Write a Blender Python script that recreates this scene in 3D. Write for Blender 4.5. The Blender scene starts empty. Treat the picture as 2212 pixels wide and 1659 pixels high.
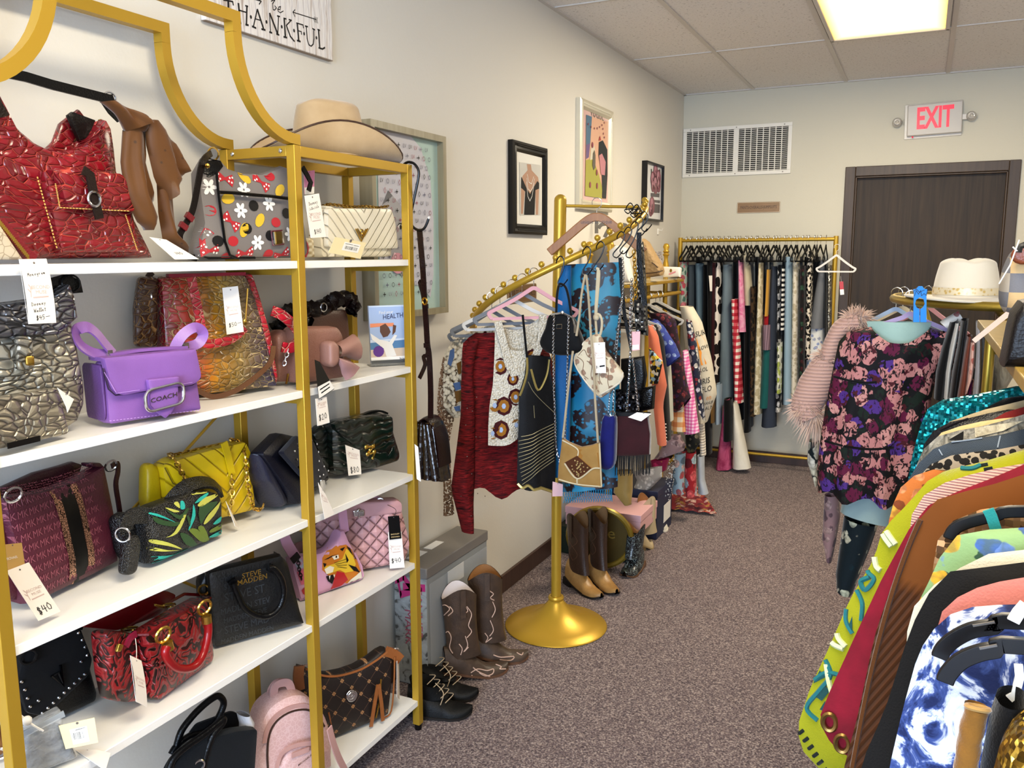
# Consignment boutique: handbag shelves, clothing racks, exit door (built object by object)
import bpy,math,random
from math import sin,cos,pi,atan2,sqrt,radians,tan
from mathutils import Vector as V,Matrix
from mathutils.bvhtree import BVHTree
from mathutils.geometry import tessellate_polygon
random.seed(11)
S=bpy.context.scene
COL=S.collection
PW,PH,FPX=2212,1659,1836.645
CAM=V((1.652,0,1.53))
YAW,PIT,ROL=0.44791367,-0.15127917,-0.00319700
_f=V((-sin(YAW)*cos(PIT),cos(YAW)*cos(PIT),sin(PIT)))
_r=V((cos(YAW),sin(YAW),0))
_u=_r.cross(_f)
_R=cos(ROL)*_r+sin(ROL)*_u
_U=-sin(ROL)*_r+cos(ROL)*_u
cd=bpy.data.cameras.new('camera');co=bpy.data.objects.new('camera',cd);COL.objects.link(co)
cd.sensor_width=36;cd.lens=FPX/PW*36;cd.clip_start=.02
co.matrix_world=Matrix(((_R.x,_U.x,-_f.x,CAM.x),(_R.y,_U.y,-_f.y,CAM.y),(_R.z,_U.z,-_f.z,CAM.z),(0,0,0,1)))
S.camera=co
def ray(px,py):return(px-PW/2)/FPX*_R-(py-PH/2)/FPX*_U+_f
def at(ax,val,px,py):
 d=ray(px,py);t=(val-CAM[ax])/d[ax];return CAM+d*t
CR={0:(0,0,1),1:(0,0,2.676),2:(370,120,3.318),3:(0,560,3.606),4:(440,560,3.317),5:(0,920,3.318),6:(540,860,3.317),7:(0,1260,3.95),8:(400,1160,3.325),9:(860,400,4.1475),10:(1180,400,4.6075),11:(900,680,3.318),12:(1180,660,3.3175),13:(860,1040,2.963),14:(1420,480,3.0174),15:(1700,500,3.318),16:(1700,880,2.129),17:(1080,180,4.8786),18:(1440,180,2.8653),19:(760,240,3.773),20:(1160,0,2.1027),21:(1900,500,4.609),22:(430,0,7.1355),23:(1880,1280,4.3765),24:(1900,820,3.6059)}
def cz(k,*a):
 ox,oy,s=CR[k]
 if len(a)==2 and not isinstance(a[0],tuple):return(ox+a[0]/s,oy+a[1]/s)
 return[(ox+x/s,oy+y/s)for x,y in a]
def lin(h):
 if isinstance(h,(tuple,list)):return(h[0],h[1],h[2],1)
 h=h.lstrip('#');o=[]
 for i in(0,2,4):
  c=int(h[i:i+2],16)/255
  o.append(c/12.92 if c<=.04045 else((c+.055)/1.055)**2.4)
 k=.5 if max(o)<.032 else 1
 return(o[0]*k,o[1]*k,o[2]*k,1)
class NB:
 def __init__(s,name,rough=.5,metal=0,sheen=0,coat=0,alpha=1,spec=.5,emis=None,trans=0):
  s.m=bpy.data.materials.new(name);s.m.use_nodes=True;s.t=s.m.node_tree;s.N=s.t.nodes
  s.b=s.N['Principled BSDF'];b=s.b.inputs
  b['Roughness'].default_value=rough;b['Metallic'].default_value=metal
  b['Specular IOR Level'].default_value=spec
  if sheen:b['Sheen Weight'].default_value=sheen;b['Sheen Roughness'].default_value=.4
  if coat:b['Coat Weight'].default_value=coat;b['Coat Roughness'].default_value=.12
  if alpha<1:b['Alpha'].default_value=alpha
  if trans:b['Transmission Weight'].default_value=trans
 def put(s,sock,v):
  if isinstance(v,bpy.types.NodeSocket):s.t.links.new(v,sock)
  else:sock.default_value=v
 def nd(s,typ,ins={},**pr):
  n=s.N.new('ShaderNode'+typ)
  for k,v in pr.items():setattr(n,k,v)
  for k,v in ins.items():s.put(n.inputs[k],v)
  return n
 def co(s,sc=1,rot=(0,0,0),loc=(0,0,0)):
  if not isinstance(sc,tuple):sc=(sc,)*3
  c=s.nd('TexCoord');return s.nd('Mapping',{'Vector':c.outputs['Object'],'Scale':sc,'Rotation':rot,'Location':loc}).outputs[0]
 def noise(s,vec,sc,det=2,dist=0,out='Fac',rough=.5):return s.nd('TexNoise',{'Vector':vec,'Scale':sc,'Detail':det,'Distortion':dist,'Roughness':rough}).outputs[out]
 def voro(s,vec,sc,feat='F1',out='Distance',rnd=1.0):return s.nd('TexVoronoi',{'Vector':vec,'Scale':sc,'Randomness':rnd},feature=feat).outputs[out]
 def ramp(s,fac,stops,const=False):
  n=s.nd('ValToRGB',{'Fac':fac});r=n.color_ramp;r.interpolation='CONSTANT' if const else 'LINEAR'
  while len(r.elements)<len(stops):r.elements.new(.5)
  for e,(p,c)in zip(r.elements,stops):e.position=p;e.color=lin(c)if not isinstance(c,(int,float))else(c,c,c,1)
  return n.outputs[0]
 def mix(s,f,a,b,mode='MIX'):
  n=s.nd('Mix',data_type='RGBA',blend_type=mode)
  a=lin(a)if isinstance(a,(str,tuple))else a;b=lin(b)if isinstance(b,(str,tuple))else b
  s.put(n.inputs[0],f);s.put(n.inputs[6],a);s.put(n.inputs[7],b);return n.outputs[2]
 def ma(s,op,a,b=0.0,c=0.0):
  n=s.nd('Math',operation=op);s.put(n.inputs[0],a);s.put(n.inputs[1],b);s.put(n.inputs[2],c);return n.outputs[0]
 def sep(s,vec):return s.nd('SeparateXYZ',{0:vec}).outputs
 def warp(s,vec,sc,amt):
  nz=s.noise(vec,sc,2,0,'Color');a=s.nd('VectorMath',{0:nz,1:(.5,.5,.5)},operation='SUBTRACT').outputs[0]
  b=s.nd('VectorMath',{0:a,'Scale':amt},operation='SCALE').outputs[0]
  return s.nd('VectorMath',{0:vec,1:b},operation='ADD').outputs[0]
 def col(s,c):s.put(s.b.inputs['Base Color'],lin(c)if isinstance(c,(str,tuple))else c);return s
 def bump(s,h,st=.3,d=.004):s.put(s.b.inputs['Normal'],s.nd('Bump',{'Height':h,'Strength':st,'Distance':d}).outputs[0]);return s
_mc={}
def memo(fn):
 def g(*a,**k):
  key=(fn.__name__,str(a),str(k))
  if key not in _mc:_mc[key]=fn(*a,**k)
  return _mc[key]
 return g
@memo
def plain(c,rough=.5,metal=0,**k):
 n=NB('plain_'+c.strip('#'),rough,metal,**k);n.col(c)
 if max(lin(c)[:3])<.03 and not metal:n.b.inputs['Specular IOR Level'].default_value=.3
 return n.m
@memo
def leather(c,rough=.38,sc=260,st=.25,coat=0):
 n=NB('leather_'+c.strip('#'),rough,coat=coat,spec=.22 if max(lin(c)[:3])<.03 else.45);v=n.co()
 n.col(n.mix(n.ma('MULTIPLY',n.noise(v,9,3),.35),c,(0,0,0)))
 n.bump(n.voro(v,sc),st,.002);return n.m
@memo
def fabric(c,rough=.85,sheen=.15,sc=420,st=.3,alpha=1,var=.3):
 n=NB('fabric_'+c.strip('#'),rough,sheen=sheen,alpha=alpha,spec=.2);v=n.co()
 n.col(n.mix(n.ma('MULTIPLY',n.noise(v,14,3),var),c,(0,0,0)))
 n.bump(n.noise(v,sc,1),st,.002);return n.m
@memo
def velvet(c,sheen=.6):
 n=NB('velvet_'+c.strip('#'),.75,sheen=sheen,spec=.2);v=n.co()
 n.col(n.mix(n.noise(v,22,3),c,tuple(x*.35 for x in lin(c)[:3])));n.bump(n.noise(v,60,3),.3,.003);return n.m
@memo
def knit(c,c2,sc=160,rot=0,ribs=True):
 n=NB('knit_'+c.strip('#'),.9,sheen=.2,spec=.15);v=n.co(1,(0,rot,0))
 w=n.nd('TexWave',{'Vector':v,'Scale':sc/6.28,'Distortion':.5,'Detail':1,'Detail Scale':3},bands_direction='Z' if ribs else 'X').outputs['Fac']
 n.col(n.mix(w,c2,c));n.bump(w,.6,.004);return n.m
@memo
def denim(c,c2,sc=1):
 n=NB('denim_'+c.strip('#'),.9,spec=.15);v=n.co()
 w=n.nd('TexWave',{'Vector':v,'Scale':190*sc,'Distortion':2},bands_direction='DIAGONAL').outputs['Fac']
 a=n.mix(n.noise(n.co((9,9,3)),1.3,4),c,c2)
 n.col(n.mix(n.ma('MULTIPLY',w,.1),a,'#b5bfca'));n.bump(n.noise(v,300),.4,.003);return n.m
@memo
def croc(stops,edge,sc=30,rough=.22,axis=2,z0=0,z1=.3,stretch=(1,1,1.5),metal=0,st=.8,ew=.06):
 n=NB('croc',rough,metal,coat=.3);v=n.warp(n.co(stretch),6,.12)
 e=n.voro(v,sc,'DISTANCE_TO_EDGE');c=n.sep(n.nd('TexCoord').outputs['Object'])[axis]
 t=n.nd('MapRange',{0:c,1:z0,2:z1}).outputs[0]
 t=n.ma('ADD',t,n.ma('MULTIPLY',n.ma('SUBTRACT',n.noise(v,5,2),.5),.25))
 base=n.ramp(t,stops);cell=n.sep(n.voro(v,sc,'F1','Color'))[0]
 base=n.mix(n.ma('MULTIPLY',cell,.45),base,(0.01,0.0,0.0))
 n.col(n.mix(n.ramp(e,[(0,'#ffffff'),(ew,'#000000')]),base,edge))
 n.bump(n.ramp(e,[(0,0),(ew*1.6,.75),(ew*5,1)]),st,.006);return n.m
@memo
def floral(bg,cols,sc=22,r=.33,warp=.5,rough=.8,alpha=1,leaf=None,sheen=.1):
 n=NB('floral_print',rough,sheen=sheen,alpha=alpha,spec=.25);v=n.co()
 w=n.warp(v,sc*1.4,warp/sc)
 d=n.voro(w,sc);c=n.sep(n.voro(w,sc,'F1','Color'))[0]
 st=[(i/len(cols),k)for i,k in enumerate(cols)]
 pet=n.ramp(c,st,True)
 sh=n.voro(w,sc*2.7);pet=n.mix(n.ramp(sh,[(.25,0),(.7,.6)]),pet,tuple(x*.3 for x in lin(bg)[:3]))
 base=lin(bg)[:3]
 if leaf:
  w2=n.warp(n.co(1,(0,.5,.3),(3,1,2)),sc*2,.7/sc)
  base=n.mix(n.ramp(n.voro(w2,sc*1.3),[(.22,'#ffffff'),(.26,'#000000')]),bg,leaf)
 n.col(n.mix(n.ramp(d,[(r+.13,'#ffffff'),(r+.17,'#000000')]),base,pet));n.bump(n.noise(v,300),.2,.002);return n.m
@memo
def spots(bg,fg,sc=60,a=.25,b=.45,inner=None,rough=.8,warp=.4):
 n=NB('spotted_print',rough,spec=.25);v=n.co();w=n.warp(v,sc*.8,warp/sc)
 d=n.voro(w,sc)
 if inner:n.col(n.ramp(d,[(0,inner),(a+.12,fg),(b+.12,bg)],True))
 else:n.col(n.ramp(d,[(0,fg),(b+.1,bg)],True))
 n.bump(n.noise(v,300),.2,.002);return n.m
@memo
def plaid(bg,c1,c2,sx=26,sz=26,th=.5,rot=0,bands=None):
 n=NB('plaid_weave',.85,spec=.2);x,y,z=n.sep(n.co(1,(0,rot,0)))
 fx=n.ma('GREATER_THAN',n.ma('FRACT',n.ma('MULTIPLY',x,sx)),th);fz=n.ma('GREATER_THAN',n.ma('FRACT',n.ma('MULTIPLY',z,sz)),th)
 n.col(n.mix(n.ma('MULTIPLY',fx,fz),n.mix(n.ma('MAXIMUM',fx,fz),bg,c1),c2));n.bump(n.noise(n.co(),350),.3,.002);return n.m
@memo
def stripes(c1,c2,s=40,ax=2,th=.5,rot=0,rough=.8):
 n=NB('striped_cloth',rough,spec=.2);q=n.sep(n.warp(n.co(1,(0,rot,0)),8,.01))[ax]
 n.col(n.mix(n.ma('GREATER_THAN',n.ma('FRACT',n.ma('MULTIPLY',q,s)),th),c1,c2));return n.m
@memo
def marble(stops,sc=9,dist=1.5,rough=.8,alpha=1,st=(1,1,1),det=5):
 n=NB('dyed_cloth',rough,alpha=alpha,spec=.2);v=n.co(st)
 n.col(n.ramp(n.noise(v,sc,det,dist,rough=.62),stops));n.bump(n.noise(v,200,2),.3,.003);return n.m
@memo
def sequin(c,c2,sc=170,rough=.25,metal=.8):
 n=NB('sequins_'+c.strip('#'),rough,metal);v=n.co()
 cc=n.voro(v,sc,'F1','Color',.3);q=n.sep(cc)[0]
 n.col(n.mix(q,c,c2));nm=n.nd('NewGeometry').outputs['Normal']
 a=n.nd('VectorMath',{0:cc,1:(.5,.5,.5)},operation='SUBTRACT').outputs[0]
 a=n.nd('VectorMath',{0:a,'Scale':1.3},operation='SCALE').outputs[0]
 a=n.nd('VectorMath',{0:nm,1:a},operation='ADD').outputs[0]
 n.put(n.b.inputs['Normal'],n.nd('VectorMath',{0:a},operation='NORMALIZE').outputs[0]);return n.m
@memo
def lace(c,sc=90,hole=.35,rough=.85):
 n=NB('open_knit_'+c.strip('#'),rough,spec=.2);v=n.co();d=n.voro(v,sc)
 n.col(n.mix(n.ramp(d,[(0,0),(.5,.35)]),c,(.02,.015,.01)))
 n.put(n.b.inputs['Alpha'],n.ramp(d,[(hole-.03,1),(hole+.03,0)]));n.bump(d,.5,.004);return n.m
@memo
def shaggy(c,c2,sc=60):
 n=NB('shaggy_'+c.strip('#'),.95,sheen=.3,spec=.1);v=n.co((1,1,.35));q=n.noise(v,sc,5,1)
 n.col(n.ramp(q,[(.3,c2),(.65,c)]));n.bump(q,.9,.01);return n.m
GOLD=plain('#b8922a',.34,.55)
GOLD2=plain('#c9a24a',.2,.95)
BRASS=plain('#a98f3a',.3,.8)
CHROME=plain('#d0d0d2',.15,1.0)
BLACKM=plain('#0b0a0b',.35)
CARD=plain('#efe6da',.7)
WHITE=plain('#efece4',.4)
def cat(pts,n=6,closed=False):
 P=[V(p)for p in pts];m=len(P);out=[]
 for i in range(m if closed else m-1):
  g=(lambda k:P[k%m])if closed else(lambda k:P[min(max(k,0),m-1)])
  a,b,c,d=g(i-1),g(i),g(i+1),g(i+2)
  for j in range(n):
   t=j/n;out.append(.5*((2*b)+(c-a)*t+(2*a-5*b+4*c-d)*t*t+(3*b-a-3*c+d)*t**3))
 if not closed:out.append(P[-1])
 return out
def rr(pts,r=.02,n=4):
 P=[V((p[0],p[1]))for p in pts];m=len(P);out=[]
 rs=r if isinstance(r,(list,tuple))else[r]*m
 for i in range(m):
  a,b,c=P[i-1],P[i],P[(i+1)%m];u=a-b;w=c-b
  q=min(rs[i],u.length*.48,w.length*.48);p0=b+u.normalized()*q;p1=b+w.normalized()*q
  for j in range(n+1):
   t=j/n;out.append((1-t)**2*p0+2*t*(1-t)*b+t*t*p1)
 return out
def resamp(P,n):
 P=[V(p)for p in P];L=[0]
 for a,b in zip(P,P[1:]):L.append(L[-1]+(b-a).length)
 out=[];k=0
 for i in range(n+1):
  s=L[-1]*i/n
  while k<len(P)-2 and L[k+1]<s:k+=1
  t=(s-L[k])/max(L[k+1]-L[k],1e-9);out.append(P[k].lerp(P[k+1],min(max(t,0),1)))
 return out
class MB:
 def __init__(s):s.v=[];s.f=[];s.mi=[];s.m=0
 def add(s,vs,fs):
  b=len(s.v);s.v+=[V(p)for p in vs];s.f+=[tuple(i+b for i in f)for f in fs];s.mi+=[s.m]*len(fs);return s
 def grid(s,fn,nu,nv,cu=False,cv=False):
  a=nu if cu else nu+1;b=nv if cv else nv+1
  vs=[fn(i/nu,j/nv)for j in range(b)for i in range(a)]
  fs=[(j*a+i,j*a+(i+1)%a,((j+1)%b)*a+(i+1)%a,((j+1)%b)*a+i)for j in range(nv)for i in range(nu)]
  return s.add(vs,fs)
 def box(s,lo,hi):
  x0,y0,z0=lo;x1,y1,z1=hi
  return s.add([(x0,y0,z0),(x1,y0,z0),(x1,y1,z0),(x0,y1,z0),(x0,y0,z1),(x1,y0,z1),(x1,y1,z1),(x0,y1,z1)],[(0,3,2,1),(4,5,6,7),(0,1,5,4),(1,2,6,5),(2,3,7,6),(3,0,4,7)])
 def sweep(s,path,prof,up=None,closed=False,cap=True,scale=None):
  P=[V(p)for p in path];m=len(P);n=len(prof);T=[]
  for i in range(m):
   a=P[(i-1)%m]if closed else P[max(i-1,0)];b=P[(i+1)%m]if closed else P[min(i+1,m-1)]
   d=b-a;T.append(d.normalized()if d.length>1e-9 else V((0,0,1)))
  N=None;vs=[]
  for i in range(m):
   if up is not None:
    u=up(i/(m-1))if callable(up)else V(up)
    N=(u-T[i]*u.dot(T[i]))
    N=N.normalized()if N.length>1e-6 else T[i].orthogonal().normalized()
   elif N is None:N=T[i].orthogonal().normalized()
   else:
    q=T[i-1].rotation_difference(T[i]);N=q@N
   B=T[i].cross(N);k=1 if scale is None else scale(i/(m-1))
   vs+=[P[i]+N*(p[0]*k)+B*(p[1]*k)for p in prof]
  fs=[(i*n+j,i*n+(j+1)%n,((i+1)%m)*n+(j+1)%n,((i+1)%m)*n+j)for i in range(m if closed else m-1)for j in range(n)]
  if cap and not closed:fs+=[tuple(range(n-1,-1,-1)),tuple((m-1)*n+j for j in range(n))]
  return s.add(vs,fs)
 def tube(s,path,r,n=8,**k):return s.sweep(path,[(r*cos(2*pi*j/n),r*sin(2*pi*j/n))for j in range(n)],**k)
 def strap(s,path,w,t=.003,up=(0,1,0),**k):return s.sweep(path,[(-t/2,-w/2),(t/2,-w/2),(t/2,w/2),(-t/2,w/2)],up=up,**k)
 def chain(s,path,r=.004,w=.0012,step=None):
  step=step or r*1.5;P=resamp(path,max(2,int(sum((V(b)-V(a)).length for a,b in zip(path,path[1:]))/step)))
  for i in range(len(P)-1):
   d=(P[i+1]-P[i]).normalized();o=d.orthogonal().normalized();b=d.cross(o)
   if i%2:o,b=b,-o
   c=(P[i]+P[i+1])/2;s.tube([c+d*(cos(a*pi/4)*r*1.1)+o*(sin(a*pi/4)*r*.75)for a in range(8)],w,4,closed=True)
  return s
 def ring(s,c,r,w,nrm=(0,1,0),n=20,k=6,sx=1,sz=1):
  nv=V(nrm).normalized();a=nv.orthogonal().normalized()if abs(nv.z)>.9 else nv.cross(V((0,0,1))).normalized();b=a.cross(nv)
  return s.tube([V(c)+a*(r*sx*cos(2*pi*i/n))+b*(r*sz*sin(2*pi*i/n))for i in range(n)],w,k,closed=True)
 def lathe(s,prof,c=(0,0,0),n=24):
  c=V(c);return s.grid(lambda u,v:c+V((prof[int(round(v*(len(prof)-1)))][0]*cos(2*pi*u),prof[int(round(v*(len(prof)-1)))][0]*sin(2*pi*u),prof[int(round(v*(len(prof)-1)))][1])),n,len(prof)-1,cu=True)
 def ball(s,c,r,n=10,sc=(1,1,1)):
  c=V(c);return s.grid(lambda u,v:c+V((sc[0]*r*sin(pi*v)*cos(2*pi*u),sc[1]*r*sin(pi*v)*sin(2*pi*u),sc[2]*r*cos(pi*v))),n,max(4,n//2),cu=True)
 def prism(s,poly,y0,y1):
  n=len(poly);vs=[(p[0],y0,p[1])for p in poly]+[(p[0],y1,p[1])for p in poly]
  tr=tessellate_polygon([[V((p[0],p[1],0))for p in poly]])
  fs=[tuple(t)for t in tr]+[tuple(i+n for i in t[::-1])for t in tr]+[(i,(i+1)%n,n+(i+1)%n,n+i)for i in range(n)]
  return s.add(vs,fs)
 def puff(s,out,depth,box=4,c=None,taper=1.0,y0=0,lean=0,nr=7):
  P=[V((p[0],p[1]))for p in out];n=len(P);zs=[p.y for p in P];zl,zh=min(zs),max(zs)
  c=V(c)if c else V((sum(p.x for p in P)/n,sum(p.y for p in P)/n));R=[]
  ss=[1-(1-cos(pi/2*k/nr))for k in range(nr)]
  for side in(-1,1):
   for k,q in(list(enumerate(ss))[::-1]if side<0 else list(enumerate(ss))[1:]):
    R.append((side,q))
  vs=[]
  for side,q in R:
   h=(1-q**box)**(1/box)if q<1 else 0
   for p in P:
    w=c+(p-c)*q;tz=(w.y-zl)/(zh-zl+1e-9);vs.append((w.x,y0+side*h*depth/2*(1+(taper-1)*tz)+lean*(w.y-zl),w.y))
  m=len(R);fs=[(i*n+j,i*n+(j+1)%n,(i+1)*n+(j+1)%n,(i+1)*n+j)for i in range(m-1)for j in range(n)]
  tz=(c.y-zl)/(zh-zl+1e-9);b=len(vs)
  vs+=[(c.x,y0-depth/2*(1+(taper-1)*tz)+lean*(c.y-zl),c.y),(c.x,y0+depth/2*(1+(taper-1)*tz)+lean*(c.y-zl),c.y)]
  fs+=[(b,(j+1)%n,j)for j in range(n)]+[(b+1,(m-1)*n+j,(m-1)*n+(j+1)%n)for j in range(n)]
  return s.add(vs,fs)
 def slab(s,L,Rr,d=.04,nu=20,nv=22,amp=.006,k=30,seed=0,y0=0,hem=0,open_=True,dfn=None,p=2.0,neck=0):
  f3=lambda q:V((q[0],y0,q[1]))if len(q)==2 else V(q)
  A=resamp([f3(q)for q in L],nv);B=resamp([f3(q)for q in Rr],nv);rnd=random.Random(seed);ph=[rnd.uniform(0,6.28)for _ in range(4)]
  def pt(u,v):
   j=int(round(v*nv));side=1 if u<.5 else-1
   w=(u*2)if u<.5 else(2-u*2)
   a,b=A[j],B[j];q=a.lerp(b,w);sgn=2*w-1
   th=d*(1-abs(sgn)**p)**(1/p)*(dfn(v)if dfn else 1)
   X=w*(b-a).length
   g=v**.8
   rp=amp*g*(sin(k*X+ph[0]+1.1*sin(2.5*v+ph[1]))+.6*sin(k*1.7*X+ph[2]-v*1.5))
   z=hem*g*sin(k*.9*X+ph[3])if v>.97 else 0
   if neck:z-=neck*(1-abs(sgn)**1.6)*max(0,1-v*3.5)**1.5*(1 if side>0 else.3)
   return q+V((0,-side*th/2+rp,z))
  return s.grid(pt,nu*2,nv,cu=True)
 def limb(s,path,rx,ry=None,n=12,amp=0,seed=0,up=(0,1,0),k=22):
  P=cat(path,5);m=len(P);rnd=random.Random(seed);ph=rnd.uniform(0,6)
  fx=rx if callable(rx)else(lambda t:rx);fy=ry if callable(ry)else((lambda t:ry)if ry else fx)
  def fr(i):
   d=(P[min(i+1,m-1)]-P[max(i-1,0)]).normalized();u=V(up);N=(u-d*u.dot(d)).normalized();return N,d.cross(N)
  def pt(u,v):
   i=int(round(v*(m-1)));N,B=fr(i);a=2*pi*u;w=1+amp*sin(k*v+2*sin(a)+ph)+amp*.7*sin(3*a+k*.6*v)
   return P[i]+N*(fy(v)*sin(a)*w)+B*(fx(v)*cos(a)*w)
  return s.grid(pt,n,m-1,cu=True)
 def xf(s,M):s.v=[M@p for p in s.v];return s
 def bvh(s):return BVHTree.FromPolygons([tuple(p)for p in s.v],s.f)
MW={}
def mesh(name,mb,mats,smooth=38):
 me=bpy.data.meshes.new(name);me.from_pydata([tuple(p)for p in mb.v],[],mb.f)
 for m in(mats if isinstance(mats,list)else[mats]):me.materials.append(m)
 if any(mb.mi):me.polygons.foreach_set('material_index',mb.mi)
 me.validate();me.shade_smooth()
 if smooth<170:me.set_sharp_from_angle(angle=radians(smooth))
 return me
def props(o,label,catg,group):
 if label:o['label']=label
 if catg:o['category']=catg
 if group:o['group']=group
 return o
def thing(name,label,catg,group=None,loc=(0,0,0),rz=0,rot=None):
 o=bpy.data.objects.new(name,None);COL.objects.link(o);o.empty_display_size=.05
 M=Matrix.Translation(V(loc))@(rot.to_4x4()if rot else Matrix.Rotation(rz,4,'Z'))
 o.matrix_world=M;MW[o.name]=M;return props(o,label,catg,group)
SPL={'chain_end':'chain_drop','shoulder_strap':'carry_strap','keepers':'keeper','handle_loops':'handle_loop','side_piping':'piping_cord','hand_hole':'hand_slot','notches':'notch','rope_trim':'rope_detail','strap_tabs':'strap_tab','strap_rings':'strap_ring','handle_posts':'handle_post','screws':'screw','top_rails':'top_rail','side_rails':'side_rail','end_posts':'post','pull_straps':'pull_strap','handles':'handle','sleeves':'sleeve','strap_loops':'strap_loop','chain_ends':'chain','eyelets':'eyelet','buttons':'button','clips':'clip','legs':'leg'}
def islands(mb):
 p=list(range(len(mb.v)))
 def find(i):
  while p[i]!=i:p[i]=p[p[i]];i=p[i]
  return i
 for f in mb.f:
  a=find(f[0])
  for i in f[1:]:p[find(i)]=a
 g={}
 for k,f in enumerate(mb.f):g.setdefault(find(f[0]),[]).append(k)
 out=[]
 for ks in g.values():
  m=MB();ix={}
  for k in ks:
   for i in mb.f[k]:
    if i not in ix:ix[i]=len(m.v);m.v.append(mb.v[i])
   m.f.append(tuple(ix[i]for i in mb.f[k]));m.mi.append(mb.mi[k])
  out.append(m)
 return out
def part(name,mb,mats,par,world=False,bev=0,smooth=38,label=None,stuff=False):
 if name in SPL:
  for m in islands(mb):o=part(SPL[name],m,mats,par,world,bev,smooth,label)
  return o
 if world:mb.xf(MW[par.name].inverted())
 o=bpy.data.objects.new(name,mesh(name,mb,mats,smooth));COL.objects.link(o);o.parent=par;MW[o.name]=MW[par.name]
 if bev:b=o.modifiers.new('bevel','BEVEL');b.width=bev;b.segments=2;b.limit_method='ANGLE'
 if label:o['label']=label
 if stuff:o['kind']='stuff'
 return o
def solo(name,mb,mats,label,catg,group=None,kind=None,bev=0,smooth=38):
 xs=[p.x for p in mb.v];ys=[p.y for p in mb.v];zs=[p.z for p in mb.v]
 c=V(((min(xs)+max(xs))/2,(min(ys)+max(ys))/2,min(zs)));mb.v=[p-c for p in mb.v]
 o=bpy.data.objects.new(name,mesh(name,mb,mats,smooth));COL.objects.link(o);o.location=c;MW[o.name]=Matrix.Translation(c)
 if kind:o['kind']=kind
 if bev:b=o.modifiers.new('bevel','BEVEL');b.width=bev;b.segments=2;b.limit_method='ANGLE'
 return props(o,label,catg,group)
def struct(name,mb,mats,**k):return solo(name,mb,mats,None,None,kind='structure',**k)
def dup(o,M,label=None,group=None):
 r=o.copy();COL.objects.link(r);r.matrix_world=M;MW[r.name]=M
 if label:r['label']=label
 if group:r['group']=group
 for c in list(o.children):
  d=c.copy();COL.objects.link(d);d.parent=r
 return r
_tc={}
def text(st,bold=0,shear=0):
 key=(st,bold,shear)
 if key not in _tc:
  cu=bpy.data.curves.new('lettering','FONT');cu.body=st;cu.align_x='CENTER';cu.align_y='CENTER';cu.resolution_u=2;cu.offset=bold;cu.shear=shear
  ob=bpy.data.objects.new('lettering',cu);COL.objects.link(ob)
  me=bpy.data.meshes.new_from_object(ob.evaluated_get(bpy.context.evaluated_depsgraph_get()))
  _tc[key]=([(v.co.x,v.co.y)for v in me.vertices],[tuple(p.vertices)for p in me.polygons])
  bpy.data.objects.remove(ob);bpy.data.curves.remove(cu);bpy.data.meshes.remove(me)
 return _tc[key]
def strokes(lines,w):
 vs=[];fs=[]
 for ln in lines:
  ln=[V((p[0],p[1]))for p in ln]
  for a,b in zip(ln,ln[1:]):
   d=(b-a)
   if d.length<1e-9:continue
   d=d.normalized();o=V((-d.y,d.x))*w/2;e=d*w*.35;k=len(vs)
   vs+=[tuple(a-e+o),tuple(a-e-o),tuple(b+e-o),tuple(b+e+o)];fs.append((k,k+1,k+2,k+3))
 return vs,fs
def poly2(pts):
 t=tessellate_polygon([[V((p[0],p[1],0))for p in pts]]);return[tuple(p)[:2]for p in pts],[tuple(x)for x in t]
def disc2(cx,cy,rx,ry=None,n=14,a=0):
 ry=ry or rx;return[(cx+rx*cos(t)*cos(a)-ry*sin(t)*sin(a),cy+rx*cos(t)*sin(a)+ry*sin(t)*cos(a))for t in[2*pi*i/n for i in range(n)]]
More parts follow.
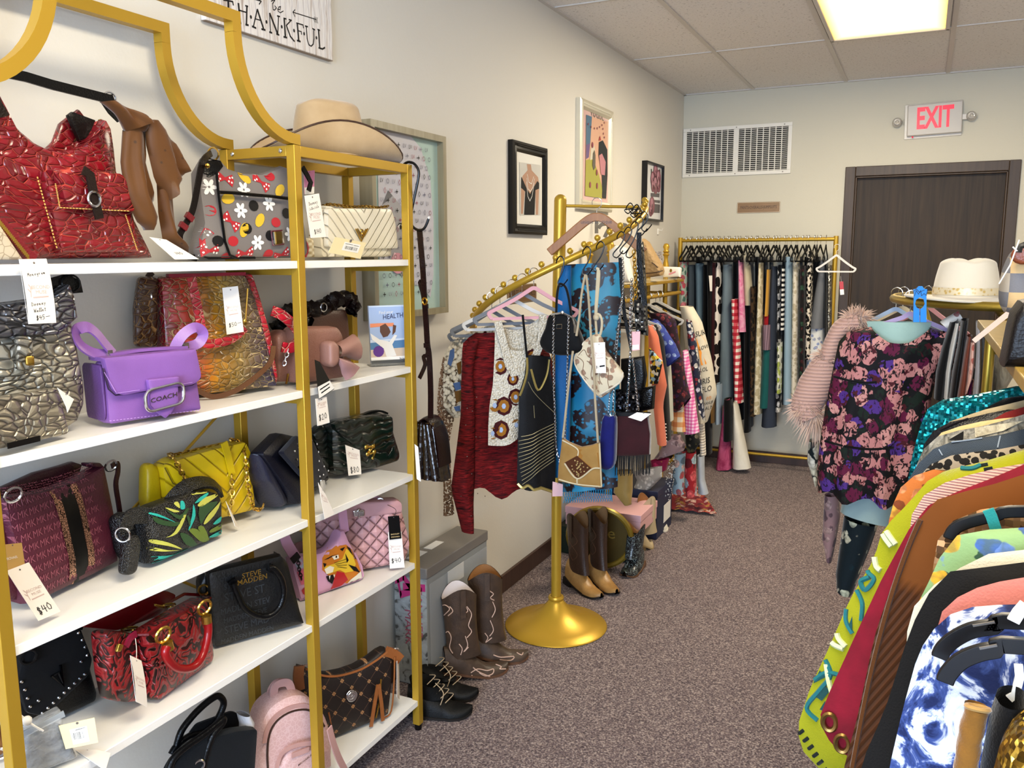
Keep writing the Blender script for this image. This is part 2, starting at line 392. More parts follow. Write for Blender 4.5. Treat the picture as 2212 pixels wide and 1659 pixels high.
HW={'$':[[(.5,.8),(.3,.95),(.1,.75),(.45,.45),(.45,.2),(.1,.12)],[(.22,1.08),(.2,-.05)],[(.36,1.08),(.34,-.05)]],'0':[[(.3,1),(.05,.6),(.1,.1),(.4,.05),(.55,.5),(.3,1)]],'1':[[(.2,1),(.18,0)]],'2':[[(.05,.8),(.3,1),(.45,.7),(.05,0),(.55,.05)]],'4':[[(.15,1),(.05,.45),(.55,.5)],[(.42,.95),(.38,0)]],'5':[[(.5,1),(.12,1),(.1,.55),(.4,.6),(.45,.2),(.05,0)]],'8':[[(.45,.85),(.2,1),(.1,.75),(.45,.3),(.25,0),(.05,.25),(.45,.85)]],'-':[[(.1,.5),(1.0,.6)]],'D':[[(.1,1),(.1,0),(.45,.2),(.5,.7),(.1,1)]],'o':[[(.25,.5),(.05,.25),(.25,0),(.42,.25),(.25,.5),(.5,.45)]],'n':[[(.05,.5),(.08,0),(.25,.5),(.4,0),(.5,.1)]],'e':[[(.05,.25),(.4,.3),(.22,.5),(.05,.2),(.25,0),(.5,.15)]],'y':[[(.05,.5),(.2,.1)],[(.45,.5),(.05,-.4)]],'C':[[(.5,.9),(.2,1),(.05,.4),(.2,0),(.5,.1)]],'l':[[(.1,0),(.3,1),(.15,.9),(.2,0),(.35,.1)]],'c':[[(.4,.45),(.1,.4),(.1,.05),(.45,.1)]],'t':[[(.2,.9),(.18,0),(.4,.05)],[(.02,.6),(.42,.62)]],'i':[[(.15,.5),(.15,0),(.3,.08)]],'b':[[(.1,1),(.1,0),(.4,.2),(.12,.45)]],'M':[[(.05,0),(.15,1),(.3,.4),(.5,1),(.6,0)]],'g':[[(.4,.45),(.08,.3),(.3,.05),(.42,.5),(.35,-.4),(.05,-.25)]],'r':[[(.05,.5),(.1,0),(.2,.45),(.42,.45)]],'a':[[(.4,.45),(.08,.25),(.3,.02),(.42,.48),(.48,.02)]],'m':[[(.03,.5),(.06,0),(.2,.5),(.26,0),(.42,.5),(.5,0)]],'W':[[(.0,1),(.15,0),(.3,.7),(.45,0),(.65,1)]],'7':[[(.05,.95),(.5,1),(.2,0)]],' ':[]}
def hand(st,w=.09):
 ls=[];x=0
 for ch in st:
  ls+=[[(a+x,b+.12*x)for a,b in p]for p in HW.get(ch,[])];x+=.7 if ch not in 'il1' else.42
 ls=[[(a-x/2,b-.5-.06*x)for a,b in p]for p in ls];return strokes(ls,w)
INK=plain('#16141a',.6);PINKINK=plain('#cdb0a6',.7)
def decal(mb,body,tris,T,eps=.0008,d=(0,1,0),start=-1.0,lim=.03):
 bv=body if isinstance(body,BVHTree)else body.bvh();d=V(d)
 P=[V(T(*p))for p in tris[0]];todo=[];out=[]
 for f in tris[1]:
  for i in range(1,len(f)-1):todo.append((P[f[0]],P[f[i]],P[f[i+1]]))
 while todo:
  a,b,c=todo.pop();L=[(b-a).length,(c-b).length,(a-c).length];k=L.index(max(L))
  if L[k]<lim or len(out)>20000:out.append((a,b,c));continue
  for _ in range(k):a,b,c=b,c,a
  m=(a+b)/2;todo+=[(a,m,c),(m,b,c)]
 cache={};vs=[];fs=[]
 for t in out:
  ids=[]
  for p in t:
   key=(round(p.x,6),round(p.y,6))
   if key not in cache:
    h=bv.ray_cast(V((p.x,start,p.y)),d)
    if h[0]is None:
     n=bv.find_nearest(V((p.x,-.03,p.y)))[0];q=V((p.x*.2+n.x*.8,n.y,p.y*.2+n.z*.8))
    else:q=h[0]
    cache[key]=len(vs);vs.append(q-d*eps)
   ids.append(cache[key])
  fs.append(tuple(ids))
 mb.add(vs,fs);return mb
def card3(c,rows,name,label,catg='price tag',group=None,mat=None,string=None,logo=True,t=.0009,bend=0,stringm=None):
 group=group or('price tags on the stock' if name=='price_tag' else None);c=[V(p)for p in c];base=(c[2]+c[3])/2;th=thing(name,label,catg,group,base)
 wdt=(c[1]-c[0]).length;hgt=(c[3]-c[0]).length;nrm=(c[2]-c[3]).cross(c[0]-c[3]).normalized()
 if nrm.dot(CAM-base)<0:nrm=-nrm
 P=lambda u,v,o=0:c[3].lerp(c[2],u).lerp(c[0].lerp(c[1],u),v)+nrm*(o+bend*4*v*(1-v))
 mb=MB();mb.grid(lambda u,v:P(u,v,t/2),2,8 if bend else 2);mb.grid(lambda u,v:P(u,v,-t/2),2,8 if bend else 2)
 mb.add([P(0,0,t/2),P(1,0,t/2),P(1,0,-t/2),P(0,0,-t/2),P(0,1,t/2),P(1,1,t/2),P(1,1,-t/2),P(0,1,-t/2)],[(0,1,2,3),(4,5,6,7),(1,2,6,5),(0,3,7,4)])
 part('card',mb,mat or CARD,th,world=True)
 rows=list(rows)
 if logo:rows+=[('t','SECOND',.56,logo+.045,.17,PINKINK),('t','MUSE',.56,logo-.03,.17,PINKINK),('s',[[(.18,logo-.1),(.2,logo+.05),(.14,logo+.09)],[(.2,logo+.02),(.27,logo+.07)],[(.19,logo-.03),(.1,logo+.02)],[(.25,logo-.11),(.8,logo-.1)]],0,0,.02,PINKINK)]
 by={}
 for kind,st,u,v,sz,m in rows:
  if kind=='t':vs,fs=text(st);q=[(u+a*sz,v+b*sz*wdt/hgt)for a,b in vs]
  elif kind=='h':vs,fs=hand(st);q=[(u+a*sz,v+b*sz*wdt/hgt)for a,b in vs]
  elif kind=='s':q,fs=strokes(st,sz)
  elif kind=='p':q,fs=poly2(st)
  by.setdefault(m.name,(m,MB()))[1].add([P(a,b,t/2+.0004)for a,b in q],fs)
 hole=MB().add([P(.5+.04*cos(a),.94+.04*wdt/hgt*sin(a),t/2+.0004)for a in[k*pi/4 for k in range(8)]],[tuple(range(8))]);part('punch_hole',hole,plain('#6b625c',.8),th,world=True)
 for m,b in by.values():part('lettering',b,m,th,world=True)
 if string:part('string',MB().tube(cat([P(.5,.94)]+[V(q)for q in string],5),.0008,5),stringm or plain('#d9d0c2',.8),th,world=True)
 return th
def bars(u0,u1,v0,v1,n=16,seed=1):
 r=random.Random(seed);out=[];x=u0
 for i in range(n):
  w=(u1-u0)/n*r.choice((.3,.5,.75));out.append(('p',[(x,v0),(x+w,v0),(x+w,v1),(x,v1)],0,0,0,INK));x+=(u1-u0)/n
 return out
class Frame:
 def __init__(s,bl,br,zs,depth=.06,push=0):
  A=at(2,zs,*bl);B=at(2,zs,*br);s.zmin=.0006;s.rz=atan2(B.y-A.y,B.x-A.x);s.w=(B-A).length;s.d=depth
  yh=V((-sin(s.rz),cos(s.rz),0));s.loc=(A+B)/2+yh*(depth/2+push);s.M=Matrix.Translation(s.loc)@Matrix.Rotation(s.rz,4,'Z');s.I=s.M.inverted()
 @classmethod
 def free(cls,loc,rz,depth=.06):
  s=cls.__new__(cls);s.rz=rz;s.loc=V(loc);s.d=depth;s.zmin=.0006 if 'SZ' in globals()and abs(loc[2]-SZ[0])<.003 else-9;s.M=Matrix.Translation(s.loc)@Matrix.Rotation(rz,4,'Z');s.I=s.M.inverted();return s
 def p3(s,px,py,y=None):
  y=-s.d/2 if y is None else y
  o=s.I@CAM;d=s.I.to_3x3()@ray(px,py);t=(y-o.y)/d.y;q=o+d*t
  if s.zmin>-1:q.z=max(q.z,s.zmin+.007)
  return q
 def p(s,px,py,y=None):q=s.p3(px,py,y);return(q.x,max(q.z,s.zmin))
 zmin=-9
 def P(s,pts,y=None):return[s.p(*q,y)for q in pts]
 def Z(s,k,*pts,y=None):return s.P(cz(k,*pts),y)
 def Z3(s,k,*pts,y=None):return[s.p3(*q,y)for q in cz(k,*pts)]
 def T(s,name,label,catg='handbag',group=None):return thing(name,label,catg,group,s.loc,s.rz)
 def w3(s,p):return s.M@V(p)
YB,ZC,XR,YF=6.35,2.675,2.95,-3.0
def wallmat(nm,c):
 n=NB(nm,.75,spec=.3);v=n.co();n.col(n.mix(n.ma('MULTIPLY',n.noise(v,1.5,3),.12),c,'#c8c0ae'));n.bump(n.noise(v,70,3),.12,.004);return n.m
WALL=wallmat('wall_paint','#ddd9d0');WALLB=wallmat('wall_paint_end','#d2ccb9')
n=NB('ceiling_tile',.95,spec=.1);v=n.co()
a=n.noise(n.co((1,2.2,1)),75,2,.6);n.col(n.ramp(a,[(.30,'#8f8780'),(.36,'#e6e1db'),(1,'#ece7e2')]));n.bump(a,.5,.004);TILE=n.m
n=NB('carpet_pile',1,spec=.05,sheen=.2);v=n.co()
a=n.noise(v,170,2,.4);b=n.noise(v,1.3,3);c=n.ramp(a,[(.33,'#3a2e2f'),(.45,'#6a5a5a'),(.55,'#84736f'),(.66,'#b9a9a0')])
n.col(n.mix(n.ma('MULTIPLY',b,.35),c,'#51444c'));n.bump(a,.9,.008);CARPET=n.m
def wood(nm,c,c2,rough=.5):
 n=NB(nm,rough);v=n.co((14,14,.7));n.col(n.ramp(n.noise(v,3,4,.6),[(.3,c),(.7,c2)]));return n.m
DOORM=wood('door_veneer','#2b1f15','#38291b',.65);TRIMM=wood('stained_trim','#3a2b1e','#4a3828',.5);BASEM=wood('baseboard_wood','#3b2820','#4a342a',.45)
struct('floor',MB().box((-.1,YF-.1,-.08),(XR+.1,YB+.1,0)),CARPET)
struct('ceiling',MB().box((-.1,YF-.1,ZC),(XR+.1,YB+.1,ZC+.08)),TILE)
struct('wall_left',MB().box((-.1,YF,0),(0,YB+.1,ZC)),WALL)
DX0,DX1,DZ=1.195,2.10,2.045
struct('wall_back',MB().box((0,YB,0),(DX0,YB+.1,ZC)).box((DX1,YB,0),(XR,YB+.1,ZC)).box((DX0,YB,DZ),(DX1,YB+.1,ZC)),WALLB)
struct('wall_right',MB().box((XR,YF,0),(XR+.1,YB+.1,ZC)),WALL)
WX0,WX1,WZ0,WZ1=.35,2.6,.45,2.35
struct('wall_front',MB().box((0,YF-.1,0),(WX0,YF,ZC)).box((WX1,YF-.1,0),(XR,YF,ZC)).box((WX0,YF-.1,0),(WX1,YF,WZ0)).box((WX0,YF-.1,WZ1),(WX1,YF,ZC)),WALL)
fr=MB()
for x in(WX0,(WX0+WX1)/2-.02,WX1-.04):fr.box((x,YF-.08,WZ0),(x+.04,YF-.02,WZ1))
for z in(WZ0,WZ1-.04):fr.box((WX0,YF-.08,z),(WX1,YF-.02,z+.04))
struct('window_1',fr,plain('#3a3733',.4,.6))
struct('baseboard_left',MB().box((0,YF,0),(.014,YB,.085)),BASEM,bev=.003)
struct('baseboard_back',MB().box((.014,YB-.014,0),(DX0-.07,YB,.085)).box((DX1+.07,YB-.014,0),(XR,YB,.085)),BASEM,bev=.003)
GRID=plain('#cfc8bf',.5);xs=[.494+.61*k for k in range(5)]
g=MB()
for x in xs:g.box((x-.012,YF,ZC-.006),(x+.012,YB,ZC))
for k in range(8):
 y=5.10-1.22*k
 if y>YF:g.box((0,y-.009,ZC-.005),(XR,y+.009,ZC))
g.box((0,YF,ZC-.008),(.02,YB,ZC));g.box((0,YB-.02,ZC-.008),(XR,YB,ZC))
struct('trim_1',g,GRID)
d=MB().box((DX0,YB+.03,.012),(DX1,YB+.075,DZ));dr=struct('door_1',d,DOORM)
MW['door_1']=Matrix.Translation(dr.location)
cs=MB();w=.065
for a in(0,1):
 x0,x1=(DX0-w,DX0)if a==0 else(DX1,DX1+w);cs.box((x0,YB-.016,0),(x1,YB,DZ+w))
cs.box((DX0,YB-.016,DZ),(DX1,YB,DZ+w))
for x in(DX0,DX1-.012):cs.box((x,YB-.006,0),(x+.012,YB+.05,DZ))
cs.box((DX0,YB-.006,DZ-.012),(DX1,YB+.05,DZ));struct('trim_2',cs,TRIMM,bev=.004)
part('door_handle',MB().tube([(DX0+.07,YB+.03,1.0),(DX0+.07,YB-.02,1.0)],.012,10).ball((DX0+.07,YB-.035,1.0),.028,14),BRASS,dr,world=True)
n=NB('lamp_lens',.5);x,y,z=n.sep(n.co())
tx=n.ma('MULTIPLY',n.ma('ABSOLUTE',n.ma('SUBTRACT',n.ma('ABSOLUTE',x),.1)),6);ty=n.ma('MULTIPLY',n.ma('SUBTRACT',n.ma('ABSOLUTE',y),.36),4.6);ee=n.ramp(n.ma('MAXIMUM',tx,ty),[(.3,'#fffaf0'),(.6,'#f2d48e'),(1,'#b08a34')])
n.col('#f5ead0');n.put(n.b.inputs['Emission Color'],ee);n.b.inputs['Emission Strength'].default_value=2.6;LENS=n.m
def troffer(x0,y0,label):
 t=thing('ceiling_light',label,'ceiling light','recessed ceiling troffers',(x0+.295,y0+.6,ZC))
 w,l=.285,.585;f=MB()
 for s in(-1,1):f.box((s*w-(.02 if s>0 else 0),-l,-.022),(s*w+(.02 if s<0 else 0),l,.0));f.box((-w,s*l-(.02 if s>0 else 0),-.022),(w,s*l+(.02 if s<0 else 0),0))
 part('frame',f,GRID,t,bev=.003);part('diffuser',MB().box((-w+.02,-l+.02,-.014),(w-.02,l-.02,-.004)),LENS,t)
 return t
troffer(1.115,3.89,'glowing rectangular ceiling light above the exit door end of the shop')
troffer(1.115,0.23,'unseen rectangular ceiling light added above the middle of the shop')  # extra troffer out of view, added to light the left side
troffer(1.115,-2.2,'unseen rectangular ceiling light added above the shop window')  # second added troffer, out of view, there for its light
def text_on(mb,st,sx,sz,T,bold=0,shear=0):
 vs,fs=text(st,bold,shear);mb.add([T(a*sx,b*sz)for a,b in vs],fs);return mb
vt=thing('wall_vent','white louvred return air vent high on the end wall','vent',None,(.387,YB,2.085))
W2,H2=.383,.348;f=MB();b=.026
f.box((-W2,-.012,0),(W2,0,b));f.box((-W2,-.012,H2-b),(W2,0,H2));f.box((-W2,-.012,b),(-W2+b,0,H2-b));f.box((W2-b,-.012,b),(W2,0,H2-b))
VW=plain('#e9e4d8',.45);part('frame',f,VW,vt,bev=.002)
part('backing',MB().box((-W2+b,-.003,b),(W2-b,-.0005,H2-b)),plain('#131010',.8),vt)
f=MB();f.box((-.018,-.0095,b),(.018,-.0035,H2-b))
for s in(-1,1):
 for i in range(1,8):x=s*(.018+(W2-b-.018)*i/8);f.box((x-.003,-.0095,b),(x+.003,-.005,H2-b))
for i in range(22):
 z=b+(H2-2*b)*(i+.5)/22;f.add([(-W2+b,-.010,z-.0028),(W2-b,-.010,z-.0028),(W2-b,-.008,z+.0016),(-W2+b,-.008,z+.0016),(-W2+b,-.009,z-.0036),(W2-b,-.009,z-.0036),(W2-b,-.007,z+.0006),(-W2+b,-.007,z+.0006)],[(0,1,2,3),(4,7,6,5),(0,4,5,1)])
part('louvres',f,VW,vt)
sc=MB()
for x in(-.33,0,.33):
 for z in(b/2,H2-b/2):sc.ball((x,-.012,z),.0045,8,(1,.5,1))
part('screws',sc,plain('#8d877b',.4,.6),vt)
ex=thing('exit_sign','illuminated white sign with red EXIT letters above the door','exit sign',None,(1.652,YB,2.278))
ex.rotation_euler=(0,radians(-1.5),0);MW[ex.name]=Matrix.Translation((1.652,YB,2.278))@Matrix.Rotation(radians(-1.5),4,'Y')
part('back_plate',MB().box((-.172,-.008,-.004),(.166,0,.218)),plain('#cfc8bc',.3),ex,bev=.003)
part('housing',MB().box((-.155,-.045,.012),(.165,-.008,.208)),plain('#c4bdb3',.4),ex,bev=.006)
n=NB('exit_red',.4);n.col('#a0061c');n.put(n.b.inputs['Emission Color'],lin('#ff0a3a'));n.b.inputs['Emission Strength'].default_value=.55;RED=n.m
part('letters',text_on(MB(),'EXIT',.105,.185,lambda a,b:(a+.006,-.0458,b+.112),.03),RED,ex)
part('status_light',MB().ball((-.12,-.03,.006),.005,8),RED,ex)
for s in(-1,1):
 l=part('lamp_arm',MB().box((s*.165-.012,-.035,.09),(s*.165+.026*s+.012,-.015,.125)),plain('#d8d2c8',.3),ex,bev=.003)
 lp=MB().ball((s*.215,-.03,.108),.031,16);part('lamp_head',lp,plain('#b6b0a6',.12,.1,coat=1),ex)
 part('bulb',MB().ring((s*.215,-.057,.108),.017,.004,n=14).ball((s*.215,-.058,.108),.009,8),plain('#f1efe8',.1,.6),ex)
def plaque(name,label,loc,rz,w,h,st,ts,tint='#9a7350'):
 t=thing(name,label,'sign',None,loc,rz);n=NB('brushed_bronze',.35,.5);vv=n.co((2,2,40));n.col(n.mix(n.noise(vv,6,3),tint,'#6f5a3c'))
 part('plate',MB().prism(rr([(-w/2,0),(w/2,0),(w/2,h),(-w/2,h)],h*.12),-.004,0),n.m,t)
 b=MB();q=rr([(-w/2+.003,.003),(w/2-.003,.003),(w/2-.003,h-.003),(-w/2+.003,h-.003)],h*.12);b.tube([(p.x,-.0045,p.y)for p in q],.0012,4,closed=True);part('border',b,plain('#d6c3a0',.3,.7),t)
 part('lettering',text_on(MB(),st,ts[0],ts[1],lambda a,b:(a,-.0046,b+h/2)),plain('#3a291c',.6),t);return t
plaque('wall_sign','bronze plaque reading PANTS-OVERALLS-JUMPSUITS on the end wall',(.56,YB,1.818),0,.30,.077,'PANTS-OVERALLS-JUMPSUITS',(.0195,.03))
plaque('wall_sign','bronze plaque reading SHIRTS & KIMONOS on the left wall',(.0,3.546,1.312),pi/2,.31,.083,'SHIRTS & KIMONOS',(.032,.045))
def picture(label,y0,y1,z0,z1,dep,fw,fm,prof='flat',inner='#eceae2',side=None):
 ym=(y0+y1)/2;F=Frame.free((0,ym,z0),pi/2,2*(dep*.55));t=F.T('framed_picture',label,'picture',None);w,h=y1-y0,z1-z0
 f=MB();q=[(-w/2,0),(w/2,0),(w/2,h),(-w/2,h)]
 pr={'flat':[(0,0),(0,dep),(fw,dep),(fw,dep*.5)],'curve':[(0,0),(0,dep*.8),(fw*.25,dep),(fw*.5,dep*.85),(fw*.75,dep*.95),(fw,dep*.5)]}[prof]
 vs=[]
 for i,(x,z)in enumerate(q):
  sx=1 if x<0 else-1;sz=1 if z==0 else-1
  vs+=[(x+sx*a,-b,z+sz*a)for a,b in pr]
 k=len(pr);f.add(vs,[(i*k+j,i*k+j+1,((i+1)%4)*k+j+1,((i+1)%4)*k+j)for i in range(4)for j in range(k-1)])
 part('frame',f,fm,t,smooth=20)
 part('mat_board',MB().box((-w/2+fw*.5,-dep*.5,fw*.5),(w/2-fw*.5,-.002,h-fw*.5)),plain(inner,.25,coat=.4),t)
 return F,t
def art(F,t,layers):
 for i,(c,polys)in enumerate(layers):
  mb=MB()
  for pts in polys:
   vs,fs=pts if isinstance(pts,tuple)and len(pts)==2 and isinstance(pts[1],list)and pts[1]and isinstance(pts[1][0],tuple)and len(pts[1][0])>2 else poly2(pts)
   mb.add([(a,-F.d/2-.0004*(i+1),b)for a,b in vs],fs)
  part('print',mb,plain(c,.3),t)
def beads(mb_r,fr,w,h):
 m=MB()
 for s in(-1,1):
  for i in range(int(h/.011)):z=fr+.004+(h-2*fr-.008)*i/int(h/.011);m.ball((s*(w/2-fr*.42),-mb_r,z),.0062,6,(.8,.8,1.25))
 for zz in(fr*.42,h-fr*.42):
  for i in range(int(w/.011)):x=-w/2+fr+.004+(w-2*fr-.008)*i/int(w/.011);m.ball((x,-mb_r,zz),.0062,6,(1.25,.8,.8))
 return m
BLKF=plain('#191512',.35);F,t=picture('black rope-edged frame holding a print of a headless bust in pearls and black dress',3.405,3.785,1.62,2.02,.028,.045,BLKF,'curve')
part('rope_edge',beads(.024,.045,.38,.40),BLKF,t)
Zp=lambda*p:F.Z(17,*p)
art(F,t,[('#c9c7c0',[Zp((205,830),(425,862),(425,1388),(210,1388))]),('#b48c74',[Zp((282,850),(325,855),(332,915),(400,990),(412,1060),(400,1385),(376,1385),(372,1120),(330,1230),(290,1220),(262,1120),(240,1375),(220,1375),(222,1030),(238,975),(290,915))]),('#1b1b1f',[Zp((222,985),(232,1000),(282,1115),(316,1165),(350,1100),(392,1030),(410,1050),(410,1110),(372,1125),(362,1385),(252,1385),(264,1140),(220,1100))]),('#e8e6e0',[strokes([F.Z(17,*c)],.0035)for c in([(285,960),(300,1040),(330,1060),(352,985)],[(280,1000),(292,1110),(318,1140),(340,1100),(362,1005)],[(276,1040),(290,1190),(312,1240),(335,1190),(358,1050)])])])
SILV=plain('#d9d3bf',.3,.35);F,t=picture('white and gold beaded frame holding a vintage fashion magazine cover of a dancing couple',4.20,4.715,1.765,2.32,.03,.05,SILV,'curve','#d9b3ae')
part('rope_edge',beads(.026,.05,.515,.555),plain('#e9e4d2',.3,.3),t)
art(F,t,[('#d7a88c',[Zp((908,330),(1138,408),(1120,1222),(895,1185))]),('#4a6b86',[Zp((908,330),(968,352),(950,640),(905,660))]),('#6b5480',[Zp((905,650),(950,630),(935,780),(903,800))]),('#a4a03e',[Zp((940,800),(975,700),(1000,720),(1002,860),(1040,960),(1075,1100),(1070,1215),(895,1185),(902,810))]),('#cfc8b4',[Zp((955,690),(985,640),(1000,700),(975,800),(945,810))]),('#23282a',[Zp((1040,620),(1080,600),(1128,700),(1130,960),(1115,1215),(1075,1210),(1070,960),(1035,760))]),('#c07f86',[Zp((1040,760),(1070,740),(1110,830),(1100,970),(1060,960))]),('#5d574a',[Zp((975,740),(990,700),(1002,760),(1000,890),(980,915),(968,860))]),('#a8362f',[Zp((1035,605),(1048,550),(1060,600))]),('#8a3b4a',[disc2(*F.Z(17,(x,y))[0],.012,.016)for x,y in((945,1070),(1018,1080),(970,650),(1015,940))]+[disc2(*F.Z(17,(x,y))[0],.006)for x,y in((925,430),(955,460),(990,475),(1020,475),(1045,460),(1070,440),(1095,415),(1080,480),(1085,530),(1095,570))])])
mb=MB();q=F.Z(17,(1025,320))[0];text_on(mb,'VOGUE',.062,.085,lambda a,b:(a+q[0],-F.d/2-.0008,b+q[1]),-.002);part('lettering',mb,plain('#7c7461',.5),t)
F,t=picture('black box frame with print of roses above striped books, nearest the room corner',5.35,5.75,1.745,2.115,.035,.012,BLKF,'flat','#e9e8ea')
rs=[(1640,930,.05),(1610,1010,.05),(1670,1000,.055),(1640,1070,.06),(1612,1080,.04),(1672,1080,.045),(1602,1290,.06),(1590,1340,.04)]
art(F,t,[('#3c4a40',[Zp((1590,905),(1600,900),(1610,990),(1595,985)),Zp((1680,905),(1690,905),(1690,980),(1672,975))]),('#4b4247',[Zp((1590,1155),(1680,1160),(1678,1200),(1590,1192)),Zp((1612,1225),(1685,1235),(1684,1262),(1612,1252)),Zp((1630,1270),(1685,1278),(1682,1365),(1622,1362))]),('#7f3b4c',[disc2(*F.Z(17,(x,y))[0],r,r)for x,y,r in rs]),('#b8798a',[disc2(F.Z(17,(x,y))[0][0]-r*.2,F.Z(17,(x,y))[0][1]+r*.25,r*.55)for x,y,r in rs]),('#5e2435',[disc2(F.Z(17,(x,y))[0][0],F.Z(17,(x,y))[0][1],r*.22)for x,y,r in rs])])
CHAMP=wood('champagne_frame','#a79d84','#8f866c',.3);F,t=picture('large silver frame with pale print of a hooded woman blowing a pink bubble',2.31,2.785,1.315,1.955,.05,.022,CHAMP,'flat','#b3cfc9')
Zq=lambda*p:F.Z(19,*p)
art(F,t,[('#c9c8d2',[Zq((205,150),(480,205),(560,300),(640,560),(665,900),(665,1330),(640,1520),(560,1420),(470,1420),(440,1250),(225,1240))]),('#a9a8ac',[Zq((240,770),(300,650),(340,700),(440,820),(470,1000),(470,1330),(400,1340),(330,1240),(250,1100))]),('#6d6c70',[Zq((245,765),(292,645),(330,690),(290,730))]),('#e9e9ec',[Zq((365,945),(385,920),(420,935),(400,965))]),('#26242a',[disc2(*F.Z(19,(395,945))[0],.008),Zq((362,940),(382,912),(425,915),(425,925),(385,922))]),('#d99aa9',[disc2(*F.Z(19,(370,1240))[0],.042,.036)]),('#ecc3cc',[disc2(*F.Z(19,(345,1190))[0],.010,.016)])])
rn=random.Random(4);cols=['#5a5a78','#a04a5e','#2c2c30','#8a8a9a'];syms=[MB()for _ in cols];w0=F.Z(19,(210,200),(650,1500))
for j in range(17):
 for i in range(9):
  x=w0[0][0]+(w0[1][0]-w0[0][0])*(i+.5*(j%2)+.3)/9;z=w0[1][1]+(w0[0][1]-w0[1][1])*(j+.5)/17;k=rn.randrange(4);r=.009;y=-F.d/2-.0042;m=syms[rn.randrange(4)]
  if abs(x)>.2:continue
  if k==0:text_on(m,'LV',.018,.02,lambda a,b:(x+a,y,z+b))
  elif k==1:vs,fs=strokes([[(x-r*.7,z),(x+r*.7,z)],[(x,z-r*.7),(x,z+r*.7)]],.003);m.add([(a,y,b)for a,b in vs],fs)
  elif k==2:vs,fs=strokes([disc2(x,z,r*.8,n=10)+[(x+r*.8,z)]],.0018);m.add([(a,y,b)for a,b in vs],fs)
  else:vs,fs=strokes([[(x-r*.7,z),(x,z+r),(x+r*.7,z),(x,z-r),(x-r*.7,z)]],.0018);m.add([(a,y,b)for a,b in vs],fs)
for m,c in zip(syms,cols):part('print',m,plain(c,.4),t)
n=NB('whitewashed_wood',.7);x,y,z=n.sep(n.co((1,1,.12)));vv=n.co((30,30,3));a=n.noise(vv,3,5,.5);w2=n.nd('TexWave',{'Vector':n.co(),'Scale':13,'Distortion':3,'Detail':3},bands_direction='X').outputs['Fac']
c=n.mix(n.ramp(a,[(.3,'#ffffff'),(.5,'#000000')]),'#e8e3df','#b8a89a');n.col(n.mix(n.ramp(w2,[(.0,'#9a9a9a'),(.12,'#000000')]),c,'#8a8088'));n.bump(a,.3,.003);SIGNM=n.m
F=Frame.free((0,1.918,2.105),pi/2,.036);t=F.T('wooden_sign','whitewashed wooden board lettered be THANKFUL with arrows, high on the wall','sign')
part('board',MB().box((-.253,-.018,0),(.253,-.001,.20)),SIGNM,t,bev=.002);part('edge',MB().box((-.2535,-.0172,-.0006),(.2535,-.0015,-.0002)),plain('#9c8a78',.7),t)
def ser(px,w=.006,k=22):return strokes([F.Z(k,*px)],w)
L=[(445,10,455,300),]
ln=MB()
def st(pts,w):vs,fs=ser(pts,w);ln.add([(a,-.0186,b)for a,b in vs],fs)
for pts,w in[([(375,0),(440,10),(515,25),(525,75)],.004),([(447,12),(455,290)],.0062),([(435,292),(472,300)],.005),([(605,60),(632,340)],.0062),([(612,352),(642,356)],.005),([(735,100),(728,370)],.0055),([(720,382),(755,388)],.005),([(715,90),(748,98)],.004),([(618,158),(735,195)],.0035),([(893,150),(838,400)],.0038),([(820,408),(872,432)],.005),([(898,152),(990,440)],.0062),([(965,450),(1015,462)],.005),([(865,290),(945,315)],.003),([(1085,210),(1100,480)],.0032),([(1085,495),(1118,506)],.005),([(1090,212),(1208,520)],.0062),([(1222,250),(1212,520)],.0038),([(1195,525),(1228,538)],.005),([(1205,246),(1240,255)],.004),([(1310,290),(1328,560)],.0062),([(1305,568),(1348,580)],.005),([(1305,283),(1340,292)],.004),([(1420,310),(1345,390)],.0034),([(1345,395),(1405,560),(1465,635)],.005),([(1385,303),(1422,315)],.004),([(1510,360),(1535,620)],.006),([(1512,625),(1558,640)],.005),([(1500,355),(1600,385),(1608,430)],.0035),([(1530,475),(1575,490),(1578,530)],.003),([(1650,405),(1665,600),(1690,690),(1725,712),(1758,680),(1768,600),(1765,455)],.0038),([(1635,402),(1672,412)],.004),([(1748,442),(1782,460)],.004),([(1840,460),(1858,735)],.0058),([(1845,738),(1900,755),(1935,735)],.005),([(1828,455),(1858,468)],.004),([(1110,20),(1140,0),(1165,5),(1130,60),(1140,150),(1165,155),(1190,120),(1165,90)],.0026),([(1205,140),(1245,150),(1255,100),(1225,110),(1215,170),(1250,198),(1295,170)],.0024),([(1450,190),(1800,300)],.0026),([(1475,150),(1445,188),(1475,255)],.0026)]+[([(1775+i*22,260+i*6),(1768+i*22,300+i*6),(1785+i*22,345+i*6)],.0018)for i in range(3)]+[([(930,5),(955,20),(925,65)],.003),([(700,-60),(950,18)],.003)]:st(pts,w)
for x,y in((797,262),(1037,338),(1272,413),(1462,472),(1617,520),(1806,582)):
 q=F.Z(22,(x,y))[0];vs,fs=poly2(disc2(q[0],q[1],.0038,.0048));ln.add([(a,-.0186,b)for a,b in vs],fs)
part('lettering',ln,plain('#17141a',.6),t)
hk=thing('wall_hook','small white adhesive hook on the left wall near the corner','hook',None,(0,5.74,1.66));part('pad',MB().box((0,-.014,0),(.008,.014,.04)),WHITE,hk,bev=.002);part('prong',MB().tube([(.006,0,.03),(.03,.0,.028),(.036,0,.04)],.003,6),WHITE,hk)
SZ=[1.516,1.194,.858,.571,.106]
Y0,Y1,Y2,XF,XK,PS=.868,1.683,2.186,.258,.045,.0125
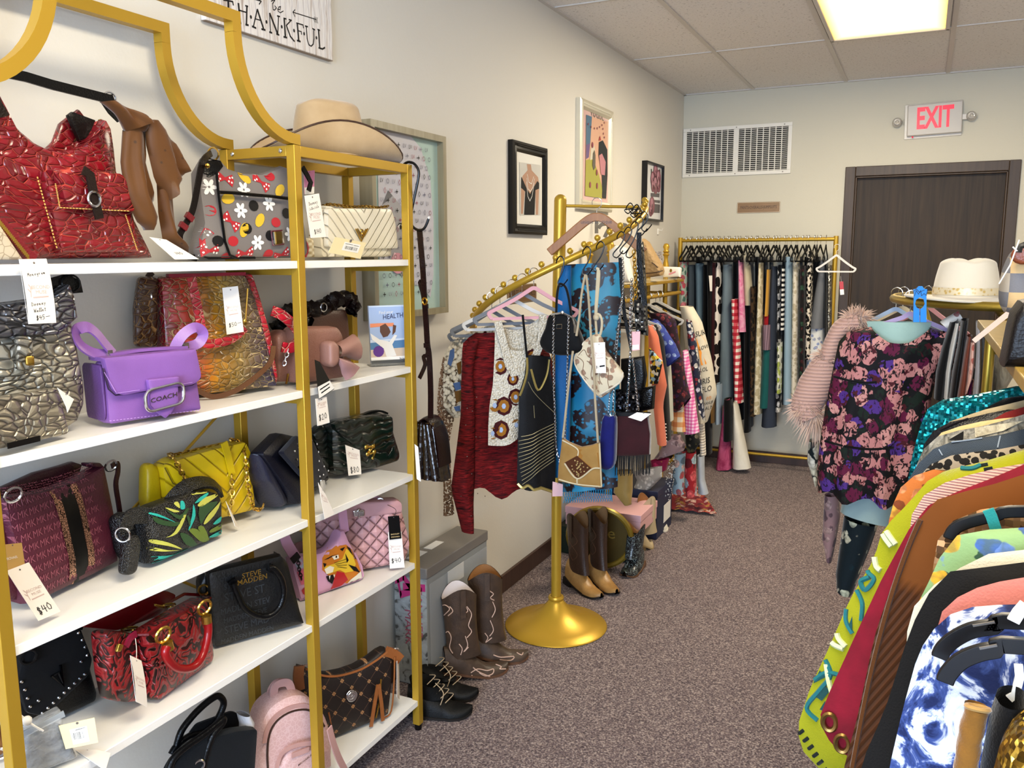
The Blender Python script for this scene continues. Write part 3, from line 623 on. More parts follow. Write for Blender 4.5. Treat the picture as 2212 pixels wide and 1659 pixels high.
sh=thing('display_shelf','tall gold metal shelving unit with white boards full of handbags against the left wall','shelf',None,(.15,(Y0+Y2)/2,0))
n=NB('gold_paint',.36,.5);v=n.co();n.col(n.mix(n.ma('MULTIPLY',n.noise(v,5,2),.3),'#c29a30','#9d7d22'));GP=n.m
n=NB('white_laminate',.35);n.col('#f1efe9');n.bump(n.noise(n.co((60,3,60)),5,3),.08,.002);LAM=n.m
for y,zt in((Y0,1.793),(Y1,1.793),(Y2,1.792)):
 for x in(XF,XK):
  p=part('post',MB().box((x-PS,y-PS,.02),(x+PS,y+PS,zt)),GP,sh,world=True,bev=.0015)
  part('foot',MB().lathe([(0,0),(.011,0),(.012,.004),(.012,.02),(0,.02)],(x,y,0),12),BLACKM,p,world=True)
for z in SZ:part('shelf_board',MB().box((XK-.010,Y0-.01,z-.019),(XF+.008,Y2-.006,z)),LAM,sh,world=True,bev=.0015)
r=MB()
for z in SZ[1:]+[SZ[0]]:
 for y in(Y0,Y1,Y2):r.box((XK,y-.0115,z-.035),(XF-.012,y+.0115,z-.012))
part('side_rails',r,GP,sh,world=True)
t_=MB();zt=1.792
for x in(XF,XK):t_.box((x-PS+.0004,Y1+PS,zt-.026),(x+PS-.0004,Y2-PS,zt-.0004))
for y in(Y1,Y2):t_.box((XK+PS,y-PS+.0004,zt-.0255),(XF-PS,y+PS-.0004,zt-.0006))
for x in(XF,XK):t_.box((x-PS+.0004,Y0-.5,zt-.026),(x+PS-.0004,Y0-PS,zt-.0004))
t_.box((XK+PS,Y0-PS+.0004,zt-.0255),(XF-PS,Y0+PS-.0004,zt-.0006));part('top_rails',t_,GP,sh,world=True,bev=.0012)
part('end_posts',MB().box((XF-PS,Y0-.5-PS,0),(XF+PS,Y0-.5+PS,zt)).box((XK-PS,Y0-.5-PS,0),(XK+PS,Y0-.5+PS,zt)),GP,sh,world=True)
a=.185;b=.205;sq=[(-PS,-PS),(PS,-PS),(PS,PS),(-PS,PS)]
for x in(XF,XK):
 z1=1.806;P=[(Y1-a*sin(t),z1+b*(1-cos(t)))for t in[pi/2*k/14 for k in range(15)]]
 Q=[(Y0+Y1-y,z)for y,z in P[::-1]];top=z1+b+.045
 path=[(x,Y1+PS,z1)]+[(x,y,z)for y,z in P]
 ar=MB();ar.sweep(path,sq,up=(1,0,0));ar.sweep([(x,y,z)for y,z in Q]+[(x,Y0-PS,z1)],sq,up=(1,0,0))
 for y in(Y1-a,Y0+a):ar.box((x-PS,y-PS,z1+b),(x+PS,y+PS,top))
 ar.box((x-PS,Y0+a+PS,top-2*PS),(x+PS,Y1-a-PS,top));part('arch',ar,GP,sh,world=True,smooth=25)
bo=[(XF-.03,Y1-PS,zt-.012),(XK+.03,Y1-PS,zt-.012)]
for p in bo:part('bolt',MB().ball(p,.006,10,(1,.6,1)),CHROME,sh,world=True)
p1,p2=at(0,.03,449,921),at(0,.03,259,1131);d=(p2-p1);q1,q2=p1-d*.35,p2+d*.5
part('brace',MB().tube([q1,q2],.004,6),GP,sh,world=True)
p1,p2=at(0,.03,375,1248),at(0,.03,446,1278);d=(p2-p1);part('brace',MB().tube([p1-d*2.5,p2+d*2.5],.004,6),GP,sh,world=True)
def hat(name,label,loc,rz,mat,bandm,bw,bl,curl,cw,cl,ch,dent,droop=0,pinch=.5,edge=None):
 t=thing(name,label,'hat',None,loc,rz)
 def brim(u,v):
  a=2*pi*u;k=.42+.58*v;x=bl*k*cos(a);y=bw*k*sin(a);s=abs(sin(a));e=(v**1.7)
  return(x,y*(1-.22*curl/.06*e*s*s),.004+curl*e*s**2.1-droop*e*abs(cos(a))**3)
 m=MB();m.grid(lambda u,v:brim(u,1-v),48,10,cu=True);m.grid(lambda u,v:V(brim(u,v))-V((0,0,.006)),48,10,cu=True);m.grid(lambda u,v:V(brim(u,1))-V((0,0,.006*v)),48,1,cu=True);part('brim',m,mat,t,smooth=60)
 part('brim_edge',MB().tube([V(brim(i/60,1))+V((0,0,-.002))for i in range(60)],.0028,6,closed=True),edge or mat,t,smooth=60)
 def crown(u,v):
  a=2*pi*u;w=v
  if w<.6:q=w/.6;k=1-.16*q**1.8;z=ch*q*.82
  else:q=(w-.6)/.4;k=.84*cos(q*pi/2)**.8;z=ch*(.82+.18*sin(q*pi/2))
  x=cl*k*cos(a);y=cw*k*sin(a)
  hi=max(0,(w-.35)/.65);z-=dent*hi**2*math.exp(-(y/(cw*.33))**2)*(.75+.25*cos(2*a));
  z+=.012*hi*cos(a)**2
  y*=1-pinch*hi*max(0,cos(a))**3*.6
  return(x,y,z+.003)
 part('crown',MB().grid(crown,48,26,cu=True),mat,t,smooth=70)
 b=MB();b.grid(lambda u,v:(lambda c:V(c)+V((cos(2*pi*u),sin(2*pi*u),0))*.002)(crown(u,.05+.13*v)),48,3,cu=True);part('band',b,bandm,t,smooth=60)
 return t
SUEDE=NB('sand_suede',.9,sheen=.5,spec=.15);v=SUEDE.co();SUEDE.col(SUEDE.mix(SUEDE.noise(v,16,3),'#c9ae88','#a98d66'));SUEDE.bump(SUEDE.noise(v,300),.2,.002);SUEDE=SUEDE.m
ht=hat('cowboy_hat','sand suede cowboy hat with curled brim on top of the gold shelf',(.155,1.96,1.7955),radians(62),SUEDE,SUEDE,.145,.222,.085,.080,.108,.15,.03,edge=leather('#4a3226'))
ht.rotation_euler=(0,0,radians(68))
bc=MB()
for dx in(-.012,0,.012):bc.ball((.098+dx*.5,-.052+dx*.9,.035+abs(dx)*.6),.0085,8,(1,1,1.3))
part('hat_brooch',bc,GOLD2,ht)
def px(k,*p):return cz(k,*p)
def printed(mat,par,body,polys,eps=.0012,name='print'):
 m=MB();bv=body.bvh()
 for q in polys:decal(m,bv,q if isinstance(q,tuple)else poly2(q),lambda a,b:(a,b),eps)
 return part(name,m,mat,par)
def fz(k,F,*p):return F.Z(k,*p)
T3=lambda k,xs,*p:[at(0,x,*q)for x,q in zip(xs if isinstance(xs,(list,tuple))else[xs]*len(p),cz(k,*p))]
BLK=leather('#0d0d0f',.32);BRN=leather('#3b2419',.4)
F=Frame.free((.165,at(0,.22,165,400).y,SZ[0]),pi/2,.10)
t=F.T('croc_hobo_bag','large red crocodile leather hobo bag with buckled front pocket on the top board')
RED_CROC=croc([(0,'#7d0f1a'),(1,'#8f1522')],'#d2503f',40,.2,2,0,.25,(1,1,1.9),st=.9,ew=.05);TAB=leather('#2e1d17',.42)
out=F.Z(1,(-190,1512),(925,1508),(905,1440),(855,1330),(790,1180),(735,980),(728,850),(715,730),(690,680),(668,730),(640,780),(590,825),(520,852),(430,872),(340,855),(260,815),(180,745),(110,665),(55,560),(15,440),(-40,430),(-80,600),(-150,1000))
bd=MB().puff(out,.10,5,F.Z(1,(330,1180))[0],.45);part('body',bd,RED_CROC,t)
part('back_panel',MB().puff(F.Z(1,(480,1400),(860,1400),(740,900),(700,690),(640,610),(600,640),(540,690),(500,800),(440,860)),.02,5,y0=.045),RED_CROC,t)
part('zip_panel',MB().puff(F.Z(1,(535,650),(560,630),(690,680),(690,760),(640,790),(600,800)),.014,5,y0=.022),leather('#1d1614'),t)
part('zipper',MB().strap([F.p3(*q,.012)for q in px(1,(575,690),(600,760),(618,805))],.006,.003,up=(0,1,0)),BRASS,t)
printed(TAB,t,bd,[F.Z(1,(0,430),(20,450),(60,580),(100,660),(60,672),(-60,690),(-50,500))],.003,'strap_tab')
part('shoulder_strap',MB().strap([F.p3(*q,.0)for q in px(1,(-30,440),(20,418),(150,445),(300,490),(420,520),(520,545),(640,575),(655,570))],.018,.005,up=(0,1,0)).strap([F.p3(*q,.0)for q in px(1,(640,575),(600,590),(640,640),(690,690))],.016,.004,up=(0,1,0)),BLK,t)
part('strap_ring',MB().ring(F.p3(*cz(1,635,568),.0),.012,.002,(.3,1,0)),CHROME,t)
pk=MB().puff(F.Z(1,(245,990),(650,1010),(720,1060),(790,1460),(330,1465),(290,1300)),.05,6,y0=-.045,taper=.7);part('pocket',pk,RED_CROC,t)
fl=MB().puff(F.Z(1,(240,985),(270,975),(640,1005),(705,1050),(755,1225),(600,1225),(345,1210),(310,1150),(285,1050)),.03,5,y0=-.068);part('pocket_flap',fl,RED_CROC,t)
tb=part('buckle_strap',MB().strap([F.p3(*q,-.092)for q in px(1,(480,985),(520,1010),(545,1140),(575,1265))],.018,.004,up=(0,1,0)),TAB,t)
part('buckle',MB().ring(F.p3(*cz(1,545,1150),-.096),.013,.0025,(0,1,0)),CHROME,tb)
st=MB()
for a in((320,1060),(345,1195)),((345,1200),(750,1220)),((215,1020),(330,1440)),((725,1240),(795,1450)):
 A,B=px(1,a[0],a[1]);k=22
 for i in range(k):u=[(A[0]+(B[0]-A[0])*(i+e)/k,A[1]+(B[1]-A[1])*(i+e)/k)for e in(.1,.7)];st.tube([F.p3(*q,-.0865 if a[0][0]>310 and a[1][0]<760 else-.073)for q in u],.0011,4)
part('stitching',st,plain('#d9b25a',.6),t)
SC=NB('brown_chiffon',.6,alpha=.93,spec=.3,sheen=.3);v=SC.co();SC.col(SC.mix(SC.ramp(SC.voro(v,38),[(.08,'#ffffff'),(.14,'#000000')]),SC.mix(SC.noise(v,9,3),'#663c0e','#472809'),'#3a210c'));SC=SC.m
G=Frame.free((.245,at(0,.25,300,400).y,SZ[0]+.001),pi/2,0);t=G.T('silk_scarf','brown sheer scarf knotted round the strap of the red crocodile bag','scarf')
sc=MB()
for i,(L,R,d)in enumerate([([(565,590),(640,660),(720,760)],[(625,585),(740,640),(840,700)],.035),([(715,760),(705,950),(740,1150),(800,1280),(870,1330)],[(815,700),(835,900),(890,1150),(890,1250),(875,1330)],.03),([(760,690),(790,850),(800,1000),(745,1130)],[(850,710),(850,900),(840,1050),(780,1080)],.03),([(815,695),(830,850),(880,1030),(960,1180)],[(880,700),(985,830),(1065,985),(975,1045)],.028),([(905,1030),(925,1240),(960,1390),(1085,1478)],[(985,1010),(1010,1240),(1035,1380),(1100,1478)],.016)]):
 sc.slab([(*G.p(*q,0),)for q in px(1,*L)],[(*G.p(*q,0),)for q in px(1,*R)],d,10,14,.010,130,i,y0=.012*(i%3)-.012)
sc.ball(G.p3(*cz(1,812,712),-.01),.018,10,(1,.7,1));part('cloth',sc,SC,t,smooth=80)
F=Frame.free((.262,at(0,.26,20,560).y,SZ[0]),pi/2,.02);t=F.T('monogram_wallet','beige monogram zip wallet lying at the front edge beside the red crocodile bag','wallet')
n=NB('beige_canvas',.6);v=n.co();n.col(n.mix(n.ramp(n.voro(v,70,'DISTANCE_TO_EDGE'),[(.03,'#ffffff'),(.06,'#000000')]),'#c3b49a','#9b8a70'));bd=MB().puff(F.Z(1,(-120,1530),(130,1525),(140,1500),(0,1290),(-120,1260)),.02,5);part('body',bd,n.m,t)
part('zipper',MB().strap([F.p3(*q,0)for q in px(1,(-10,1275),(60,1360),(130,1445),(190,1505))],.016,.012,up=(0,1,0)),leather('#7d1620'),t);z=MB()
for i in range(22):q=F.p3(*cz(1,-8+8.2*i,1278+10*i),-.0065);z.box((q.x-.001,q.y-.001,q.z-.005),(q.x+.001,q.y+.001,q.z+.005))
part('zip_teeth',z,GOLD2,t,stuff=True)
card3(T3(3,.285,(147,0),(360,-5),(437,495),(222,505)),[('h','Monogram',.5,.78,.12,INK),('h','Dooney',.42,.32,.13,INK),('h','Wallet',.45,.22,.13,INK),('h','$45-',.5,.10,.16,INK)],'price_tag','cream paper tag handwritten Monogram Wallet $45 hanging over the top board',logo=.52,bend=.004)
card3([at(0,.255,*q)for q in px(1,(862,1370),(960,1385),(1150,1498),(1010,1500))],[('h','140',.5,.3,.2,INK)],'price_tag','cream tag lying under the end of the brown scarf',logo=None)
F=Frame.free((.17,at(0,.21,560,450).y,SZ[0]),radians(84),.075);t=F.T('printed_crossbody','grey crossbody bag printed with red polka dot bows, on the top board')
n=NB('grey_canvas',.55);v=n.co();n.col('#77716f');n.bump(n.noise(v,300),.2,.002);GC=n.m
out=F.Z(2,(240,1455),(228,1400),(250,1330),(275,1200),(250,980),(240,830),(300,720),(400,740),(450,800),(560,838),(700,845),(790,815),(855,785),(930,810),(965,860),(985,1100),(1010,1300),(1030,1420),(1010,1465),(600,1475),(400,1475))
bd=MB().puff(out,.075,4,F.Z(2,(600,1150))[0],.6);part('body',bd,GC,t)
PIPE=BLK;part('piping',MB().tube([F.p3(*q,-.036)for q in px(2,(325,830),(335,960),(360,1150),(385,1330),(420,1430),(470,1470))],.0032,6).tube([F.p3(*q,-.041)for q in px(2,(345,980),(450,985),(600,1000),(720,1010),(880,1030))],.004,6),BLK,t)
part('edge_piping',MB().tube([F.p3(*q,-.02)for q in px(2,(285,1230),(262,1290),(232,1370),(235,1440),(270,1465),(420,1474),(600,1474))],.003,6),BLK,t)
printed(BLK,t,bd,[F.Z(2,(245,860),(225,760),(240,700),(300,690),(400,750),(405,790),(360,840),(300,868))],.003,'strap_tab')
part('stud',MB().ball(F.p3(*cz(2,258,790),-.04),.006,8),GOLD2,t)
q=F.p3(*cz(2,300,705),0);part('strap_ring',MB().ring(q,.014,.0022,(1,.3,0)),GOLD2,t)
part('shoulder_strap',MB().strap(cat([F.p3(*q,y)for q,y in zip(px(2,(285,700),(225,760),(195,900),(160,1080),(130,1160),(90,1230),(60,1300),(90,1420),(180,1470)),(0,-.03,-.03,-.03,-.03,-.03,-.03,-.02,.0))],5),.014,.004,up=(0,1,0)),leather('#1a0d0d'),t)
part('strap_loops',MB().strap([F.p3(*q,-.033)for q in px(2,(140,1140),(120,1175))],.02,.008,up=(0,1,0)).strap([F.p3(*q,-.033)for q in px(2,(95,1205),(78,1240))],.02,.008,up=(0,1,0)),leather('#7d1420'),t)
part('end_strap',MB().strap([F.p3(*q,-.03)for q in px(2,(940,800),(975,860),(1000,910),(985,970))],.013,.004,up=(0,1,0)),BLK,t)
def Q(x,y):return F.Z(2,(x,y))[0]
yl,wh,rd,bk,dk=[],[],[],[],[]
def oval(x,y,a,b,r):q=Q(x,y);return disc2(q[0],q[1],a,b,12,radians(r))
for x,y,r in((560,870,-35),(425,1025,10),(800,965,40),(645,1180,50),(530,1250,60)):yl.append(oval(x,y,.019,.012,r))
for x,y,r in((410,880,-10),(675,905,-40),(440,1190,-40),(545,1420,10),(810,1430,20),(265,1310,60),(290,1400,0),(1005,1400,60)):
 q=Q(x,y);a=radians(r)
 for s in(-1,1):rd.append([(q[0]+(u*s*cos(a)-w*sin(a))*.024,q[1]+(u*s*sin(a)+w*cos(a))*.024)for u,w in((0,-.12),(.9,-.62),(1.05,0),(.9,.62),(0,.12))])
 for u,w in((.55,.2),(.8,-.2),(-.55,-.15),(-.8,.25),(.85,.3),(-.7,-.4),(.45,-.15)):wh.append(disc2(q[0]+(u*cos(a)-w*sin(a))*.024,q[1]+(u*sin(a)+w*cos(a))*.024,.0026,n=8))
for x,y in((740,860),(305,1110),(760,1195),(715,1425),(450,1330),(420,1450)):rd.append(disc2(*Q(x,y),.015,.012))
for x,y in((540,960),(510,1110),(715,1060),(625,1340),(860,1280),(300,940)):
 q=Q(x,y);wh+=[disc2(q[0]+.011*cos(a),q[1]+.011*sin(a),.009,.005,8,a)for a in[k*pi/3 for k in range(6)]]
for x,y in((605,1075),(840,1130),(550,1240),(345,1330),(715,1290)):bk.append(oval(x,y,.015,.013,0))
for m,c in((yl,'#d9b32c'),(rd,'#b3202c'),(bk,'#19181b'),(wh,'#eceae6')):printed(plain(c,.55),t,bd,m,.0014 if c!='#eceae6' else.0018)
bg=part('badge',MB().puff(rr(F.Z(2,(718,1262),(790,1255),(802,1350),(730,1358)),.004),.006,6,y0=-.041),CHROME,t);part('badge_edge',MB().tube([F.p3(*q,-.0415)for q in px(2,(716,1260),(792,1253),(804,1353),(728,1360))],.0022,5,closed=True),leather('#5a1420'),bg)
card3(T3(2,.285,(955,1005),(1058,988),(1110,1300),(1000,1308)),[('h','Dooney',.5,.82,.15,INK),('h','Collectible',.5,.70,.105,INK),('h','$140',.5,.15,.19,INK)],'price_tag','cream tag handwritten Collectible $140 beside the gold post',logo=.5)
card3(T3(2,.2,(950,830),(1028,822),(1022,990),(955,995)),[('p',[(0,0),(1,0),(1,.3),(0,.3)],0,0,0,WHITE)],'price_tag','small pink and white tag hanging behind the gold post on the top board',mat=plain('#e58fb0',.6),logo=None)
F=Frame.free((.16,at(0,.19,780,500).y,SZ[0]),radians(88),.07);t=F.T('quilted_flap_bag','cream chevron quilted flap bag with gold V clasp on the top board');n=NB('cream_leather',.38);x,y,z=n.sep(n.co());q=n.ma('FRACT',n.ma('MULTIPLY',n.ma('SUBTRACT',n.ma('ABSOLUTE',x),z),30));h=n.ramp(q,[(0,0),(.1,1),(.9,1),(1,0)]);n.col(n.mix(h,'#d0c5aa','#e6ddc6'));n.bump(h,.8,.006);CRM=n.m
bd=MB().puff(rr(F.Z(2,(1100,1455),(1090,1250),(1110,1090),(1560,1095),(1610,1320),(1605,1455)),.012),.07,5,taper=.7);part('body',bd,CRM,t);flp=MB().puff(rr(F.Z(2,(1105,1092),(1570,1098),(1598,1190),(1620,1385),(1400,1385),(1105,1375)),.01),.03,6,y0=-.03);part('flap',flp,CRM,t)
v_=MB();[v_.tube([F.p3(*q,-.049)for q in px(2,*a)],.0022,5)for a in(((1322,1242),(1362,1330),(1408,1240)),((1335,1240),(1365,1305),(1395,1245)))];v_.ring(F.p3(*cz(2,1366,1262),-.05),.006,.0018);part('clasp',v_,GOLD2,t)
part('chain_strap',MB().chain([F.p3(*q,.0)for q in px(2,(1085,1080),(1130,1065),(1300,1085),(1400,1080),(1480,1090),(1555,1080))],.006,.0014),GOLD2,t)
part('gathered_end',MB().limb([F.p3(*q,.0)for q in px(2,(1100,1090),(1085,1250),(1095,1440))],.02,.03,10,.12,3),CRM,t)
card3(T3(2,.265,(1175,1300),(1395,1342),(1355,1458),(1125,1412)),[('p',[(.33,.3),(.85,.3),(.85,.82),(.33,.82)],0,0,0,WHITE)]+bars(.4,.8,.4,.6)+[('s',[[(.38,.72),(.6,.72)],[(.65,.7),(.8,.7)]],0,0,.03,INK)],'price_tag','cream folded card with barcode sticker leaning on the cream quilted bag',mat=plain('#ead9a8',.6),logo=None)
F=Frame.free((.13,at(0,.16,690,520).y,SZ[0]),radians(88),.05);t=F.T('woven_pouch','small cream woven pouch half hidden behind the gold post on the top board','pouch');wv=plaid('#e6dcc4','#cfc1a0','#b9a680',90,90,.5,.78);part('body',MB().puff(rr(F.Z(2,(1010,1462),(1000,1310),(1080,1300),(1140,1440),(1130,1462)),.006),.05,4),wv,t)
SIL=croc([(0,'#a59c86'),(.5,'#c2bba8'),(1,'#7d7d7e')],'#5a5448',40,.33,2,0,.3,(1,1,1.9),.6,1.0,.09)
F=Frame((-95,978),(168,938),SZ[1],.09);t=F.T('bucket_bag','tall silver crocodile bucket bag with turn-lock tab, cut off by the picture edge, second board')
out=F.Z(3,(-380,1480),(560,1360),(650,1280),(702,1150),(705,1000),(655,700),(600,450),(560,250),(540,200),(400,300),(200,325),(0,352),(-250,400),(-330,500),(-360,800),(-420,1300))
bd=MB().puff(out,.1,3,None,.6);part('body',bd,SIL,t);part('top_flap',MB().puff(F.Z(3,(-250,400),(0,352),(200,325),(400,300),(540,195),(575,290),(600,450),(450,590),(250,600),(0,620),(-250,600)),.05,5,y0=-.035),croc([(0,'#6b6b6e'),(1,'#98989c')],'#333338',44,.24,2,0,.3,(1,1,1.7),.75,1.0,.09),t)
tb=part('closure_tab',MB().puff(rr(F.Z(3,(90,590),(215,595),(235,840),(170,880),(105,850)),.008),.016,6,y0=-.062),SIL,t);part('turn_lock',MB().puff(rr(F.Z(3,(150,745),(215,740),(222,815),(155,820)),.004),.01,6,y0=-.072),GOLD2,tb)
part('strap_end',MB().strap([F.p3(*q,0)for q in px(3,(400,260),(440,195),(520,172),(570,200),(580,265))],.03,.006,up=(0,1,0)).ring(F.p3(*cz(3,555,190),-.01),.016,.002),BLK,t)
F=Frame((-120,1026),(160,946),SZ[1],.03);t=F.T('croc_wallet','silver crocodile flap wallet leaning in front of the silver bucket bag','wallet')
bd=MB().puff(rr(F.Z(3,(-420,1580),(570,1385),(480,1020),(440,1005),(0,1080),(-420,1150)),.012),.03,5);part('body',bd,SIL,t);part('nameplate',MB().strap([F.p3(*q,-.018)for q in px(3,(60,1455),(310,1395))],.01,.002,up=(0,1,0)),BLACKM,t)
card3([F.w3(F.p3(*q,-.02))for q in px(3,(445,1000),(575,1090),(525,1195),(515,1150))],[],'price_tag','blank white tag poking out of the silver crocodile wallet',logo=None,mat=WHITE)
F=Frame((250,925),(441,893),SZ[1],.06);t=F.T('purple_flap_bag','lilac purple leather flap bag with chrome buckle, second board');PUR=leather('#8f60ab',.36,400,.08)
bd=MB().puff(rr(F.Z(3,(825,800),(1530,725),(1588,1200),(1560,1225),(900,1312),(860,1290)),.012),.055,9,taper=.85);part('body',bd,PUR,t)
part('gusset',MB().puff(rr(F.Z(3,(805,830),(830,820),(860,1260),(850,1275)),.004),.075,8,y0=.02),leather('#70488c',.4),t)
fl=MB().puff(rr(F.Z(3,(785,765),(1515,695),(1562,920),(1500,975),(1100,1028),(920,1062),(845,1010)),[.004,.004,.03,.012,.002,.03,.02]),.022,8,y0=-.03);part('flap',fl,PUR,t);part('top_fold',MB().puff(F.Z(3,(785,768),(1515,698),(1518,730),(790,800)),.062,7),PUR,t)
part('edge_paint',MB().tube([F.p3(*q,-.035)for q in px(3,(800,850),(845,1012),(900,1060),(1100,1032),(1500,978),(1560,930),(1520,710))],.0016,5),plain('#2a1a33',.5),t)
tb=part('buckle_tab',MB().puff(F.Z(3,(1112,935),(1342,905),(1348,1110),(1300,1180),(1250,1232),(1190,1190),(1130,1130)),.012,8,y0=-.046),PUR,t)
part('loop',MB().puff(rr(F.Z(3,(1100,930),(1345,905),(1348,978),(1110,1003)),.003),.014,6,y0=-.05),PUR,t);B=rr([(-.042,-.022),(.042,-.022),(.042,.022),(-.042,.022)],.018,5);q0=F.Z(3,(1230,1062))[0]
part('buckle',MB().tube([(q0[0]+p.x*1.0,-.056,q0[1]+p.y+p.x*.11)for p in B],.0032,8,closed=True),CHROME,t);m=MB();text_on(m,'COACH',.0165,.013,lambda a,b:(q0[0]+a,-.0535,q0[1]-.002+b+a*.11),.01);part('lettering',m,CHROME,t)
st_=MB()
for a,b in(((812,880),(905,1040)),((905,1045),(1090,1018)),((850,1260),(1560,1175)),((1345,985),(1500,960))):
 A,B2=px(3,a,b)
 for i in range(26):st_.tube([F.p3(A[0]+(B2[0]-A[0])*(i+e)/26,A[1]+(B2[1]-A[1])*(i+e)/26,-.0415 if a[1]<1100 else-.0285)for e in(.1,.65)],.0007,4)
part('stitching',st_,plain('#c79ae0',.6),t)
h=MB();pa=lambda ys,*p:cat([F.p3(*q,y)for q,y in zip(px(3,*p),ys)],6)
h.strap(pa([0]*9,(850,745),(740,735),(640,680),(590,600),(605,545),(680,530),(750,575),(820,660),(885,735)),.022,.004,up=lambda t_:V((.5,-.8,.3)));h.strap(pa([0]*7,(1440,690),(1545,655),(1582,580),(1530,532),(1460,560),(1400,620),(1360,695)),.022,.004,up=lambda t_:V((-.5,-.8,.3)));h.strap(pa([0]*4,(840,745),(1050,712),(1250,695),(1445,685)),.02,.006,up=(0,0,1));part('handle',h,PUR,t)
part('handle_posts',MB().box(*[tuple(V(F.p3(*cz(3,845,750),0))+V((s*.005,s*.008,s*.011)))for s in(-1,1)]).box(*[tuple(V(F.p3(*cz(3,1440,690),0))+V((s*.005,s*.008,s*.011)))for s in(-1,1)]),CHROME,t)
F=Frame((368,872),(609,845),SZ[1],.12);t=F.T('rainbow_tote','tall rainbow crocodile leather tote fading red to gold to blue, second board');hw=F.w/2
RB=croc([(0,'#a3142e'),(.22,'#c8402a'),(.42,'#c98a1e'),(.6,'#a8863e'),(.78,'#6b5648'),(1,'#23244e')],'#e9c98a',50,.25,0,-hw,hw,(1,1,1.6),st=.9,ew=.05);RC=croc([(0,'#b3162a'),(1,'#c92233')],'#f0a58c',44,.25,2,0,.3,(1,1,1.8),st=.9);BRC=croc([(0,'#5b3418'),(1,'#4a2a1c')],'#b98a50',42,.25,2,0,.3,(1,1,1.7),st=.9)
bd=MB().puff(rr(F.Z(4,(-272,125),(-60,120),(290,108),(350,110),(420,300),(490,600),(558,925),(540,945),(0,1000),(-230,1020),(-250,700)),.01),.11,6,None,.55);part('body',bd,RB,t)
part('side_panel',MB().puff(rr(F.Z(4,(360,104),(412,98),(455,250),(530,560),(572,900),(550,920),(470,560),(400,280)),.006),.13,6,y0=.02,taper=.5),RC,t);part('back_pocket',MB().puff(rr(F.Z(3,(1140,135),(1290,140),(1285,700),(1110,700),(1105,400)),.01),.03,5,y0=.0),BRC,t);part('zipper_top',MB().strap([F.p3(*q,-.01)for q in px(4,(-260,118),(0,112),(290,104))],.02,.008,up=(0,0,1)),leather('#9a1230'),t)
part('side_handle',MB().strap(pa2:=cat([F.p3(*q,-.03)for q in px(4,(490,370),(560,400),(640,470),(685,540),(670,600),(620,635),(560,628))],5),.026,.005,up=(0,1,0)),RC,t);part('wrist_strap',MB().strap(cat([F.p3(*q,-.075)for q in px(4,(-90,130),(-30,420),(0,590),(90,600),(200,570),(295,490))],5),.02,.005,up=(0,1,0)),RC,t)
part('seam_strap',MB().strap(cat([F.p3(*q,-.07)for q in px(4,(-60,930),(40,980),(130,995),(250,930),(400,820),(480,730),(500,620))],5),.012,.004,up=(0,1,0)),leather('#6b4428'),t);part('zip_pull',MB().tube([F.p3(*q,-.07)for q in px(4,(315,210),(300,430))],.002,6).ball(F.p3(*cz(4,296,450),-.07),.006,8,(1,.6,1.5)),GOLD2,t)
part('strap_rings',MB().ring(F.p3(*cz(3,1155,290),.0),.014,.003,(1,.2,0)).ring(F.p3(*cz(3,1110,410),.0),.010,.003,(1,.2,0)),CHROME,t);part('top_strap',MB().strap(cat([F.p3(*q,.03)for q in px(3,(1185,100),(1150,150),(1130,260),(1110,430))],4),.014,.004,up=(0,1,0)),BRN,t)
card3([F.w3(F.p3(*q,-.085))for q in px(4,(133,205),(245,192),(287,520),(165,540))],[('h','$50-',.5,.2,.24,INK)],'price_tag','white printed tag reading $50 on the rainbow tote',logo=.52)
F=Frame((655,806),(765,789),SZ[1],.05,-.012);t=F.T('ruched_handle_bag','brown leather bag with gathered dark glossy handle behind the mauve bow bag');BR2=leather('#5c3a2b',.42)
part('body',MB().puff(rr(F.Z(4,(720,380),(1045,358),(1060,420),(1075,745),(740,800)),.01),.05,5,taper=.6),BR2,t);part('handle',MB().limb([F.p3(*q,-.01)for q in px(4,(560,430),(600,385),(680,372),(780,360),(870,335),(930,300),(990,280),(1050,295),(1075,340),(1050,370))],.022,.02,12,.2,5,k=70),leather('#23120f',.2),t);part('handle_ring',MB().ring(F.p3(*cz(4,860,345),-.03),.012,.002),CHROME,t)
part('dark_bow',MB().limb([F.p3(*q,-.0)for q in px(4,(540,520),(600,450),(680,440),(720,470))],.03,.026,12,.2,8,k=40),leather('#1b1210',.25),t)
F=Frame((640,836),(740,821),SZ[1],.06,-.008);t=F.T('bow_bag','mauve tan leather bag with a large folded bow on its front');MV=leather('#8c6152',.5,300,.3);MV2=leather('#9a6f60',.5,300,.1)
bd=MB().puff(rr(F.Z(4,(660,520),(690,485),(960,480),(1000,540),(1020,860),(700,905),(665,890)),.012),.08,6);part('body',bd,MV,t);part('gusset',MB().puff(rr(F.Z(4,(590,560),(640,510),(700,520),(715,905),(600,895)),.01),.06,5,y0=.035),MV,t)
part('bow_knot',MB().puff(rr(F.Z(4,(808,590),(850,572),(888,610),(886,740),(845,770),(812,750)),.012),.05,4,y0=-.06),MV2,t)
part('bow_loop',MB().slab(F.Z(4,(885,600),(960,560),(1005,530),(1025,535)),F.Z(4,(885,700),(950,690),(1010,715),(1040,720)),.05,8,12,.004,60,y0=-.065),MV2,t,smooth=70);part('bow_tail',MB().slab(F.Z(4,(870,690),(960,715),(1045,765)),F.Z(4,(880,720),(910,800),(940,865)),.02,8,10,.006,60,y0=-.075),leather('#a57b78',.5,300,.1),t,smooth=70)
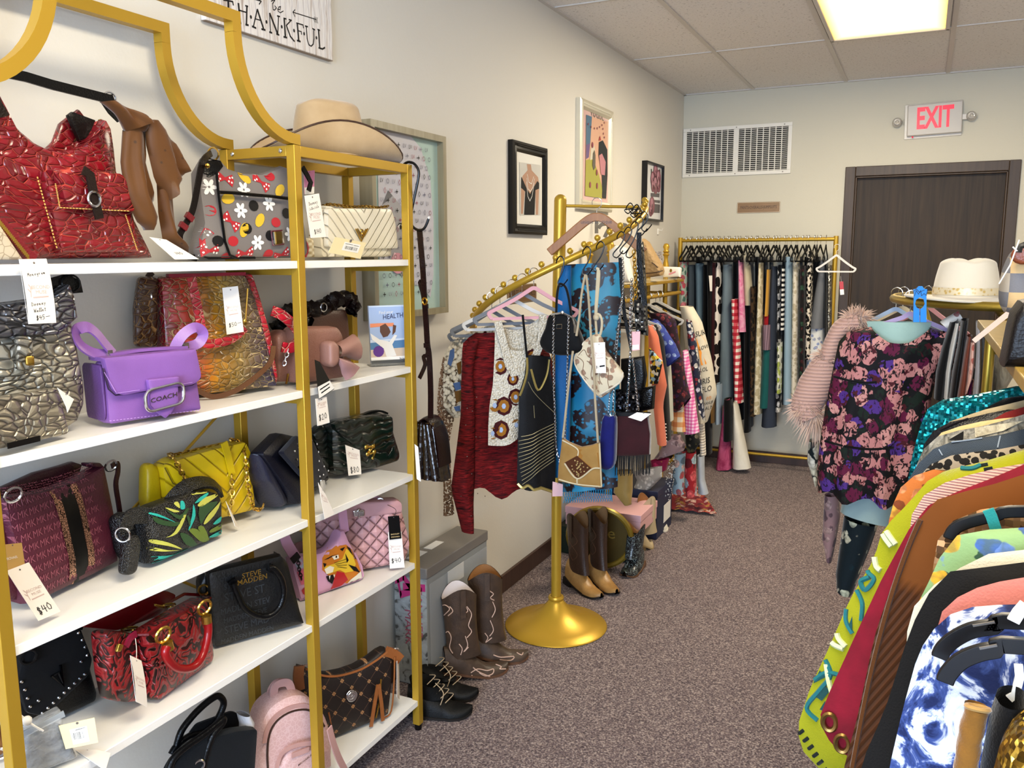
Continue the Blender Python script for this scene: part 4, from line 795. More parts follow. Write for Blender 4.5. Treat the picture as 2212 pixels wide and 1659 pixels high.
part('zip_pull',MB().tube([F.p3(*q,-.0)for q in px(4,(605,820),(592,905))],.003,6),GOLD2,t);part('chain_strap',MB().chain([F.p3(*q,-.03)for q in px(4,(610,640),(590,700),(575,760))],.006,.0015),CHROME,t)
card3(T3(4,.285,(795,720),(830,735),(935,930),(825,1005)),[('p',[(0,.02),(1,.02),(1,.32),(0,.32)],0,0,0,WHITE),('s',[[(.15,.22),(.85,.24)],[(.2,.12),(.8,.14)]],0,0,.035,INK)],'product_tag','black and white product tag hanging from the mauve bow bag',mat=plain('#26241f',.4),logo=None)
card3(T3(4,.278,(800,1000),(880,985),(902,1170),(815,1195)),[('h','$20',.5,.3,.34,INK)],'price_tag','white printed tag reading $20 under the mauve bow bag',logo=.75)
F=Frame((800,792),(890,787),SZ[1],.03);t=F.T('leaflet_stand','clear stand of leaflets headed Find your HEALTH at the end of the second board','leaflet holder');z=F.Z(4,(1180,340),(1480,330),(1482,735),(1202,752))
z=[(a,b+.002)for a,b in z];part('leaflet',MB().prism(z,-.016,-.002),plain('#c9d6ea',.4),t);bvL=MB().prism(z,-.016,-.002).bvh();
def lf(c,polys):
 m=MB()
 for i,q in enumerate(polys):vs,fs=q if isinstance(q,tuple)else poly2(q);m.add([(a,-.0162-.0002*lf.n,b)for a,b in vs],fs)
 lf.n+=1;part('print',m,plain(c,.5),t)
lf.n=1
lf('#9fb4d8',[F.Z(4,(1182,345),(1480,335),(1482,560),(1192,580))]);lf('#4f7ba8',[F.Z(4,(1192,600),(1480,572),(1480,630),(1196,650))]);lf('#cdb9a6',[F.Z(4,(1196,650),(1480,628),(1482,690),(1198,705))]);lf('#f3f1ee',[F.Z(4,(1198,705),(1482,688),(1482,735),(1202,752))])
lf('#e08a63',[F.Z(4,(1190,462),(1250,458),(1360,455),(1360,480),(1250,484),(1192,490))]);lf('#e4e2df',[F.Z(4,(1192,530),(1260,575),(1330,590),(1365,540),(1385,545),(1350,610),(1380,690),(1310,700),(1290,640),(1205,575))]);lf('#5a3a2c',[F.Z(4,(1262,480),(1300,460),(1325,490),(1338,520),(1318,550),(1285,560),(1262,520)),F.Z(4,(1355,468),(1378,475),(1372,520),(1350,545))]);lf('#5b2d86',[disc2(*F.Z(4,(1252,660))[0],.017,.017)])
m=MB();q=F.Z(4,(1355,408))[0];text_on(m,'HEALTH',.0175,.021,lambda a,b:(q[0]+a,-.0182,q[1]+b+a*.08));q2=F.Z(4,(1432,712))[0];text_on(m,'biote',.0125,.015,lambda a,b:(q2[0]+a,-.0182,q2[1]+b));part('lettering',m,plain('#23264f',.5),t)
m=MB();q3=F.Z(4,(1305,380))[0];text_on(m,'Find your',.0115,.013,lambda a,b:(q3[0]+a,-.0182,q3[1]+b+a*.05));part('lettering',m,WHITE,t)
part('stand',MB().box((z[3][0]-.003,-.022,0),(z[2][0]+.003,-.018,.018)).box((z[3][0]-.003,-.024,.0004),(z[2][0]+.003,.03,.0018)).xf(Matrix.Translation((0,0,.0006))),plain('#dfe6ea',.1,trans=.9),t)
F=Frame((82,1312),(266,1216),SZ[2],.08,-.018);t=F.T('monogram_tote','burgundy monogram shoulder bag with black and rose-gold centre stripe, third board');BU=leather('#571f31',.45);DB=leather('#3a1020',.4)
out=F.Z(5,(110,520),(200,505),(350,480),(500,440),(640,385),(760,320),(820,285),(838,400),(870,620),(890,800),(882,975),(700,1075),(520,1160),(370,1235),(270,1290),(230,1150),(180,900),(130,680))
bd=MB().puff(out,.08,6,None,.55);part('body',bd,BU,t);part('gusset',MB().puff(rr(F.Z(5,(15,560),(60,500),(150,510),(200,800),(300,1270),(180,1270),(70,1200)),.012),.05,4,y0=.02),BU,t);part('back_panel',MB().puff(F.Z(5,(110,520),(250,470),(500,350),(690,295),(760,270),(820,290),(760,500),(300,700)),.02,5,y0=.045),DB,t)
printed(BLACKM,t,bd,[F.Z(5,(465,455),(565,425),(600,600),(640,900),(640,1100),(560,1145),(550,950),(500,650))],.0014);GS=NB('rose_gold_snake',.3,.8);v=GS.co();e=GS.voro(v,210,'DISTANCE_TO_EDGE');GS.col(GS.mix(GS.ramp(e,[(.05,'#ffffff'),(.12,'#000000')]),'#c99a80','#2c1a16'));GS=GS.m
printed(GS,t,bd,[F.Z(5,(415,475),(468,455),(505,650),(550,950),(555,1145),(508,1165),(505,950),(460,680)),F.Z(5,(562,428),(605,412),(640,600),(685,900),(685,1078),(640,1102),(640,900),(600,600))],.002)
bv=bd.bvh();m=MB();A=V(F.Z(5,(140,520))[0]);
ux=V(F.Z(5,(400,1100))[0])-V(F.Z(5,(360,1120))[0]);ux=ux.normalized();uz=V((ux.y*-1,ux.x))
for j in range(14):
 for i in range(12):
  c=V(F.Z(5,(230,1230))[0])+ux*(.026*(i-4+.5*(j%2)))+uz*(.0225*j);qq=[c+ux*.0,]
  if not(-.2<c.x<.2):continue
  xs_=c.dot(ux);vs,fs=text('MK');pts=[c+ux*(a*.0165)+uz*(b*.02)for a,b in vs]
  dm=MB();decal(dm,bv,([tuple(p)for p in pts],fs),lambda a,b:(a,b),.0010);m.add(dm.v,dm.f)
part('monogram',m,plain('#8c4a58',.5),t,stuff=True)
part('strap_tabs',MB().puff(rr(F.Z(5,(10,480),(70,450),(115,465),(110,500),(40,540),(15,530)),.006),.03,5,y0=.0).puff(rr(F.Z(5,(728,270),(800,268),(830,300),(790,310),(735,295)),.005),.03,5,y0=.0),DB,t);part('strap_rings',MB().ring(F.p3(*cz(5,95,495),-.03),.015,.0025,(.4,1,.4)).ring(F.p3(*cz(5,795,285),-.01),.013,.0025,(.4,1,.4)),CHROME,t)
part('shoulder_strap',MB().strap(cat([F.p3(*q,-.0)for q in px(5,(800,290),(840,270),(845,330),(830,420),(850,560),(870,700),(880,850))],4),.012,.004,up=(0,1,0)).strap(cat([F.p3(*q,.02)for q in px(5,(40,490),(10,520),(-20,700),(-10,900))],4),.014,.004,up=(0,1,0)),DB,t)
card3([F.w3(F.p3(*q,-.075))for q in px(5,(15,852),(155,838),(178,1000),(45,1045))],[('t','MICHAEL',.35,.45,.16,WHITE)],'brand_tag','gold swing tag on the burgundy monogram bag','product tag',mat=plain('#cda560',.35,.3),logo=None)
card3([F.w3(F.p3(*q,y))for q,y in zip(px(5,(45,1040),(205,978),(432,1330),(275,1398)),(-.085,-.085,-.10,-.10))],[('h','$40',.5,.17,.32,INK)],'price_tag','white printed tag reading $40 in front of the burgundy monogram bag',logo=.5)
F=Frame((372,1166),(556,1107),SZ[2],.06,-.034);t=F.T('yellow_chain_bag','bright yellow quilted envelope bag with gold chain strap, third board');YE=leather('#d8b70e',.4,300,.12);n=NB('yellow_quilt',.4);x,y,z=n.sep(n.co());q=n.ma('FRACT',n.ma('MULTIPLY',n.ma('SUBTRACT',n.ma('ABSOLUTE',x),z),22));h=n.ramp(q,[(0,0),(.1,1),(.9,1),(1,0)]);n.col(n.mix(h,'#b89608','#d6b40c'));n.bump(h,.7,.006);YQ=n.m
out=F.Z(5,(1175,300),(1250,245),(1500,170),(1740,115),(1790,180),(1808,245),(1842,585),(1815,610),(1620,660),(1250,745),(1220,700),(1200,500));bd=MB().puff(rr(out,.008),.075,6,taper=.8);part('body',bd,YQ,t);part('gusset',MB().puff(rr(F.Z(5,(1098,300),(1140,275),(1190,300),(1225,720),(1120,700),(1092,560)),.008),.04,4,y0=.01),YE,t)
part('flap',MB().puff(rr(F.Z(5,(1180,285),(1230,245),(1500,165),(1745,110),(1808,245),(1690,420),(1575,555),(1420,500),(1240,410)),.008),.03,7,y0=-.03),YQ,t);part('edge_paint',MB().tube([F.p3(*q,-.036)for q in px(5,(1182,300),(1240,412),(1420,502),(1575,558),(1690,425),(1806,250))],.0016,5),plain('#6b5710',.5),t)
part('chain_strap',MB().chain(cat([F.p3(*q,y)for q,y in zip(px(5,(1345,440),(1310,350),(1250,240),(1210,210),(1290,205),(1450,165),(1590,140)),(-.055,-.055,-.05,0,0,0,0))],5),.0075,.002),GOLD2,t);part('chain_end',MB().chain(cat([F.p3(*q,-.055)for q in px(5,(1660,350),(1665,480),(1650,640))],5),.0075,.002).chain(cat([F.p3(*q,y)for q,y in zip(px(5,(1650,100),(1700,110),(1755,200),(1768,330),(1780,450),(1820,590),(1880,590),(1890,560)),(0,0,-.055,-.055,-.055,-.055,-.05,-.05))],5),.0075,.002),GOLD2,t)
part('strap',MB().strap([F.p3(*q,-.05)for q in px(5,(1605,118),(1630,200),(1665,350))],.018,.004,up=(0,1,0)),YE,t)
F=Frame((332,1232),(489,1163),SZ[2],.06);t=F.T('beaded_leaf_bag','small black beaded bag with green and turquoise leaves, third board');n=NB('black_beads',.35);v=n.co();e=n.voro(v,330);n.col(n.mix(e,'#1b1b1d','#050506'));n.bump(e,.7,.004);BB=n.m
out=F.Z(5,(1050,625),(1150,575),(1260,535),(1400,475),(1530,470),(1605,490),(1622,560),(1622,780),(1590,830),(1450,905),(1250,985),(1130,1022),(1100,1000),(1080,850));bd=MB().puff(out,.065,4);part('body',bd,BB,t);part('gusset',MB().puff(rr(F.Z(5,(960,680),(1040,630),(1100,700),(1125,1015),(1040,1000),(1005,930)),.01),.045,4,y0=.03),BB,t)
part('handle',MB().strap(cat([F.p3(*q,.0)for q in px(5,(1215,560),(1270,490),(1350,430),(1450,405),(1530,420),(1585,480))],5),.034,.008,up=lambda t_:V((.2,-.6,.7))),BB,t);ws=part('wrist_strap',MB().strap(cat([F.p3(*q,-.02)for q in px(5,(1080,650),(1000,640),(930,660),(900,720),(905,760))],5),.035,.006,up=(0,1,0)),BB,t);part('tassel',MB().puff(rr(F.Z(5,(895,790),(975,770),(990,850),(960,1050),(900,1072),(862,1060)),.01),.025,4,y0=-.03),BB,ws);part('wrist_ring',MB().ring(F.p3(*cz(5,880,780),-.03),.015,.0022,(1,.4,0)),CHROME,ws)
lv={'#2fb3a4':[[(1060,625),(1130,630),(1250,690),(1180,665)],[(1380,560),(1392,640),(1360,720),(1340,745),(1365,650)],[(1300,545),(1320,540),(1320,590),(1290,595)],[(1390,555),(1440,510),(1515,480),(1450,530)],[(1520,705),(1560,665),(1600,650),(1580,690)],[(1105,940),(1250,925),(1375,910),(1300,940),(1120,965)],[(1115,985),(1200,965),(1310,940),(1250,980),(1130,1012)],[(1505,790),(1560,760),(1610,750),(1580,790),(1510,800)]],'#c9c95a':[[(1410,565),(1480,510),(1590,490),(1520,530),(1440,575)],[(1450,700),(1490,630),(1590,540),(1545,620),(1480,690)],[(1180,800),(1240,760),(1330,600),(1310,680),(1260,770)],[(1100,815),(1200,835),(1310,885),(1200,860),(1100,842)],[(1100,870),(1200,890),(1290,890),(1180,900),(1100,895)],[(1400,470),(1510,445),(1450,480),(1395,495)],[(1190,585),(1280,610),(1240,618)],[(1255,560),(1285,545),(1285,590)]],'#6d7f2e':[[(1345,750),(1405,740),(1500,870),(1470,880)],[(1410,735),(1450,720),(1510,850),(1500,865)],[(1500,745),(1560,715),(1610,700),(1590,735),(1505,765)]],'#33502c':[[(1100,650),(1180,680),(1280,690),(1240,720),(1130,700)],[(1190,600),(1280,640),(1330,590),(1345,600),(1280,670)],[(1280,770),(1340,780),(1430,890),(1330,850)],[(1360,745),(1340,690),(1330,640),(1352,660)],[(1420,580),(1520,545),(1560,550),(1470,640),(1430,700)]]}
for c,ps in lv.items():printed(fabric(c,.8,.1,500),t,bd,[[tuple(p)for p in cat(F.Z(5,*q),3,True)]for q in ps],.0016,'leaf_embroidery')
card3([F.w3(F.p3(*q,y))for q,y in zip(px(5,(1618,540),(1650,600),(1712,745),(1685,720)),(-.02,.0,-.02,-.03))],[],'price_tag','plain white tag seen edge on beside the beaded leaf bag',logo=None)
F=Frame((660,1102),(727,1042),SZ[2],.11);t=F.T('navy_studded_bag','navy leather flap bag with a studded front, half behind the gold post');NV=leather('#171a2e',.4);
bd=MB().puff(rr(F.Z(6,(262,400),(400,250),(520,285),(560,380),(618,590),(540,670),(410,800),(340,600)),.012),.10,5,taper=.45,lean=.15);part('body',bd,NV,t);SD=fabric('#10132c');pn=MB().puff(rr(F.Z(6,(300,390),(410,270),(505,300),(575,550),(480,640),(410,560)),.01),.02,6,y0=-.045,lean=.15);part('front_panel',pn,SD,t)
G6=[(320,380),(350,360),(345,330),(375,410),(380,325),(335,440),(490,385),(495,450),(530,488),(490,515),(560,520),(525,548),(400,300),(440,300),(480,330),(380,470),(420,340),(500,560)]
m=MB();[m.ball(F.p3(*cz(6,*q),-.054),.0032,6)for q in G6];part('studs',m,CHROME,t,stuff=True);part('gusset',MB().puff(rr(F.Z(6,(262,400),(300,430),(410,800),(380,790),(300,600)),.006),.09,4,y0=.03,taper=.4),leather('#1f2236',.35),t);part('strap_ring',MB().ring(F.p3(*cz(6,190,370),.04),.014,.003,(.3,1,0)),CHROME,t)
part('clasp',MB().puff(rr(F.Z(6,(500,585),(525,582),(535,650),(512,655)),.004),.012,5,y0=-.055),CHROME,t)
card3(T3(6,.287,(488,605),(540,690),(605,830),(535,868)),[],'price_tag','white printed tag hanging below the navy studded bag',logo=.65)
card3(T3(6,.238,(340,490),(410,470),(415,610),(395,590)),[('p',[(0,0),(1,0),(1,.6),(0,.6)],0,0,0,WHITE)],'product_tag','small black and white tag on the side of the navy studded bag','product tag',mat=BLACKM,logo=None)
b_=at(0,.06,566,1005);solo('cable_clip',MB().box((.0006,b_.y-.012,b_.z-.014),(.02,b_.y+.012,b_.z+.014)),BLACKM,'small black square clip on the wall above the third board','clip',bev=.003)
F=Frame((736,1034),(868,1001),SZ[2],.07,-.02);t=F.T('tooled_leather_bag','dark green tooled leather bag with embossed flowers and brass clasp, third board');n=NB('green_tooled',.28,coat=.4);v=n.warp(n.co(),16,.03);w=n.nd('TexWave',{'Vector':v,'Scale':13,'Distortion':7,'Detail':1,'Detail Scale':1.4},wave_type='RINGS').outputs['Fac'];h=n.ramp(w,[(.0,0),(.2,.7),(.8,1)]);n.col(n.mix(h,'#06100c','#12281f'));n.bump(h,1,.008);GT=n.m
bd=MB().puff(rr(F.Z(6,(600,200),(650,170),(960,105),(1015,140),(1050,260),(1095,410),(1085,455),(900,515),(640,562),(610,530),(600,380)),.012),.09,4);part('body',bd,GT,t);part('flap',MB().puff([tuple(p)for p in cat(F.Z(6,(585,185),(780,135),(985,115),(1015,200),(1000,290),(940,350),(850,370),(760,365),(680,300)),3,True)],.03,5,y0=-.035),GT,t);part('gusset',MB().puff(rr(F.Z(6,(500,260),(560,200),(610,220),(640,560),(590,550),(530,400)),.012),.04,4,y0=.015),GT,t)
c_=MB()
for x,y,r in((835,350,.008),(885,345,.008),(845,400,.008),(892,385,.008),(862,372,.006),(880,430,.005)):c_.ball(F.p3(*cz(6,x,y),-.055),r,8,(1,.6,1))
c_.tube([F.p3(*q,-.055)for q in px(6,(835,350),(885,345),(860,375),(845,402),(892,388),(880,430))],.004,6);part('clasp',c_,GOLD2,t);part('top_handle',MB().strap(cat([F.p3(*q,.0)for q in px(6,(790,130),(860,100),(930,92),(980,110))],4),.014,.006,up=(0,0,1)),leather('#0c1612'),t)
card3([F.w3(F.p3(*q,-.06))for q in px(6,(682,335),(785,372),(798,545),(706,556))],[('h','$80',.52,.2,.34,INK)],'price_tag','white printed tag reading $80 on the green tooled bag',logo=.72)
def vz(P,q):
 d=ray(*q);a=V((P[0]-CAM.x,P[1]-CAM.y));h=V((d.x,d.y));t=a.dot(a)/a.dot(h);return CAM.z+t*d.z
F=Frame((48,1606),(214,1526),SZ[3],.07);t=F.T('black_studded_bag','black flap bag edged with small silver studs and a dark V clasp, fourth board');BV=velvet('#0c0d12',.15)
bd=MB().puff(rr(F.Z(7,(140,850),(200,590),(240,530),(600,365),(680,375),(770,610),(862,960),(855,1055),(700,1140),(420,1270),(190,1370),(150,1100)),.01),.07,5);part('body',bd,leather('#101012',.35),t)
part('flap',MB().puff(rr(F.Z(7,(135,840),(200,590),(240,530),(600,362),(680,370),(785,640),(755,780),(380,1140),(220,1110)),.008),.03,6,y0=-.028),BV,t);m=MB()
for x,y in((185,840),(212,908),(235,980),(258,1050),(328,1000),(363,1105),(410,1062),(456,1018),(503,975),(548,932),(592,892),(637,852),(680,812),(722,775),(745,615),(726,545),(702,485),(670,425),(692,668)):m.ball(F.p3(*cz(7,x,y),-.044),.0034,6)
part('studs',m,CHROME,t,stuff=True);m=MB();[m.tube([F.p3(*q,-.048)for q in px(7,*a)],.003,5)for a in(((440,790),(540,880),(515,700)),((455,790),(500,760),(535,850)))];part('clasp',m,plain('#2a2a2e',.15,.9),t)
part('handle',MB().strap(cat([F.p3(*q,.0)for q in px(7,(240,560),(180,480),(300,330),(560,240),(680,300),(660,390))],4),.02,.006,up=(0,1,0)),BLK,t);part('handle_loops',MB().ring(F.p3(*cz(7,490,440),-.03),.014,.003,(.3,1,0)).ring(F.p3(*cz(7,240,630),-.045),.014,.003,(.3,1,0)),BLACKM,t)
F=Frame((40,1700),(180,1648),SZ[3],.05);t=F.T('plastic_wrapped_pouch','grey pouch sealed in a clear zip plastic bag at the front of the fourth board','pouch')
part('pouch',MB().puff(rr(F.Z(7,(225,1330),(510,1240),(560,1260),(690,1620),(640,1700),(180,1850),(200,1500)),.012),.035,4),leather('#3f3f3f',.25),t)
n=NB('clear_plastic',.08,alpha=.28,coat=1);v=n.co();n.col('#e9edf0');n.bump(n.noise(v,45,3),1,.012);CLR=n.m;part('plastic_bag',MB().puff(rr(F.Z(7,(185,1330),(190,1290),(545,1105),(560,1240),(700,1640),(640,1715),(170,1870)),.006),.052,4),CLR,t);part('zip_strip',MB().strap([F.p3(*q,-.02)for q in px(7,(188,1295),(548,1110))],.012,.003,up=(0,1,0)),plain('#cfd6da',.2,trans=.5),t)
part('cord',MB().tube(cat([F.p3(*q,-.03)for q in px(7,(150,1105),(230,1170),(345,1255))],3),.0018,5).tube(cat([F.p3(*q,-.032)for q in px(7,(150,1125),(235,1185),(370,1260))],3),.0018,5).ball(F.p3(*cz(7,230,1172),-.032),.009,10),WHITE,t)
card3([F.w3(F.p3(*q,y))for q,y in zip(px(7,(500,1215),(805,1145),(838,1358),(560,1415)),(-.03,)*4)],[('p',[(.25,.12),(.75,.12),(.75,.75),(.25,.75)],0,0,0,WHITE)]+bars(.3,.68,.3,.58)+[('s',[[(.42,.68),(.68,.7)]],0,0,.04,INK)],'barcode_tag','cream tag with barcode behind the plastic wrapped pouch',mat=plain('#efe2b4',.6),logo=None)
card3([at(2,SZ[3]+.003,*q)for q in px(7,(640,1420),(830,1420),(945,1450),(900,1600))],[],'price_tag','cream tag lying flat on the fourth board beside the plastic pouch',logo=None)
F=Frame((-75,1660),(9,1645),SZ[3],.05);t=F.T('tan_bag','tan leather bag cut off by the picture edge beside the gold post, fourth board');part('body',MB().puff(rr(F.P([(-75,1690),(9,1660),(9,1608),(-10,1585),(-70,1590)]),.01),.05,4),leather('#a8703f'),t);part('buckle',MB().ring(F.p3(0,1628,-.03),.01,.003),CHROME,t)
F=Frame((342,1526),(465,1434),SZ[3],.10);t=F.T('red_embossed_tote','small dark red tote embossed with flowers and gold ring handles, fourth board');n=NB('red_embossed',.3,coat=.35);v=n.warp(n.co(),13,.05);w=n.ma('PINGPONG',n.ma('MULTIPLY',n.noise(v,17,2,1.1),7),.5);w=n.ma('MULTIPLY',w,2);h=n.ramp(w,[(.34,0),(.42,1)]);n.col(n.mix(h,'#2c0d0c',n.mix(n.ramp(w,[(.0,'#000000'),(.25,'#ffffff')]),'#4f0a0e','#8d1a1d')));n.bump(n.ma('MULTIPLY',h,w),.6,.006);RE=n.m;RL=leather('#6b0b12',.25,300,.1)
bd=MB().puff(rr(F.Z(7,(1262,435),(1500,285),(1785,125),(1800,300),(1842,610),(1835,680),(1360,1040),(1340,900)),.006),.05,9,y0=-.025);part('front_panel',bd,RE,t);part('side_panel',MB().puff(rr(F.Z(7,(1012,440),(1060,420),(1262,440),(1350,1045),(1180,1040),(1090,1020),(1045,800)),.006),.05,6,y0=.0),RE,t)
bk=MB().puff(rr(F.Z(7,(1010,420),(1250,270),(1570,92),(1720,100),(1795,135),(1700,300),(1300,450)),.01),.012,6,y0=.045);part('back_panel',bk,RL,t);part('rim',MB().tube([F.p3(*q,y)for q,y in zip(px(7,(1012,425),(1250,270),(1570,92),(1720,100),(1792,125),(1500,285),(1262,437),(1100,440)),(.04,.04,.04,.04,-.03,-.05,-.05,-.02))],.004,6,closed=True),RL,t)
hp=[(1425,540),(1410,590),(1440,660),(1510,720),(1600,730),(1680,690),(1740,590),(1775,440),(1775,330)]
part('handle',MB().tube(cat([F.p3(*q,-.075)for q in px(7,*hp)],4),.0095,10),leather('#9a1216',.22,300,.05),t)
for x,y in((1392,440),(1745,205)):part('handle_ring',MB().ring(F.p3(*cz(7,x,y),-.068),.017,.0035,(.3,1,.2)),GOLD2,t);
part('handle_end',MB().tube([F.p3(*q,-.073)for q in px(7,(1425,500),(1440,560))],.012,10),GOLD2,t);part('handle_end',MB().tube([F.p3(*q,-.073)for q in px(7,(1760,275),(1765,335))],.012,10),GOLD2,t)
for x,y in((1105,390),(1430,190)):part('strap_ring',MB().ring(F.p3(*cz(7,x,y),.03),.016,.003,(.5,.4,1)),GOLD2,t)
part('zip_pull',MB().strap([F.p3(*q,-.035)for q in px(7,(1160,430),(1110,470),(1075,540))],.014,.005,up=(0,1,0)),leather('#8a1236'),t);part('zip_tip',MB().puff(rr(F.Z(7,(1060,520),(1100,530),(1075,590),(1040,595)),.003),.008,5,y0=-.035),GOLD2,t);part('zip_slider',MB().puff(rr(F.Z(7,(1515,200),(1600,220),(1590,245),(1510,220)),.002),.006,5,y0=.01),GOLD2,t)
card3([F.w3(F.p3(*q,y))for q,y in zip(px(7,(1110,615),(1205,660),(1255,1055),(1160,1010)),(-.06,-.06,-.07,-.07))],[],'price_tag','cream tag hanging from the zip of the red embossed tote',logo=.5,string=[F.w3(F.p3(*cz(7,1165,560),-.05)),F.w3(F.p3(*cz(7,1155,470),-.04))],bend=.003)
F=Frame((466,1411),(662,1358),SZ[3],.09);t=F.T('black_embossed_tote','black tote embossed with letters and gold metal name, fourth board');n=NB('black_embossed',.38);v=n.co();n.col('#121315');n.bump(n.noise(v,190,3),.35,.003);BE=n.m
bd=MB().puff(rr(F.Z(8,(190,280),(460,215),(728,152),(800,400),(878,655),(860,672),(540,760),(222,836),(205,600)),.006),.07,9,taper=.55);part('body',bd,BE,t);part('gusset',MB().puff(rr(F.Z(8,(155,380),(195,300),(225,830),(190,760),(165,560)),.006),.05,5,y0=.03),BE,t);part('right_gusset',MB().puff(rr(F.Z(8,(720,160),(770,200),(880,650),(850,650)),.006),.07,5,y0=.02),BE,t)
bv=bd.bvh();m=MB();A=V(F.Z(8,(450,500))[0]);ang=atan2(F.Z(8,(728,152))[0][1]-F.Z(8,(190,280))[0][1],F.Z(8,(728,152))[0][0]-F.Z(8,(190,280))[0][0]);rn=random.Random(3)
for j,(z,k,sz)in enumerate([(.075,7,.012),(.055,6,.02),(.028,5,.03),(-.004,5,.022),(-.028,6,.018),(-.052,5,.026),(-.078,6,.018)]):
 s_=' '.join(rn.choice(('STEVE','MADDEN'))for _ in range(4))[:int(.19/sz*1.3)];vs,fs=text(s_);dm=MB();decal(dm,bv,([tuple(V((A.x+a*sz*.85*cos(ang)-b*sz*sin(ang),A.y+z+a*sz*.85*sin(ang)+b*sz*cos(ang))))for a,b in vs],fs),lambda a,b:(a,b),.0009);m.add(dm.v,dm.f)
part('embossing',m,plain('#2f3338',.3),t,stuff=True)
m=MB();[text_on(m,w_,.018,.0185,(lambda q:lambda a,b:tuple(V((q[0]+a,-.047,q[1]+b+a*ang))))(F.Z(8,p)[0]),.012)for w_,p in(('STEVE',(475,265)),('MADDEN',(482,305)))];part('metal_lettering',m,GOLD2,t)
part('handle',MB().tube(cat([F.p3(*q,-.055)for q in px(8,(345,330),(370,400),(420,500),(490,555),(570,572),(640,545),(690,480),(708,390),(690,300),(640,230),(600,225))],4),.0075,10),BLK,t)
for a in(((330,310),(350,345)),((600,215),(640,235))):part('handle_tab',MB().strap([F.p3(*q,-.045)for q in px(8,*a)],.02,.012,up=(0,1,0)),BLK,t)
part('strap_ring',MB().ring(F.p3(*cz(8,135,380),.0),.012,.003,(.3,1,0)),GOLD2,t)
F=Frame((652,1304),(788,1256),SZ[3],.05);t=F.T('tiger_print_bag','small pink shoulder bag printed with a roaring tiger and roses, fourth board');PK=leather('#e0a8c8',.42,300,.05)
out=F.Z(6,(310,1160),(360,1140),(430,1132),(520,1115),(590,1080),(640,1020),(665,955),(690,950),(720,1020),(770,1120),(815,1210),(828,1280),(815,1325),(700,1375),(530,1428),(400,1475),(378,1460),(350,1350),(320,1240))
bd=MB().puff(out,.05,5,F.Z(6,(560,1270))[0]);part('body',bd,PK,t);part('piping',MB().tube([(x,-.012,z)for x,z in out[9:17]],.004,6),PK,t)
part('shoulder_strap',MB().strap(cat([F.p3(*q,0)for q in px(6,(680,960),(672,900),(660,800),(652,770))],4),.028,.004,up=(0,1,0)).strap(cat([F.p3(*q,0)for q in px(6,(330,1150),(300,1100),(265,1040),(238,965),(232,950))],4),.03,.004,up=(0,1,0)),PK,t);part('strap_slider',MB().strap([F.p3(*q,0)for q in px(6,(222,945),(240,985))],.034,.007,up=(0,1,0)),BLACKM,t)
Zt=lambda*p:F.Z(6,*p)
for c,e,ps in(('#c9761c',.0012,[Zt((520,1145),(560,1100),(620,1060),(690,1050),(740,1090),(780,1180),(800,1240),(790,1300),(700,1350),(640,1300),(560,1270),(515,1230))]),('#e0b92e',.0018,[Zt((525,1210),(600,1185),(660,1150),(690,1080),(730,1100),(760,1190),(740,1240),(680,1250),(640,1230),(560,1260))]),('#eee6d2',.0024,[Zt((530,1225),(570,1200),(600,1210),(590,1245),(545,1260)),Zt((720,1300),(800,1240),(810,1290),(780,1330),(700,1350)),Zt((585,1135),(630,1120),(635,1145),(600,1158))]),('#b3141f',.0024,[Zt((600,1290),(620,1240),(670,1250),(700,1300),(660,1360),(580,1390),(590,1340)),Zt((375,1380),(400,1345),(440,1360),(445,1420),(400,1440))]),('#1a1214',.003,[Zt((540,1275),(590,1262),(600,1290),(585,1330),(555,1310)),Zt((525,1160),(580,1130),(640,1110),(600,1125),(560,1150)),Zt((690,1060),(720,1075),(740,1130),(715,1100)),Zt((735,1090),(770,1160),(755,1150)),Zt((680,1110),(705,1160),(690,1180)),Zt((700,1190),(760,1210),(790,1250),(740,1235)),Zt((610,1128),(620,1128),(620,1142),(608,1142)),Zt((520,1180),(545,1185),(530,1215)),Zt((640,1080),(680,1065),(660,1095)),Zt((710,1330),(740,1310),(735,1345)),Zt((760,1310),(790,1290),(775,1330))]),('#efeae0',.0036,[Zt((560,1272),(572,1268),(565,1300)),Zt((592,1262),(604,1262),(600,1285)),Zt((650,1350),(665,1340),(668,1365)),Zt((595,1380),(610,1370),(605,1395))]),('#d9667f',.0016,[Zt((340,1250),(390,1220),(430,1260),(420,1330),(370,1340))]),('#b9c3d6',.0016,[Zt((320,1170),(370,1155),(395,1210),(345,1230)),Zt((370,1450),(420,1430),(440,1455),(385,1470))]),('#8d1220',.0034,[Zt((395,1375),(420,1365),(430,1400),(405,1410))])):printed(plain(c,.4),t,bd,ps,e)
wl=MB();[decal(wl,bd,strokes([F.Z(6,(600+k*8,1180+k*9),(690,1150+k*22))],.0012),lambda a,b:(a,b),.003)for k in range(4)];part('print',wl,INK,t)
part('charm',MB().chain([F.p3(*q,-.03)for q in px(6,(345,1150),(350,1220),(370,1300))],.006,.0016).strap([F.p3(*q,-.03)for q in px(6,(350,1120),(300,1170))],.02,.004,up=(0,1,0)),BLACKM,t)
